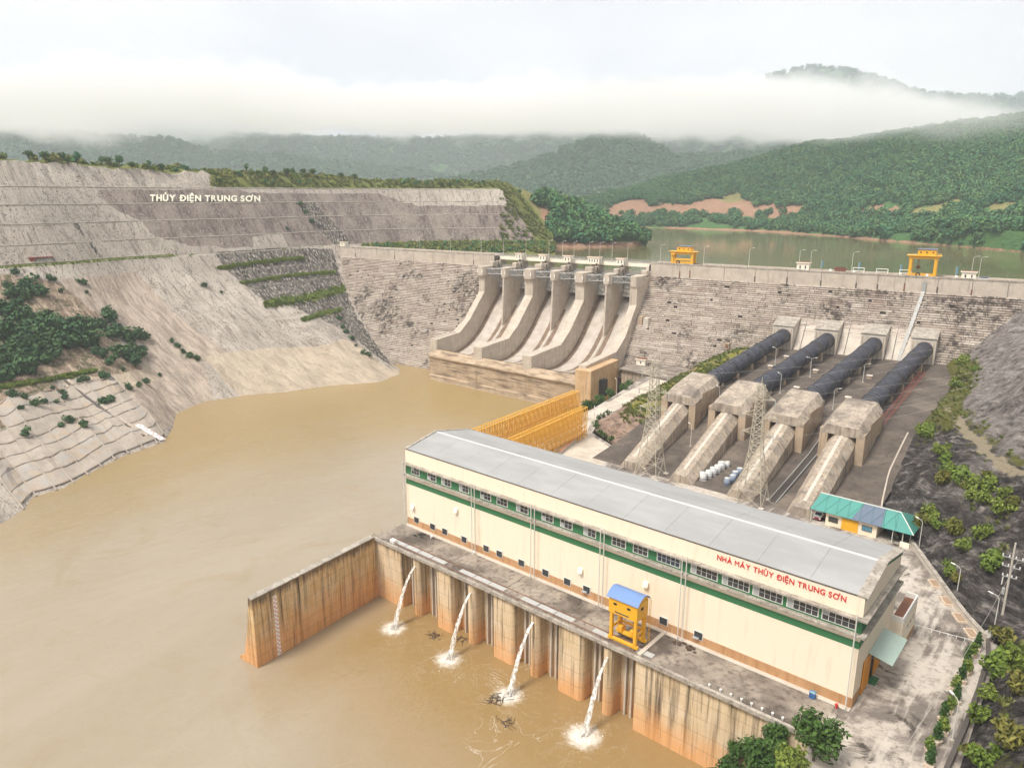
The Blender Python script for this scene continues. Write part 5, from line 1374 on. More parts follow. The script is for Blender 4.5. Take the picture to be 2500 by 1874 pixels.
# ================================================================== LATTICE PYLONS AND CABLES
def pylon(label, cx_, cy_, top, rz):
    t_ = thing('lattice_pylon', label, 'pylon', (cx_, cy_, YZ))
    H = top - YZ; cr, sr = math.cos(rz), math.sin(rz)
    hw = lambda z: float(np.interp(z, [0, H * .45, H * .5, H * .96, H], [3.7, 1.55, 1.25, 1.0, .35]))
    P = lambda a, b, z: np.array((cx_ + a * cr - b * sr, cy_ + a * sr + b * cr, YZ + z))
    cor = ((-1, -1), (1, -1), (1, 1), (-1, 1))
    lv = [0, H * .13, H * .24, H * .33, H * .40, H * .46] + list(np.linspace(H * .46, H * .97, 10)[1:])
    for a, b in cor:
        m_ = MB()
        for z0, z1 in ((0, H * .45), (H * .45, H * .97)): m_.tube(P(a * hw(z0), b * hw(z0), z0), P(a * hw(z1), b * hw(z1), z1), .12, n=4)
        m_.build('leg', 'lattice', t_)
        q = P(a * 3.7, b * 3.7, 0); MB().bbox(q[0] - .7, q[0] + .7, q[1] - .7, q[1] + .7, YZ - .5, YZ + .5, .1).build('footing', 'concrete_white', t_)
    for z0, z1 in zip(lv[:-1], lv[1:]):
        m_ = MB()
        for (a, b), (c, e) in zip(cor, cor[1:] + cor[:1]):
            w0, w1 = hw(z0), hw(z1)
            m_.tube(P(a * w0, b * w0, z0), P(c * w1, e * w1, z1), .07, n=4); m_.tube(P(c * w0, e * w0, z0), P(a * w1, b * w1, z1), .07, n=4)
            m_.tube(P(a * w1, b * w1, z1), P(c * w1, e * w1, z1), .07, n=4)
        m_.build('bracing', 'lattice', t_)
    tips = []
    for z_, L in ((H * .58, 4.2), (H * .72, 4.8), (H * .86, 4.0)):
        for sx in (-1, 1):
            m_ = MB(); w = hw(z_); tip = P(sx * L, 0, z_ + .1)
            for b in (-1, 1):
                m_.tube(P(sx * w, b * w, z_), tip, .07, n=4); m_.tube(P(sx * w, b * w, z_ + 1.5), tip, .06, n=4)
            m_.tube(P(sx * (w + L) / 2, -w / 2, z_), P(sx * (w + L) / 2, w / 2, z_ + .6), .07, n=4)
            m_.build('cross_arm', 'lattice', t_)
            MB().tube(tip, tip - (0, 0, 1.5), .13, n=6).build('insulator', 'glass_pale', t_)
            tips.append(tip - (0, 0, 1.5))
    MB().tube(P(0, 0, H * .97), P(0, 0, H + 1.0), .1, n=5).build('spike', 'lattice', t_)
    return tips
tp1 = pylon('tall steel lattice pylon in front of the leftmost conduit', -105.7, 189.0, 53.5, .1)
tp2 = pylon('tall steel lattice pylon in front of the third conduit', -73.5, 189.6, 51.5, .1)
def cable(a, b, sag, label, r=.026):
    a, b = np.array(a), np.array(b); m_ = MB(); pts = [a + (b - a) * f - np.array((0, 0, 4 * sag * f * (1 - f))) for f in np.linspace(0, 1, 15)]
    m_.path([tuple(p) for p in pts], r, 4)
    return tag(m_.build('power_cable', 'cable'), label, 'cable', 'power cables from the pylons')
tg = [(60, 330, 92), (60, 330, 88), (66, 322, 92), (66, 322, 86), (70, 316, 90), (70, 316, 84)]
for i, (a, b) in enumerate(list(zip(tp2, tg))[:5]): cable(a, b, 7, 'thin power cable running right from the third-conduit pylon, %s from the lowest' % ORD[i])
tg = [(40, 380, 84), (40, 380, 80), (46, 376, 84), (46, 376, 80), (52, 370, 84), (52, 370, 80)]
for i, (a, b) in enumerate(list(zip(tp1, tg))[::2]): cable(a, b, 9, 'thin power cable running right from the leftmost-conduit pylon, %s from the lowest' % ORD[i])

# ================================================================== CRANES
cr_ = thing('deck_crane', 'yellow gantry crane with blue curved roof standing on the tailrace deck', 'gantry crane', (-64.5, 109.6, 16.6))
for x in (-67.2, -61.9):
    for y_ in (108.2, 111.2):
        MB().bbox(x - .32, x + .32, y_ - .32, y_ + .32, 16.9, 22.8, .05).build('leg', 'yellow', cr_)
        MB().tube((x - .5, y_, 16.82), (x + .5, y_, 16.82), .2, n=10).build('wheel', 'dark_steel', cr_) if False else MB().tube((x, y_ - .25, 16.8), (x, y_ + .25, 16.8), .28, n=12).build('wheel', 'dark_steel', cr_)
for y_ in (108.2, 111.2): MB().bbox(-67.9, -61.2, y_ - .28, y_ + .28, 16.95, 17.5, .05).build('sill_beam', 'yellow', cr_)
for x in (-67.2, -61.9): MB().bbox(x - .2, x + .2, 108.5, 110.9, 19.2, 19.6, .04).build('tie_beam', 'yellow', cr_)
MB().bbox(-66.9, -62.2, 111.0, 111.4, 19.3, 19.7, .04).build('tie_beam', 'yellow', cr_)
MB().bbox(-66.6, -62.5, 109.3, 110.2, 18.0, 18.5, .04).build('lifting_beam', 'yellow', cr_)
MB().bbox(-66.2, -65.4, 109.0, 110.5, 18.5, 19.6, .06).build('hoist_block', 'yellow', cr_); MB().bbox(-63.7, -62.9, 109.0, 110.5, 18.5, 19.6, .06).build('hoist_block', 'yellow', cr_)
for x in (-65.8, -63.3): MB().tube((x, 109.7, 19.5), (x, 109.7, 23), .05, n=4).build('rope', 'dark_steel', cr_)
cab = MB().bbox(-67.7, -61.4, 107.7, 111.7, 22.8, 26.1, .05).build('cabin', 'yellow', cr_)
for x in (-66.6, -63.6): MB().box(x, x + .7, 107.62, 107.699, 24.7, 25.1).build('cabin_window', 'black', cab)
MB().box(-61.399, -61.32, 109.0, 109.8, 24.7, 25.2).build('cabin_window', 'black', cab)
MB().box(-66.3, -63.2, 107.62, 107.699, 23.2, 23.4).build('name_plate', 'dark_steel', cab)
arc = [(107.4, 26.0), (108.0, 26.75), (109.0, 27.25), (109.7, 27.4), (110.4, 27.25), (111.4, 26.75), (112.0, 26.0)]
MB().side((arc + [(y_, z_ + .1) for y_, z_ in arc[::-1]]), -68.0, -61.1).build('roof', 'blue_roof', cr_)
MB().side([(107.9, 26.05), (108.1, 26.7), (109.7, 27.35), (111.3, 26.7), (111.5, 26.05)], -67.6, -61.5).build('gable', 'yellow', cr_)
ld = MB()
for x in (-61.2, -60.9): ld.tube((x, 111.9, 17), (x, 111.9, 26), .05, n=4)
for k in range(16): ld.tube((-61.2, 111.9, 17.3 + k * .55), (-60.9, 111.9, 17.3 + k * .55), .035, n=4)
ld.build('ladder', 'yellow', cr_)

def crest_crane(label, s0, s1, n0, n1, hz, cab_s, tall):
    t_ = thing('crest_crane', label, 'gantry crane', dam((s0 + s1) / 2, (n0 + n1) / 2, 64.3))
    zt = 64.3 + hz
    for s in (s0 + .7, s1 - .7):
        for n in (n0 + .4, n1 - .4):
            MB(dam).bbox(s - .6, s + .6, n - .5, n + .5, 65.0, zt, .08).build('leg', 'yellow', t_)
            MB(dam).tube((s, n - .3, 64.75), (s, n + .3, 64.75), .55, n=14).build('wheel', 'dark_steel', t_)
    for n in (n0 + .4, n1 - .4):
        MB(dam).bbox(s0, s1, n - .45, n + .45, 65.0, 65.9, .08).build('sill_beam', 'yellow', t_)
        MB(dam).bbox(s0 - .3, s1 + .3, n - .5, n + .5, zt + .002, zt + 1.3, .08).build('girder', 'yellow', t_)
    for s in (s0 + .7, s1 - .7): MB(dam).bbox(s - .45, s + .45, n0 + .91, n1 - .91, zt + .1, zt + 1.2, .06).build('cross_girder', 'yellow', t_)
    MB(dam).bbox(s0 - 1.2, s1 + 1.2, n0 - .9, n1 + .9, zt + 1.302, zt + 1.5, .04).build('platform', 'yellow', t_)
    a, b = cab_s
    cb = MB(dam).bbox(a, b, n0 + .4, n1 - .4, zt + 1.502, zt + 4.0, .06).build('winch_house', 'yellow', t_)
    MB(dam).bbox(a - .3, b + .3, n0 + .1, n1 - .1, zt + 4.002, zt + 4.3, .05).build('roof', 'slate_roof', t_)
    for k in range(3):
        s = a + (b - a) * (k + .5) / 3; MB(dam).box(s - .3, s + .3, n1 - .399, n1 - .33, zt + 2.5, zt + 3.1).build('window', 'black', cb)
    m_ = MB(dam)
    for s in np.linspace(b + .4, s1 + 1.1, 5): m_.tube((s, n1 + .8, zt + 1.5), (s, n1 + .8, zt + 2.6), .06, n=4)
    m_.tube((b, n1 + .8, zt + 2.6), (s1 + 1.1, n1 + .8, zt + 2.6), .06, n=4); m_.build('guard_rail', 'yellow', t_)['kind'] = 'stuff'
    if tall:
        MB(dam).tube((s0 + 3.6, n0 + 2, zt + .2), (s0 + 3.6, n0 + 2, zt - 3.4), .16, n=6).build('hoist_rope', 'rust', t_)
        MB(dam).bbox(s0 + 2.9, s0 + 4.5, n0 + 1.4, n0 + 2.6, zt - 4.6, zt - 3.2, .1).build('hook_block', 'rust', t_)
    else:
        MB(dam).bbox(s0 + 1.4, s1 - 1.4, n1 - .8, n1 - .3, 66.6, 67.5, .05).build('tie_beam', 'yellow', t_)
        MB(dam).bbox(s0 + .2, s0 + 2.4, n1 - .2, n1 + .7, 69.3, zt + .6, .06).build('operator_cab', 'yellow', t_)
    q0 = dam(s0 + 4.2, n1 + .1, 65.6); q1 = dam(s0 + 4.2, n1 + .7, 65.6)
    MB().tube(q0, q1, .95, n=18).build('cable_reel', 'rubber', t_); MB().tube(np.array(q0) + (np.array(q1) - q0) * 1.02, np.array(q0) + (np.array(q1) - q0) * 1.1, .45, n=14).build('reel_hub', 'yellow', t_)
crest_crane('squat yellow gantry crane on the dam crest beside the spillway', 251.2, 263.4, -7.6, -2.6, 5.4, (254.2, 261.6), False)
crest_crane('tall yellow gantry crane on the right part of the dam crest', 363.4, 374.6, -7.0, -1.2, 8.2, (366.4, 373.6), True)
# bits and pieces on the crest
for i, s in enumerate((342.6, 352.6, 362.2)):
    t_ = thing('steel_goalpost', 'white steel goalpost frame on the dam crest, %s from the left' % ORD[i], 'steel frame', dam(s, -4, 64.2), 'white frames on the crest')
    for a in (-2.4, 2.4): MB(dam).tube((s + a, -5.2, 64.2), (s + a, -5.2, 66.9), .16, n=6).build('post', 'white', t_)
    MB(dam).tube((s - 2.4, -5.2, 66.9), (s + 2.4, -5.2, 66.9), .16, n=6).build('crossbar', 'white', t_); MB(dam).tube((s - 2.4, -5.2, 65.6), (s + 2.4, -5.2, 65.6), .1, n=6).build('lower_bar', 'white', t_)
for i, s in enumerate((331.0, 341.2, 360.6, 371.2, 382.4)):
    tag(MB(dam).bbox(s - .55, s + .55, -1.9, -.8, 64.2, 66.0, .12).build('gate_post', 'white'), 'white concrete post on the dam crest parapet, %s from the left' % ORD[i], 'post', 'white posts on the crest')
for i, s in enumerate((325.4, 342.0, 359.6, 381.8)):
    t_ = thing('banner_pole', 'faded blue banner pole on the dam crest, %s from the left' % ORD[i], 'banner pole', dam(s, -8, 64.2), 'blue poles on the crest')
    MB(dam).tube((s, -8, 64.2), (s, -8, 69.4), .12, n=6).build('pole', 'steel', t_); MB(dam).box(s + .1, s + .75, -8.06, -7.94, 66.0, 69.2).build('banner', 'glass_blue', t_)
t_ = thing('rusty_skip', 'rusty brown skip parked on the dam crest right of the first hut', 'skip', dam(334.6, -6, 64.2))
MB(dam).loops([(332.4, -6.8, 64.4), (336.8, -6.8, 64.4), (336.8, -5, 64.4), (332.4, -5, 64.4)], [(331.9, -7.1, 66.3), (337.3, -7.1, 66.3), (337.3, -4.7, 66.3), (331.9, -4.7, 66.3)]).build('body', 'rust', t_)
MB(dam).bbox(331.8, 337.4, -7.2, -4.6, 66.302, 66.55, .05).build('rim', 'rust', t_); MB(dam).box(332.6, 336.6, -6.6, -5.2, 66.56, 66.9).build('load', 'debris', t_)

# ================================================================== VEHICLES
def small_car(name, label, top, bottom, xf):
    t_ = thing(name, label, 'car', xf(0, 0, 0))
    pr = [(-2.1, .45), (-2.15, .9), (-1.35, 1.05), (-.75, 1.62), (1.35, 1.66), (2.0, 1.1), (2.1, .9), (2.1, .45)]
    m_ = MB(xf); m_.loops([(-.85, a, z) for a, z in [(-2.1, .4), (-2.15, .95), (2.1, .95), (2.1, .4)]], [(.85, a, z) for a, z in [(-2.1, .4), (-2.15, .95), (2.1, .95), (2.1, .4)]]); m_.build('body', bottom, t_)
    m_ = MB(xf); m_.loops([(-.82, -2.1, .952), (-.82, -1.3, 1.1), (-.7, -.7, 1.62), (-.7, 1.4, 1.64), (-.82, 2.05, .952)], [(.82, -2.1, .952), (.82, -1.3, 1.1), (.7, -.7, 1.62), (.7, 1.4, 1.64), (.82, 2.05, .952)]); m_.build('cabin', top, t_)
    m_ = MB(xf); m_.add([(-.72, -1.29, 1.14), (.72, -1.29, 1.14), (.62, -.74, 1.6), (-.62, -.74, 1.6)], [(0, 1, 2, 3)]); m_.build('windscreen', 'glass', t_)
    for sx in (-1, 1):
        MB(xf).add([(sx * .80, -1.0, 1.15), (sx * .80, 1.3, 1.15), (sx * .73, 1.2, 1.55), (sx * .73, -.65, 1.55)], [(0, 1, 2, 3)]).build('side_window', 'glass', t_)
        MB(xf).bbox(sx * .62 - .16, sx * .62 + .16, -2.22, -2.14, .6, .8, .02).build('headlight', 'white', t_)
        for a in (-1.35, 1.35): MB(xf).tube((sx * .7, a, .34), (sx * .9, a, .34), .34, n=14).build('wheel', 'rubber', t_)
    return t_
small_car('parked_car', 'white and maroon car parked under the left end of the teal roof', 'white', 'maroon', lambda x, y, z: (-55.4 + x * 1.25, 191.2 + y * 1.15, 16.5 + z * 1.25))
small_car('crest_car', 'small dark car parked beside the rightmost crest hut', 'slate_roof', 'white', lambda x, y, z: dam(392.6 + y, -3.4 + x, 64.2 + z))

# ================================================================== TEAL-ROOFED SHED
sh = thing('maintenance_shed', 'cream shed with teal and slate sheet roof behind the powerhouse', 'shed', (-46, 193, YZ))
MB().box(-53.0, -40.6, 188.2, 199.0, YZ, 20.0).build('wall', 'cream', sh)
MB().box(-40.59, -33.2, 197.6, 198.0, YZ, 20.0).build('back_wall', 'concrete_anchor_side', sh)
MB().box(-33.6, -33.2, 193.5, 197.59, YZ, 19.8).build('side_wall', 'terracotta', sh)
dr = MB().box(-49.0, -45.0, 188.05, 188.19, YZ, 19.6).build('door', 'yellow_door', sh)
for k in range(7): MB().box(-48.9 + k * .56, -48.8 + k * .56, 188.0, 188.049, YZ + .1, 19.5).build('door_rib', 'yellow', dr)
for a, gm in ((-52.2, 'glass'), (-44.0, 'glass_blue')):
    w = MB().box(a - .1, a + 2.3, 188.06, 188.19, 17.7, 19.1).build('window', 'dark_steel', sh)
    for k in range(3): MB().box(a + .05 + k * .74, a + .68 + k * .74, 188.0, 188.059, 17.8, 19.0).build('pane', gm, w)
rf = MB(); 
E0, E1, RY2, RZ2, EZ = -56.9, -32.3, 194.0, 22.5, 20.15
fr_ = lambda u, v: (E0 + .5 + (E1 - E0 - .5) * u * 1.0 - (1 - (1 - v)) * 0, 0, 0)
def rpt(x, v, side=-1, lift=0):   # v: 0 eave, 1 ridge
    y = (187.3 if side < 0 else 200.6); return (x, y + (RY2 - y) * v, EZ + (RZ2 - EZ) * v + lift)
edges = [(-56.9, -56.5), (-46.6, -45.4), (-39.4, -40.4), (-32.3, -36.8)]
roofp = None
for k, m_ in enumerate(('teal_roof', 'slate_roof', 'teal_roof')):
    (a0, a1), (b0, b1) = edges[k], edges[k + 1]
    p = [rpt(a0 + .02, 0), rpt(b0 - .02, 0), rpt(b1 - .02, 1), rpt(a1 + .02, 1)]
    o = MB().loops(p, [(x, y, z + .12) for x, y, z in p]).build('roof_sheet', m_, sh)
p = [rpt(-32.3, 0, 1), rpt(-56.9, 0, 1), rpt(-56.5, 1, 1), rpt(-36.8, 1, 1)]
MB().loops(p, [(x, y, z + .12) for x, y, z in p]).build('roof_sheet', 'teal_dark', sh)
MB().loops([rpt(-32.32, 0), rpt(-32.32, 0, 1), rpt(-36.8, 1), rpt(-36.82, .99)], [(x + .05, y, z + .1) for x, y, z in (rpt(-32.3, 0), rpt(-32.3, 0, 1), rpt(-36.8, 1), rpt(-36.82, .99))]).build('hip_sheet', 'teal_dark', sh)
MB().tube((-56.6, RY2, RZ2 + .12), (-36.8, RY2, RZ2 + .12), .17, n=6).build('ridge_cap', 'white_pipe', sh)
MB().tube((-36.8, RY2, RZ2 + .1), rpt(-32.2, 0, -1, .1), .13, n=6).build('hip_cap', 'white_pipe', sh)
xs_ = np.linspace(-56.4, -33.8, 9)
for k in range(8):
    for a, b in ((xs_[k], xs_[k + 1]),):
        top = min(b, -37.4); MB().tube(rpt(a + .3, .04, -1, .15), rpt(min(a + 2.4, -37.2), .97, -1, .15), .05, n=4).build('seam', 'teal_dark', sh)
        MB().tube(rpt(b + .3 if b < -34 else -34.2, .04, -1, .15), rpt(min(a + 2.0, -38), .97, -1, .15), .05, n=4).build('seam', 'teal_dark', sh) if k < 7 else None
for x, y_ in ((-56.6, 187.9), (-56.6, 199.6), (-36.9, 187.9), (-34.6, 187.9), (-33.3, 190.0), (-33.3, 197.9)): MB().tube((x, y_, YZ), (x, y_, 20.2), .11, n=6).build('post', 'white_pipe', sh)
MB().bbox(-35.0, -32.9, 187.4, 187.8, YZ, 17.7, .05).build('low_wall', 'cream_pale', sh)

# ================================================================== YARD EDGE
bw = thing('boundary_wall', 'long pale concrete wall edging the yard below the dark rock bank', 'boundary wall', (-22, 172, YZ))
def wallseg(p, q, t_, h, name, mat, parent, z=YZ, cap=None):
    p, q = np.array(p, float), np.array(q, float); d_ = (q - p) / np.linalg.norm(q - p); n_ = np.array((-d_[1], d_[0])) * t_ / 2
    a = [(*(p + n_), z), (*(p - n_), z), (*(q - n_), z), (*(q + n_), z)]
    MB().loops(a, [(x, y, zz + h) for x, y, zz in a]).build(name, mat, parent)
    if cap:
        n2 = n_ * 1.3; a = [(*(p + n2), z + h + .002), (*(p - n2), z + h + .002), (*(q - n2), z + h + .002), (*(q + n2), z + h + .002)]
        MB().loops(a, [(x, y, zz + .14) for x, y, zz in a]).build('coping', cap, parent)
pts = [(-33.2, 190.2), (-26.6, 178.6), (-20, 166.9), (-16, 160.4), (-12.0, 154.8)]
for a, b in zip(pts[:-1], pts[1:]): wallseg(a, b, .7, 1.3, 'wall_section', 'concrete_white', bw, cap='concrete_coping')
gr = thing('guard_rail', 'dark maroon guard rail along the right edge of the yard', 'guard rail', (-10.6, 130, YZ))
pts = [(-11.4, 153.6), (-10.5, 148), (-10.2, 136), (-10.2, 124), (-10.5, 112), (-11.0, 96), (-11.6, 78)]
for a, b in zip(pts[:-1], pts[1:]): wallseg(a, b, .55, 1.0, 'rail_section', 'dark_steel', gr, cap='dark_steel')
fl = thing('drain_pipe', 'thick white drain pipe climbing the bank from the yard corner', 'pipe', (-11.6, 154.9, YZ))
for a, b in (((-11.8, 154.8, 18.1), (-9.4, 157.2, 18.2)), ((-9.4, 157.2, 18.2), (-4.5, 164.0, 21.2)), ((-4.5, 164.0, 21.2), (4, 176, 27))):
    MB().tube(a, b, .75, n=16).build('pipe_section', 'white_pipe', fl, False)
MB().tube((-9.55, 157.05, 18.19), (-9.1, 157.6, 18.35), .86, n=16).build('elbow', 'white_pipe', fl)
for x, y_, z_ in ((-10.6, 156.0, 17.5), (-7.6, 159.7, 18.5)): MB().tube((x, y_, 14), (x, y_, z_), .18, n=6).build('support', 'steel', fl)
cb_ = thing('chain_barrier', 'low white chain barrier across the yard beside the annex', 'barrier', (-19, 151.5, YZ))
for k in range(9):
    q = np.array((-23.3, 151.0)) * (1 - k / 8) + np.array((-12.2, 152.6)) * (k / 8); MB().tube((*q, YZ), (*q, YZ + .75), .07, n=6).build('post', 'white', cb_)
MB().path([(-23.3, 151.0, YZ + .7), (-17.8, 151.8, YZ + .6), (-12.2, 152.6, YZ + .7)], .05, 5).build('chain', 'white', cb_)
# planters along the wall
for i, (x, y_) in enumerate(((-24.2, 172.4), (-20.6, 166.0), (-17.3, 160.4), (-14.4, 155.6))):
    t_ = thing('planter', 'low terracotta-edged planter by the boundary wall, %s from the powerhouse door' % ORD[3 - i], 'planter', (x, y_, YZ), 'planters along the boundary wall')
    a = math.atan2(-12, 6.8); ca, sa = math.cos(a), math.sin(a); f = lambda u, v, z, x=x, y_=y_: (x + u * ca - v * sa, y_ + u * sa + v * ca, z)
    for u0, u1, v0, v1 in ((-1.7, 1.7, -.95, -.75), (-1.7, 1.7, .75, .95), (-1.7, -1.5, -.749, .749), (1.5, 1.7, -.749, .749)): MB(f).box(u0, u1, v0, v1, YZ, YZ + .4).build('kerb', 'pot', t_)
    MB(f).box(-1.49, 1.49, -.74, .74, YZ, YZ + .25).build('soil', 'soil', t_)

# utility pole
up_ = thing('utility_pole', 'concrete utility pole with insulators on the dark bank at the right edge', 'utility pole', (-10.4, 160.5, 18))
MB().tube((-10.4, 160.5, 15), (-10.4, 160.5, 35.6), .24, .16, n=10).build('pole', 'concrete_white', up_)
for z_, L in ((32.3, 1.7), (30.4, 1.5), (28.3, 1.2)):
    MB().box(-10.4 - L, -10.4 + L, 160.3, 160.45, z_, z_ + .16).build('cross_arm', 'steel', up_)
    for k in np.linspace(-L + .1, L - .1, 4):
        MB().tube((-10.4 + k, 160.37, z_ + .16), (-10.4 + k, 160.37, z_ + .62), .12, n=8).build('insulator', 'white', up_)
MB().bbox(-11.2, -10.7, 160.1, 160.8, 24.6, 25.9, .05).build('switch_box', 'steel', up_)
for k in range(3): MB().tube((-11.4, 160.1 + k * .35, 26.6), (-11.4, 160.1 + k * .35, 28.0), .09, n=7).build('fuse', 'white', up_)
MB().path([(-10.9, 160.6, 28), (-11.1, 160.6, 22), (-10.8, 160.6, 19)], .06, 5).build('lead', 'black', up_)
for i, (z_, e) in enumerate(((32.9, (40, 230, 52)), (31.0, (40, 228, 50)), (32.9, (-14, 60, 40)))): cable((-10.4 + (i - 1), 160.4, z_), e, 3, 'thin cable from the utility pole, %s of three' % ORD[i], .03)

# ================================================================== LAMPS
def lamp_proto(name, h, arm, double=False):
    t_ = local(name, 'x', 'lamp', 'street lamps')
    MB().tube((0, 0, 0), (0, 0, h), .11, .07, n=8).build('pole', 'white_pipe', t_)
    MB().bbox(-.25, .25, -.25, .25, 0, .35, .04).build('base', 'concrete_white', t_)
    for sx in ((1, -1) if double else (1,)):
        MB().path([(0, 0, h), (sx * arm * .35, 0, h + .42), (sx * arm, 0, h + .6)], .055, 6).build('arm', 'white_pipe', t_)
        MB().loops([(sx * arm * .95, -.17, h + .52), (sx * (arm + .85), -.13, h + .62), (sx * (arm + .85), .13, h + .62), (sx * arm * .95, .17, h + .52)],
                   [(sx * arm * .95, -.12, h + .68), (sx * (arm + .85), -.09, h + .72), (sx * (arm + .85), .09, h + .72), (sx * arm * .95, .12, h + .68)]).build('lamp_head', 'white', t_)
    return t_
lc = lamp_proto('street_lamp', 9.4, 1.5)
lc['group'] = 'street lamps on the dam crest'
first = True
def s_at(x, y, n):
    r = ray(x, y); t_ = (n - (CAMP - DA) @ DN) / (r @ DN); return float((CAMP + r * t_ - DA) @ DS)
LX = [838, 905, 1026, 1100, 1175, 1229, 1284, 1340, 1373, 1401, 1438, 1464, 1494, 1532, 1612, 1718, 1829, 1952, 1980, 2082, 2377, 2396]
for i, x in enumerate(LX):
    s = s_at(x, 632, -8.3)
    q = lc if i == 0 else dup(lc, (0, 0, 0))
    place(q, dam(s, -8.3, 64.0), DANG + (0.25 if i % 3 else 2.6 * 0), 'slender grey street lamp on the dam crest, %s from the left' % ORD[i])
ly = lamp_proto('yard_lamp', 7.0, 1.3); ly['group'] = 'lamps in the yard'
for i, (x, y_, z_, rz, lab) in enumerate((
    (-31.0, 188.9, YZ, 2.6, 'curved lamp post at the right end of the teal-roofed shed'), (-19.4, 168.6, YZ, 2.8, 'lamp post behind the boundary wall midway along the yard'),
    (-11.2, 158.6, 17.2, 2.8, 'lamp post beside the drain pipe corner'), (-11.2, 120.2, YZ, 2.4, 'lamp post among the potted trees by the guard rail'),
    (-146.0, 217.8, YZ, 2.2, 'lamp post on the road beside the yellow rack frames'), (-163.5, 260.0, YZ, 2.4, 'lamp post on the access road below the landing block'),
    (-112.6, 303.0, apron_z(303), 2.8, 'lamp post right of the leftmost penstock'), (-94.6, 262.0, apron_z(262), 2.6, 'lamp post right of the second penstock low on the apron'),
    (-73.6, 255.0, apron_z(255), .5, 'lamp post right of the third penstock low on the apron'), (-75.6, 296.0, apron_z(296), .5, 'lamp post right of the third penstock high on the apron'),
    (-104.6, 213.0, apron_z(213), 2.6, 'lamp post between the first and second conduits'), (-108.0, 240.0, apron_z(240), 2.6, 'lamp post behind the leftmost anchor block'))):
    q = ly if i == 0 else dup(ly, (0, 0, 0)); place(q, (x, y_, z_ - .05), rz, lab)
l2 = lamp_proto('twin_lamp', 7.4, 1.3, True); place(l2, (-94.2, 292.0, apron_z(292)), .4, 'twin-headed lamp post between the second and third penstocks'); l2['group'] = 'lamps in the yard'
# speaker boxes / cabinets standing on the apron
for i, (x, y_) in enumerate(((-113.5, 318), (-111.8, 296), (-94.8, 300), (-75.4, 304), (-91.5, 270), (-72.6, 268))):
    t_ = thing('cable_cabinet', 'small rusty cabinet beside a penstock saddle, %s from the left and back' % ORD[i], 'cabinet', (x, y_, apron_z(y_)), 'cabinets on the apron')
    MB().bbox(x - .9, x + .9, y_ - .5, y_ + .5, apron_z(y_) - .1, apron_z(y_) + 1.1, .06).build('box', 'concrete_anchor_side', t_); MB().loops([(x - 1.1, y_ - .7, apron_z(y_) + 1.1), (x + 1.1, y_ - .7, apron_z(y_) + 1.1), (x + 1.1, y_ + .7, apron_z(y_) + 1.4), (x - 1.1, y_ + .7, apron_z(y_) + 1.4)], [(x - 1.1, y_ - .7, apron_z(y_) + 1.2), (x + 1.1, y_ - .7, apron_z(y_) + 1.2), (x + 1.1, y_ + .7, apron_z(y_) + 1.5), (x - 1.1, y_ + .7, apron_z(y_) + 1.5)]).build('lid', 'concrete_white', t_)
# pale drain line up the right edge of the apron
dl = thing('drain_channel', 'pale concrete drain channel along the right edge of the apron', 'drain', (-46, 220, 20))
yy = np.linspace(192, 246, 14)
for a, b in zip(yy[:-1], yy[1:]):
    xx = lambda y: float(np.interp(y, [192, 205, 224, 246], [-36.5, -44.0, -47.2, -48.0]))
    MB().loops([(xx(a) - .2, a, apron_z(a) - .5), (xx(a) + .2, a, apron_z(a) - .5), (xx(b) + .2, b, apron_z(b) - .5), (xx(b) - .2, b, apron_z(b) - .5)],
               [(xx(a) - .2, a, apron_z(a) + .25), (xx(a) + .2, a, apron_z(a) + .25), (xx(b) + .2, b, apron_z(b) + .25), (xx(b) - .2, b, apron_z(b) + .25)]).build('kerb', 'concrete_pale', dl)

# ================================================================== LEFT BANK FURNITURE
sg = thing('hillside_sign', 'large white lettering spelling the plant name across the dark upper slope', 'lettering', tuple(on_bank(500, 490)[0]))
hA, hB = np.array(on_bank(364, 493)[0]), np.array(on_bank(634, 494)[0])
hT = np.array(on_bank(500, 474)[0]); hM = np.array(on_bank(500, 493)[0])
upd = hT - hM; upd /= np.linalg.norm(upd)
al = (hB - hA); Ls = np.linalg.norm(al); al = al / Ls
nr = np.cross(al, upd); nr /= np.linalg.norm(nr)
if nr @ (CAMP - hM) < 0: nr = -nr
HB = np.array([np.array(on_bank(x, 493 + (x - 364) / 270.0)[0]) for x in np.linspace(364, 634, 40)])
HT_ = np.linspace(0, 1, 40); HQ = np.stack([np.polyval(np.polyfit(HT_, HB[:, k], 2), HT_) for k in range(3)], 1)
HO = float(np.max((HB - HQ) @ nr)) + .7; HD = HT_ * Ls; HB = HQ + nr * HO
letters('THỦY ĐIỆN TRUNG SƠN', Ls, 4.6, 'letter_white', sg, lambda a, b, c: tuple(np.array([np.interp(a, HD, HB[:, k]) for k in range(3)]) + upd * b + nr * (c * 3.0)), bold=.032, depth=.06)
bs, _ = on_bank(103, 641)
rs = thing('red_shed', 'small open shed with dark red roof on the left bank road', 'shed', tuple(bs))
def rsx(u, v, z): return (bs[0] - 1.5 + v, bs[1] + u, bs[2] + z)
MB(rsx).box(-5.2, 5.2, -3.4, -3.2, 0, 2.6).build('back_wall', 'rust', rs); MB(rsx).box(-5.2, -3.0, -3.19, .8, 0, 2.5).build('side_room', 'red_steel', rs)
MB(rsx).loops([(-5.8, -3.9, 3.3), (5.8, -3.9, 3.3), (5.8, 1.4, 2.6), (-5.8, 1.4, 2.6)], [(-5.8, -3.9, 3.45), (5.8, -3.9, 3.45), (5.8, 1.4, 2.75), (-5.8, 1.4, 2.75)]).build('roof', 'red_roof', rs)
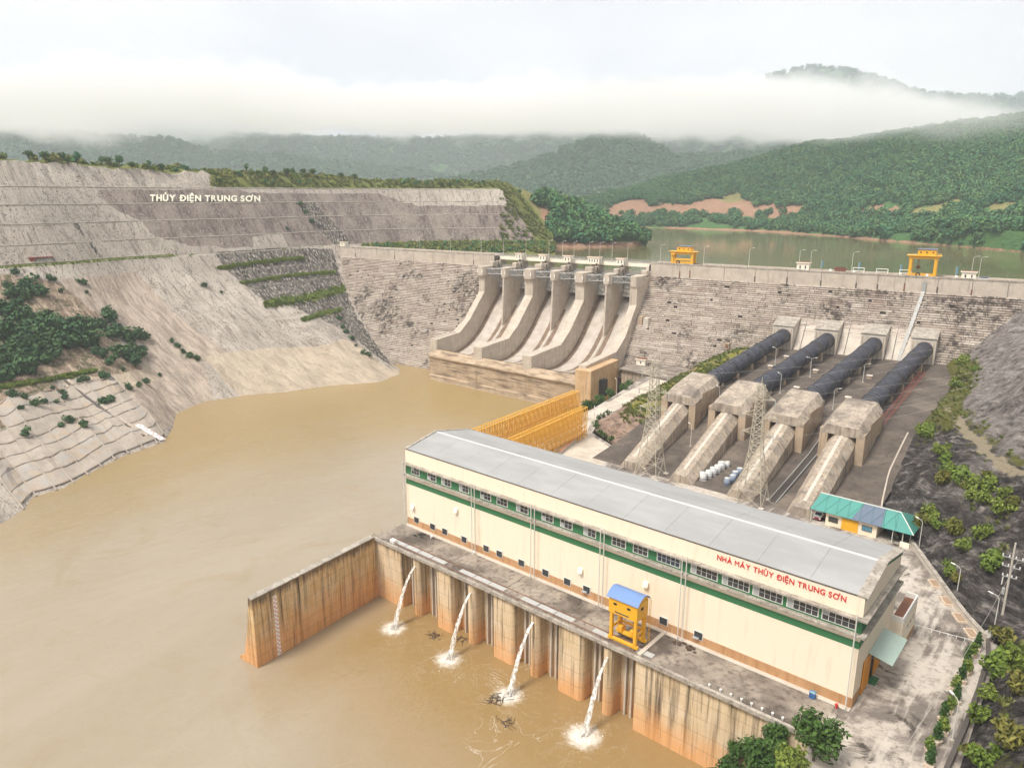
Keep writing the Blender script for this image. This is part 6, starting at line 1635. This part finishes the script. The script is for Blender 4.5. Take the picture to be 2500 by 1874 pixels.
for u in (-2.8, 1.2, 5.0): MB(rsx).tube((u, .9, 0), (u, .9, 2.65), .09, n=6).build('post', 'dark_steel', rs)
# lattice of concrete beams with slabs, near the waterline
def low_pt(y, f, lift=0.0):
    j = float(np.interp(y, BP[:ku, 1], np.arange(ku))); i = 1 + f * (len(FR) - 1)
    j0, i0 = min(int(j), ku - 2), min(int(i), len(FR) - 1); tj, ti = j - j0, i - i0
    p = (low[i0, j0] * (1 - tj) + low[i0, j0 + 1] * tj) * (1 - ti) + (low[min(i0 + 1, len(FR)), j0] * (1 - tj) + low[min(i0 + 1, len(FR)), j0 + 1] * tj) * ti
    return p + np.array((.45, 0, .9)) * lift
RY_, CF = np.linspace(66, 131, 11), np.linspace(.02, .40, 8)
rp = random.Random(3)
for a in range(10):
    for b in range(7):
        if (a < 2 and b > 4) or (a > 8 and b > 4): continue
        y0, y1, f0, f1 = RY_[a] + .25, RY_[a + 1] - .25, CF[b] + .003, CF[b + 1] - .003
        G = np.array([[low_pt(y, f, .35 + rp.uniform(-.05, .08)) for y in np.linspace(y0, y1, 4)] for f in np.linspace(f0, f1, 4)])
        m_ = MB().grid(G[:, ::-1]); o = m_.build('slab', 'slab_a' if rp.random() < .55 else 'slab_b', bank)
for a in range(11):
    m_ = MB(); m_.path([tuple(low_pt(RY_[a], f, .42)) for f in np.linspace(CF[0] - .02, CF[7], 12)], .30, 5); m_.build('beam', 'slab_a', bank)
for b in range(8):
    m_ = MB(); m_.path([tuple(low_pt(y, CF[b], .42)) for y in np.linspace(RY_[0], RY_[-1], 22)], .32, 5); m_.build('beam', 'slab_b', bank)
# drain gutter and painted level gauge on the slope
gt = thing('slope_gutter', 'dark drain gutter running down the left slope to the water', 'gutter', tuple(on_bank(250, 980)[0]))
P = [on_bank(x, y)[0] for x, y in ((158, 930), (200, 962), (250, 1000), (300, 1035), (352, 1066))]
P = [np.array(p) + (0, 0, .15) for p in P if p is not None]
MB().path([tuple(p) for p in P], .62, 6).build('channel', 'dark_steel', gt)
MB().path([tuple(p + np.array((0, 1.6, .1))) for p in P], .5, 5).build('edge_slab', 'concrete_pale', gt)
gg = thing('slope_gauge', 'white and red painted level gauge on the left slope at the waterline', 'gauge', tuple(on_bank(370, 1045)[0]))
P = [np.array(on_bank(x, y)[0]) + (0, 0, .35) for x, y in ((330, 1040), (346, 1050), (362, 1060), (378, 1069), (392, 1077))]
for k, (a, b) in enumerate(zip(P[:-1], P[1:])):
    w = np.array((.2, 2.2, 0)); MB().loops([tuple(a), tuple(b), tuple(b + w), tuple(a + w)], [tuple(a + (0, 0, .3)), tuple(b + (0, 0, .3)), tuple(b + w + (0, 0, .3)), tuple(a + w + (0, 0, .3))]).build('board', 'white', gg)
    for q in range(3):
        f = (q + .3) / 3; c_ = a + (b - a) * f + w * (.25 if q % 2 else .6) + np.array((0, 0, .31)); e = (b - a) * .14
        MB().loops([tuple(c_), tuple(c_ + e), tuple(c_ + e + w * .3), tuple(c_ + w * .3)], [tuple(c_ + (0, 0, .04)), tuple(c_ + e + (0, 0, .04)), tuple(c_ + e + w * .3 + (0, 0, .04)), tuple(c_ + w * .3 + (0, 0, .04))]).build('mark', 'red_letter', gg)
# ================================================================== VEGETATION
def leaf_mesh(name, lobes, n, size, mat, seed, flat=1.0, droop=0.0):
    """leaf-sized faces spread through the volume of several lobes"""
    R = np.random.default_rng(seed); V = []; F = []; rn = []
    wts = np.array([l[3] ** 2 for l in lobes]); wts = wts / wts.sum()
    for k in range(n):
        cx_, cy_, cz_, r = lobes[R.choice(len(lobes), p=wts)][:4]
        d_ = R.normal(size=3); d_ /= np.linalg.norm(d_)
        rad = r * (R.random() ** .33) * (.75 + .4 * R.random())
        c_ = np.array((cx_, cy_, cz_)) + d_ * rad * (1, 1, flat)
        nrm = d_ * .8 + R.normal(size=3) * .7 + (0, 0, .35); nrm /= np.linalg.norm(nrm)
        u = np.cross(nrm, R.normal(size=3)); u /= np.linalg.norm(u); v = np.cross(nrm, u)
        s_ = size * (.55 + .9 * R.random()); b = len(V)
        V += [tuple(c_ - u * s_), tuple(c_ + v * s_ * .55), tuple(c_ + u * s_ - (0, 0, droop * s_)), tuple(c_ - v * s_ * .55)]
        F.append((b, b + 1, b + 2, b + 3)); rn.append(R.random())
    me = bpy.data.meshes.new(name); me.from_pydata(V, [], F)
    a = me.attributes.new('rnd', 'FLOAT', 'FACE'); a.data.foreach_set('value', np.array(rn, np.float32))
    me.materials.append(M[mat]); return me
def tuft_mesh(name, n, h, spread, mat, seed):
    R = np.random.default_rng(seed); V = []; F = []; rn = []
    for k in range(n):
        a = R.random() * 6.283; r0 = R.random() * spread * .4; L = h * (.5 + .6 * R.random()); o = R.random() * spread
        x, y = r0 * math.cos(a), r0 * math.sin(a); w = .10 * h * (.5 + R.random()); b = len(V)
        px_, py_ = -math.sin(a) * w, math.cos(a) * w
        V += [(x - px_, y - py_, -.15), (x + px_, y + py_, -.15), (x + o * .6 * math.cos(a) + px_ * .8, y + o * .6 * math.sin(a) + py_ * .8, L * .7), (x + o * 1.3 * math.cos(a), y + o * 1.3 * math.sin(a), L * (.75 + .25 * R.random()))]
        F.append((b, b + 1, b + 2, b + 3)); rn.append(R.random())
    me = bpy.data.meshes.new(name); me.from_pydata(V, [], F)
    a = me.attributes.new('rnd', 'FLOAT', 'FACE'); a.data.foreach_set('value', np.array(rn, np.float32))
    me.materials.append(M[mat]); return me
def proto_coll(name, meshes):
    c = bpy.data.collections.new(name)
    for i, me in enumerate(meshes): c.objects.link(bpy.data.objects.new('%s_%d' % (name, i), me))
    return c
def scatter(name, P, sc, coll, label, cat, seed=0):
    R = np.random.default_rng(seed); P = np.asarray(P, np.float32); n = len(P)
    me = bpy.data.meshes.new(name); me.vertices.add(n); me.vertices.foreach_set('co', P.ravel())
    for nm, ty, v in (('tsc', 'FLOAT', np.asarray(sc, np.float32)), ('trot', 'FLOAT', (R.random(n) * 6.283).astype(np.float32)), ('tpick', 'INT', R.integers(0, 1000, n).astype(np.int32))):
        a = me.attributes.new(nm, ty, 'POINT'); a.data.foreach_set('value', v)
    o = bpy.data.objects.new(name, me); COL.objects.link(o)
    g = bpy.data.node_groups.new(name, 'GeometryNodeTree')
    g.interface.new_socket('Geometry', in_out='INPUT', socket_type='NodeSocketGeometry'); g.interface.new_socket('Geometry', in_out='OUTPUT', socket_type='NodeSocketGeometry')
    N = g.nodes; gi = N.new('NodeGroupInput'); go = N.new('NodeGroupOutput'); ip = N.new('GeometryNodeInstanceOnPoints'); ci = N.new('GeometryNodeCollectionInfo')
    ci.inputs['Collection'].default_value = coll; ci.inputs['Separate Children'].default_value = True; ci.inputs['Reset Children'].default_value = True
    def at(nm, ty):
        q = N.new('GeometryNodeInputNamedAttribute'); q.data_type = ty; q.inputs['Name'].default_value = nm; return q.outputs[0]
    cx = N.new('ShaderNodeCombineXYZ')
    g.links.new(at('trot', 'FLOAT'), cx.inputs[2]); g.links.new(gi.outputs[0], ip.inputs['Points']); g.links.new(ci.outputs[0], ip.inputs['Instance'])
    ip.inputs['Pick Instance'].default_value = True; g.links.new(at('tpick', 'INT'), ip.inputs['Instance Index'])
    g.links.new(cx.outputs[0], ip.inputs['Rotation']); g.links.new(at('tsc', 'FLOAT'), ip.inputs['Scale']); g.links.new(ip.outputs[0], go.inputs[0])
    md = o.modifiers.new('scatter', 'NODES'); md.node_group = g
    return tag(o, label, cat, kind='stuff')
def sample_grid(G, n, seed, keep=None):
    R = np.random.default_rng(seed); G = np.asarray(G)
    a = G[:-1, :-1]; b = G[1:, :-1]; c = G[:-1, 1:]
    ar = np.linalg.norm(np.cross(b - a, c - a), axis=-1); p = (ar / ar.sum()).ravel()
    k = R.choice(p.size, n, p=p); i, j = np.divmod(k, G.shape[1] - 1); u, v = R.random(n)[:, None], R.random(n)[:, None]
    P = (G[i, j] * (1 - u) + G[i + 1, j] * u) * (1 - v) + (G[i, j + 1] * (1 - u) + G[i + 1, j + 1] * u) * v
    if keep is not None:
        x, y = project(P); P = P[keep(x, y, P)]
    return P
def lobes(R, n, r, rr, h):
    return [(R.uniform(-r, r), R.uniform(-r, r), h + R.uniform(-r * .5, r * .7), rr * R.uniform(.7, 1.15)) for _ in range(n)]
R = random.Random(5)
forest = proto_coll('forest_tree', [leaf_mesh('forest_crown', lobes(R, 5, 2.1, 2.3, 3.6), 150, .95, 'leaf_forest', 100 + k) for k in range(5)])
farfor = proto_coll('far_tree', [leaf_mesh('far_crown', lobes(R, 6, 5.5, 4.5, 5.0), 110, 2.2, 'leaf_far', 120 + k) for k in range(4)])
reeds = proto_coll('reed_tuft', [tuft_mesh('reed', 26, 1.9, 1.2, 'leaf_reed', 140 + k) for k in range(3)] + [tuft_mesh('reed', 26, 1.5, 1.1, 'leaf_bright', 150)])
brush = proto_coll('brush', [leaf_mesh('brush_clump', lobes(R, 3, .9, 1.0, .8), 60, .5, m_, 160 + k) for k, m_ in enumerate(('leaf_bright', 'leaf_reed', 'leaf_forest', 'leaf_reed'))])

RED = [[(1470, 540), (1480, 505), (1560, 488), (1640, 503), (1700, 493), (1790, 474), (1850, 498), (1960, 508), (1960, 532), (1800, 529), (1650, 527), (1560, 525)], [(2070, 532), (2120, 503), (2200, 498), (2210, 526), (2100, 536)],
       [(2190, 532), (2260, 503), (2350, 474), (2360, 490), (2290, 522)], [(2380, 512), (2440, 493), (2500, 483), (2500, 503), (2420, 526)]]
def keep_hill(x, y, P):
    bad = np.zeros(x.shape, bool)
    for q in RED: bad |= in_poly(x + fbm(P[:, 0] / 22, P[:, 1] / 22, 61, 3) * 60, y + fbm(P[:, 0] / 18, P[:, 1] / 18, 62, 3) * 36, q)
    sy = np.interp(x, [a for a, _ in SH], [b for _, b in SH])
    bad |= y > sy - 5
    rd = np.interp(x, xs, [project(p)[1] for p in h_road])
    bad |= np.abs(y - rd) < 2.2
    gap = (fbm(P[:, 0] / 45, P[:, 1] / 45, 5, 3) > .10) & (y > rd - 3)
    return ~bad & ~gap & (x > 1300) & (x < 2640)
P = sample_grid(HG[:len(HG) - 3], 26000, 1, keep_hill)
scatter('lakeside_forest', P - (0, 0, .8), np.random.default_rng(2).uniform(.6, 1.7, len(P)), forest, 'dense green forest covering the hill across the reservoir', 'forest', 3)
def keep_pr(x, y, P):
    pale = in_poly(x, y, [(1150, 440), (1300, 452), (1318, 520), (1300, 545), (1150, 560)]) | in_poly(x, y, [(1314, 505), (1345, 505), (1350, 540), (1310, 592), (1290, 592), (1290, 540)])
    return ~pale & (P[:, 2] > LZ + 3.0)
P = sample_grid(PG, 2400, 4, keep_pr)
scatter('promontory_forest', P - (0, 0, .5), np.random.default_rng(5).uniform(.9, 2.0, len(P)), forest, 'dark green wood covering the promontory behind the spillway', 'forest', 6)
for nm, G, n, lab in (('hazy_forest', MG, 8000, 'forest on the hazy middle hill behind the lakeside hill'), ('valley_forest', LG, 8000, 'bluish forest on the valley hill above the left bank'), ('mountain_forest', RG2, 9000, 'forest on the mountain range under the cloud')):
    P = sample_grid(G[:int(len(G) * .8)], n, 7)
    scatter(nm, P - (0, 0, 2), np.random.default_rng(8).uniform(1.1, 2.0, len(P)) * (1.0 if nm == 'hazy_forest' else 1.5), farfor, lab, 'forest', 9)

# grass and reeds: on the hilltop, the berm, the mossy benches, the mound and the shore
def keep_top(x, y, P): return (x > 505) & (x < 1330) & (P[:, 2] > 104.8) | (x > 1222) & (P[:, 2] > 66) & (x < 1345)
iu = int(np.argmax(upv[:, 0] > 60))
P = sample_grid(up[:, ::-1][:-14], 9000, 11, keep_top)
scatter('hilltop_grass', P, np.random.default_rng(12).uniform(.8, 1.7, len(P)), reeds, 'tall yellow-green grass along the top of the left bank', 'grass', 13)
P2 = sample_grid(up[:, ::-1][:-6], 5200, 14, lambda x, y, P: ((x > 430) & (x < 1340) & (P[:, 2] > 106.5) & (fbm(P[:, 0] / 18, P[:, 1] / 18, 3, 3) > .06)) | ((x < 520) & (P[:, 2] > np.interp(P[:, 1], BP[:, 1][:ku], ztop[:ku]) + .6)))
scatter('hilltop_brush', P2, np.random.default_rng(15).uniform(1.0, 2.2, len(P2)), brush, 'low green brush growing among the hilltop grass', 'brush', 16)
pts = []; sc = []
rr_ = random.Random(9)
for ln, w in LINES:
    for a, b in zip(ln[:-1], ln[1:]):
        for k in range(int(math.hypot(b[0] - a[0], b[1] - a[1]) * (2.6 if w > 4 else 1.6))):
            f = rr_.random(); h = on_bank(a[0] + (b[0] - a[0]) * f + rr_.gauss(0, 2), a[1] + (b[1] - a[1]) * f + rr_.gauss(0, w * .45))[0]
            if h: pts.append(tuple(h)); sc.append(rr_.uniform(.5, 1.0) * (1.25 if w >= 8 else .85))
for k in range(900):
    j = rr_.randrange(nc); x = BP[j] + NL[j] * rr_.choice((rr_.uniform(-1.2, .8), rr_.uniform(4, 6)))
    q = project((x[0], x[1], ZC))
    if 800 < q[0] < 930: continue
    if not (430 < q[0] < 812) or rr_.random() < .2: pts.append((x[0], x[1], ZC + .02)); sc.append(rr_.uniform(.35, .7))
btuft = proto_coll('ledge_tuft', [tuft_mesh('ledge_blades', 30, 1.7, 1.2, 'leaf_bright', 170 + k) for k in range(3)])
scatter('bench_grass', pts, sc, btuft, 'bright grass growing on the ledges of the left bank', 'grass', 17)
bh = sample_grid(beh, 1500, 18, lambda x, y, P: P[:, 2] > LZ + .5)
scatter('shore_brush', bh, np.random.default_rng(19).uniform(.7, 1.5, len(bh)), brush, 'green brush between the dam crest and the terraced wall behind it', 'brush', 20)
P = sample_grid(mound_G, 2600, 21, lambda x, y, P: (P[:, 2] > 21) & (fbm(P[:, 0] / 9, P[:, 1] / 9, 8, 3) > -.06))
scatter('mound_grass', P, np.random.default_rng(22).uniform(.35, .75, len(P)), reeds, 'yellow-green grass on the mound left of the penstocks', 'grass', 23)
P = sample_grid(np.stack([XX, YY, ZZ], -1), 16000, 24, lambda x, y, P: (x > 2080) & (x < 2560) & (y < 1900))
dq = np.array([rb_bvh.find_nearest(Vector(p))[3] for p in P[:10]])
gi_ = np.clip(((P[:, 1] - gy[0]) / 1.7).astype(int), 0, len(gy) - 1); gj_ = np.clip(((P[:, 0] - gx[0]) / 1.7).astype(int), 0, len(gx) - 1)
vm = blur_grid(vegm, 1)[gi_, gj_] + fbm(P[:, 0] / 7, P[:, 1] / 7, 33, 4) * 1.1
P = P[(vm > .42) & (dd_[gi_, gj_] > .6)]
scatter('bank_grass', P, np.random.default_rng(25).uniform(.3, .75, len(P)), reeds, 'rough grass on the ledges of the dark right bank', 'grass', 26)

# ---- individual shrubs and trees
shr = [leaf_mesh('shrub_leaves', lobes(random.Random(30 + k), 4, .75, .85, .75), 170, .34, 'leaf_shrub', 200 + k, .85, .3) for k in range(4)]
stem = MB()
for k in range(5): stem.tube((0, 0, -.3), (math.cos(k * 1.3) * .5, math.sin(k * 1.3) * .5, .8), .05, .02, n=5)
def shrub(me, mat, loc, s_, label, group, name='shrub'):
    o = thing(name, label, 'shrub', (0, 0, 0), group)
    l_ = bpy.data.objects.new('foliage', me); COL.objects.link(l_); l_.parent = o
    if 'm' not in STEM:
        st = stem.build('stems', 'bark', o); STEM['m'] = st.data
    else:
        st = bpy.data.objects.new('stems', STEM['m']); COL.objects.link(st); st.parent = o
    return place(o, loc, random.uniform(0, 6.28), None, s_)
STEM = {}
thick = [[(0, 700), (60, 690), (115, 722), (100, 760), (170, 800), (250, 770), (300, 780), (352, 830), (352, 882), (260, 890), (180, 840), (150, 872), (60, 925), (0, 935)]]
cnt = 0; rr_ = random.Random(77); tries = 0
while cnt < 150 and tries < 4000:
    tries += 1
    x, y = rr_.uniform(-10, 355), rr_.uniform(685, 940)
    if not in_poly(np.array([x]), np.array([y]), thick[0])[0]: continue
    if vnoise(x / 45, y / 35, 5) < .30: continue
    h = on_bank(x, y)[0]
    if h is None: continue
    shrub(shr[cnt % 4], None, tuple(h), rr_.uniform(2.0, 3.5), 'dark green shrub crowded in the thicket on the left soil slope', 'shrubs of the left thicket'); cnt += 1
lone = [(118, 682), (132, 686), (192, 690), (205, 696), (150, 712), (212, 716), (35, 668), (94, 680), (262, 760), (280, 765), (30, 968), (62, 975), (88, 990), (130, 950), (152, 962), (160, 975), (138, 985), (108, 985), (52, 1000), (340, 945), (312, 950), (270, 978), (250, 985), (300, 905), (245, 915), (262, 922), (355, 935), (390, 918), (200, 930), (215, 928), (500, 700), (540, 716), (60, 1062), (150, 1040), (170, 1032), (205, 1045)]
for i, (x, y) in enumerate(lone):
    h = on_bank(x, y)[0]
    if h: shrub(shr[i % 4], None, tuple(h), rr_.uniform(.9, 1.9), 'lone green shrub on the left slope, %s from the left' % (ORD[sorted(lone).index((x, y))] if sorted(lone).index((x, y)) < 28 else 'near the patch at number %d' % i), 'lone shrubs of the left slope') if sorted(lone).index((x, y)) < 28 else shrub(shr[i % 4], None, tuple(h), rr_.uniform(.9, 1.7), 'small green shrub on the pale slope right of the thicket, %s from the left' % nth(sorted(lone).index((x, y)) - 28), 'shrubs right of the thicket')
mossy = [(700, 560), (735, 500), (745, 520), (760, 545), (835, 800), (848, 812), (860, 830), (870, 846), (885, 862), (826, 780), (900, 870), (480, 880), (450, 862), (432, 846), (462, 872), (420, 835)]
for i, (x, y) in enumerate(mossy):
    h = on_bank(x, y)[0]
    if h: shrub(shr[i % 4], None, tuple(h), rr_.uniform(.9, 1.7), 'low shrub in a crack of the left bank concrete, %s from the left' % nth(sorted(mossy).index((x, y))), 'shrubs in the bank cracks')
brt = [leaf_mesh('bright_leaves', lobes(random.Random(60 + k), 4, .8, .8, .8), 460, .21, ('leaf_bright', 'leaf_yellow', 'leaf_bright')[k], 230 + k, .9, .5) for k in range(3)]
rbp = [(2180, 1040), (2205, 1050), (2243, 1052), (2262, 1062), (2300, 1180), (2318, 1160), (2345, 1170), (2362, 1190), (2392, 1200), (2372, 1215), (2412, 1172), (2400, 1225), (2455, 1212), (2470, 1240), (2448, 1255), (2272, 1268), (2330, 1302), (2292, 1290), (2402, 1312), (2252, 1280), (2350, 1345), (2318, 1400), (2335, 1420), (2300, 1110), (2310, 1125),
       (2450, 1570), (2482, 1600), (2440, 1640), (2490, 1690), (2415, 1712), (2395, 1765), (2372, 1850), (2402, 1868), (2492, 1640), (2465, 1820), (2270, 1520), (2420, 1380), (2345, 930), (2330, 945), (2380, 905), (2290, 935), (2265, 950), (2350, 890)]
for i, (x, y) in enumerate(rbp):
    h = on_bank(x, y, rb_bvh)[0]
    if h: shrub(brt[i % 3], None, tuple(h), rr_.uniform(1.2, 2.5), 'yellow-green bush rooted in the dark right bank, %s counting from the top' % nth(sorted(rbp, key=lambda q: (q[1], q[0])).index((x, y))), 'bushes on the right bank', 'bush')

# trees with trunk, limbs and crown
def tree_proto(kind, h, r, n, size, mat, seed, flat=1.0):
    R = random.Random(seed); t_ = local('tree', 'x', 'tree')
    tr = MB(); tr.tube((0, 0, -.6), (.1 * h * .1, 0, h * .55), .035 * h, .02 * h, n=7)
    lb = []
    for k in range(6):
        a = k * 1.1 + R.random(); e = (math.cos(a) * r * .62, math.sin(a) * r * .62, h * R.uniform(.55, .86)); tr.tube((0, 0, h * R.uniform(.25, .5)), e, .014 * h, .006 * h, n=5)
        lb.append((*e, r * R.uniform(.42, .62)))
    lb.append((0, 0, h * .86, r * .55)); lb.append((0, 0, h * .62, r * .6))
    tr.build('trunk', 'bark', t_)
    c = bpy.data.objects.new('crown', leaf_mesh('crown_leaves', lb, n, size, mat, seed, flat)); COL.objects.link(c); c.parent = t_
    return t_
tp = [tree_proto('a', 6.0, 2.4, 330, .42, 'leaf_tree', 301), tree_proto('b', 7.5, 2.2, 330, .45, 'leaf_forest', 302), tree_proto('c', 8.5, 1.6, 240, .42, 'leaf_forest', 303)]
tl = [(72, 396, 0), (112, 399, 0), (152, 400, 0), (168, 406, 0), (190, 404, 1), (250, 406, 1), (266, 409, 0), (292, 412, 1), (322, 414, 0), (366, 420, 2), (396, 423, 0), (603, 428, 2), (648, 432, 1), (668, 434, 0), (700, 433, 0), (716, 431, 1), (740, 432, 0), (765, 434, 0), (832, 441, 0), (866, 443, 0), (1016, 459, 1), (1042, 459, 1), (1078, 460, 0), (1100, 461, 0), (540, 455, 0), (1268, 468, 1), (1300, 476, 1)]
used = [False] * 3
for i, (x, y, k) in enumerate(tl):
    h = None
    for dy in (0, 3, 6, 10, 15, 20):
        h = on_bank(x, y + dy)[0]
        if h: break
    if h is None: continue
    q = tp[k] if not used[k] else dup(tp[k], (0, 0, 0)); used[k] = True
    place(q, tuple(Vector(h) - Vector((0, 0, .3))), rr_.random() * 6, 'tree on the skyline of the left bank, %s from the left' % ORD[sorted(tl).index((x, y, k))], rr_.uniform(.75, 1.15)); q['group'] = 'trees on the left bank skyline'
# near corner: one dark round tree, one bright one, bushes on the river bank
def gz_at(x, y, z): return tuple(at_z(x, y, z))
t1 = tree_proto('n', 7.2, 3.3, 1700, .34, 'leaf_tree', 321); place(t1, gz_at(1985, 1858, 16.3), .4, 'dark round tree at the end of the deck near the bottom edge', 1.05)
t2 = tree_proto('m', 5.0, 2.7, 1200, .30, 'leaf_bright', 322); place(t2, gz_at(1925, 1905, 16.3), 1.4, 'bright green small tree below the dark round tree', .95)
nb = leaf_mesh('near_bush_leaves', lobes(random.Random(90), 6, 1.2, .95, 1.0), 620, .26, 'leaf_tree', 325)
for i, (x, y, z, s_) in enumerate(((1760, 1880, 3, 1.3), (1800, 1860, 6, 1.4), (1850, 1835, 9, 1.5), (1868, 1800, 12, 1.3), (1730, 1900, 2, 1.2), (1830, 1890, 7, 1.4), (1895, 1830, 12, 1.2), (1900, 1790, 14, 1.1), (1785, 1905, 4, 1.2), (1865, 1880, 10, 1.2))):
    shrub(nb, None, gz_at(x, y, z), s_, 'dark bush on the river bank at the bottom edge, %s from the left' % ORD[sorted([1760, 1800, 1850, 1868, 1730, 1830, 1895, 1900, 1785, 1865]).index(x)], 'bushes on the near river bank', 'bush')
for i, (x, y, z) in enumerate(((-176, 262, 8), (-174, 252, 9), (-171, 243, 11), (-178, 272, 7), (-170, 236, 11), (-167, 262.5, 15.5), (-169, 272.5, 15.2), (-172, 282, 14.5), (-166, 252.5, 15), (-181, 284, 6), (-163.5, 240, 15.5))):
    shrub(nb, None, (x, y, z), 1.5, 'dark bush beside the access road near the spillway end, %s towards the powerhouse' % nth(sorted([262, 252, 243, 272, 236, 262.5, 272.5, 282, 252.5, 284, 240], reverse=True).index(y)), 'bushes below the access road', 'bush')
# potted trees along the guard rail
pot = local('potted_tree', 'x', 'potted tree', 'potted trees along the guard rail')
MB().loops([(-.5, -.5, 0), (.5, -.5, 0), (.5, .5, 0), (-.5, .5, 0)], [(-.65, -.65, .8), (.65, -.65, .8), (.65, .65, .8), (-.65, .65, .8)]).build('pot', 'pot', pot)
MB().tube((0, 0, .8), (0, 0, 2.2), .09, .05, n=6).build('trunk', 'bark', pot)
c = bpy.data.objects.new('crown', leaf_mesh('pot_crown', [(0, 0, 1.7, .75), (.1, 0, 2.5, .7), (0, .1, 3.2, .5), (0, 0, 3.8, .3)], 420, .2, 'leaf_tree', 330)); COL.objects.link(c); c.parent = pot
pot2 = dup(pot, (0, 0, 0))
for ch in pot2.children:
    if ch.name.startswith('crown'): ch.data = leaf_mesh('pot_crown_light', [(0, 0, 1.6, .85), (.2, .1, 2.3, .75), (-.1, 0, 2.9, .45)], 420, .22, 'leaf_bright', 331)
py_ = (150.2, 147.2, 144.0, 140.8, 137.4, 134.0, 130.4, 127.2, 124.0, 121.0, 117.8, 114.6, 111.4)
f1_, f2_ = True, True
for i, y_ in enumerate(py_):
    if i % 2 == 0: q = pot if f1_ else dup(pot, (0, 0, 0)); f1_ = False
    else: q = pot2 if f2_ else dup(pot2, (0, 0, 0)); f2_ = False
    place(q, (-12.6 - (i % 3) * .35, y_, YZ), i * .9, '%s potted tree by the guard rail, %s from the drain pipe corner' % ('dark slim' if i % 2 == 0 else 'light green', ORD[i]), 1.0)
hedge = leaf_mesh('hedge_leaves', lobes(random.Random(95), 4, .5, .5, .7), 160, .16, 'leaf_tree', 340)
for i, (x, y) in enumerate(((1452, 1046), (1449, 1036), (1458, 1024), (1468, 1018), (1480, 1012), (1461, 1060), (1472, 1068), (1484, 1075))):
    p = at_z(x, y, YZ); shrub(hedge, None, (p[0] + 1.0, p[1], YZ), 1.7, 'clipped dark conifer bush along the curved road edge, %s from the top' % nth(sorted([1046, 1036, 1024, 1018, 1012, 1060, 1068, 1075]).index(y)), 'bushes along the curved road', 'bush')
# ================================================================== AIR: haze and the low cloud on the hills
hz = MB().box(-6500, 4500, -900, 6200, -10, 1000).build('haze', 'ground')
t = NT('haze_air'); t.n.remove(t.b)
pv = t.n.new('ShaderNodeVolumePrincipled'); pv.inputs['Color'].default_value = (.86, .92, 1.0, 1); pv.inputs['Density'].default_value = .00015; pv.inputs['Anisotropy'].default_value = 0.0
t.l.new(pv.outputs[0], t.out.inputs['Volume'])
hz.data.materials.clear(); hz.data.materials.append(M['haze_air']); tag(hz, 'pale blue haze filling the valley air', 'haze', kind='stuff')
# low cloud: one closed volume lying along the valley heads, its edges broken up by noise
fx, fyw = -bk[0], -bk[1]
def along(dst, lat): return (fx * dst + RGT[0] * lat, fyw * dst + RGT[1] * lat)
cpoly = [along(880, -2600), along(880, 1500), along(4700, 4200), along(4700, -5200)]
cl = MB().prism(cpoly, 150, 950).build('low_cloud', 'ground')
t = NT('cloud_vapour'); t.n.remove(t.b); p = t.pos(); X_, Y_, Z_ = t.sep(p)
dst = t.math('ADD', t.math('MULTIPLY', X_, fx), t.math('MULTIPLY', Y_, fyw))
lat = t.math('ADD', t.math('MULTIPLY', X_, float(RGT[0])), t.math('MULTIPLY', Y_, float(RGT[1])))
n1 = t.noise(t.scaled(p, (1, 1, 1.7)), .0050, 6, .60)
n2 = t.math('SUBTRACT', n1, .5)
n4 = t.math('SUBTRACT', t.noise(p, .0013, 4, .6), .5)
zb2 = t.math('ADD', t.math('MULTIPLY', dst, .084), 104.0)
zb2 = t.math('ADD', zb2, t.math('MULTIPLY', t.math('MAXIMUM', lat, 0.0), -.05))
n3 = t.step(t.noise(p, .0011, 4, .55), .34, .66)
zb2 = t.math('ADD', zb2, t.math('MULTIPLY', t.math('MULTIPLY', n4, dst), .11))
thk = t.math('MULTIPLY', t.math('ADD', t.math('MULTIPLY', dst, .036), 8.0), t.math('ADD', t.math('MULTIPLY', n3, .9), .45))
hgt = t.math('DIVIDE', t.math('SUBTRACT', Z_, zb2), thk)
lowr = t.math('ADD', hgt, t.math('MULTIPLY', n2, 2.6))
base_ = t.step(lowr, -.10, .45)
topm = t.step(t.math('ADD', hgt, t.math('MULTIPLY', n2, 2.8)), .65, 1.25, True)
den = t.math('MULTIPLY', t.math('MULTIPLY', base_, topm), t.step(dst, 900, 1080))
den = t.math('MULTIPLY', den, .0065)
pv = t.n.new('ShaderNodeVolumePrincipled'); pv.inputs['Color'].default_value = (1.0, .99, .985, 1); t.l.new(den, pv.inputs['Density']); pv.inputs['Anisotropy'].default_value = 0.0
t.l.new(pv.outputs[0], t.out.inputs['Volume'])
cl.data.materials.clear(); cl.data.materials.append(M['cloud_vapour']); tag(cl, 'white bank of low cloud lying across the mountains', 'cloud', kind='stuff')
for m_ in ('cloud_vapour',):
    try: M[m_].cycles.volume_step_rate = .2
    except Exception as ex: print('step', ex)
    try: M[m_].volume_intersection_method = 'FAST'
    except Exception: pass
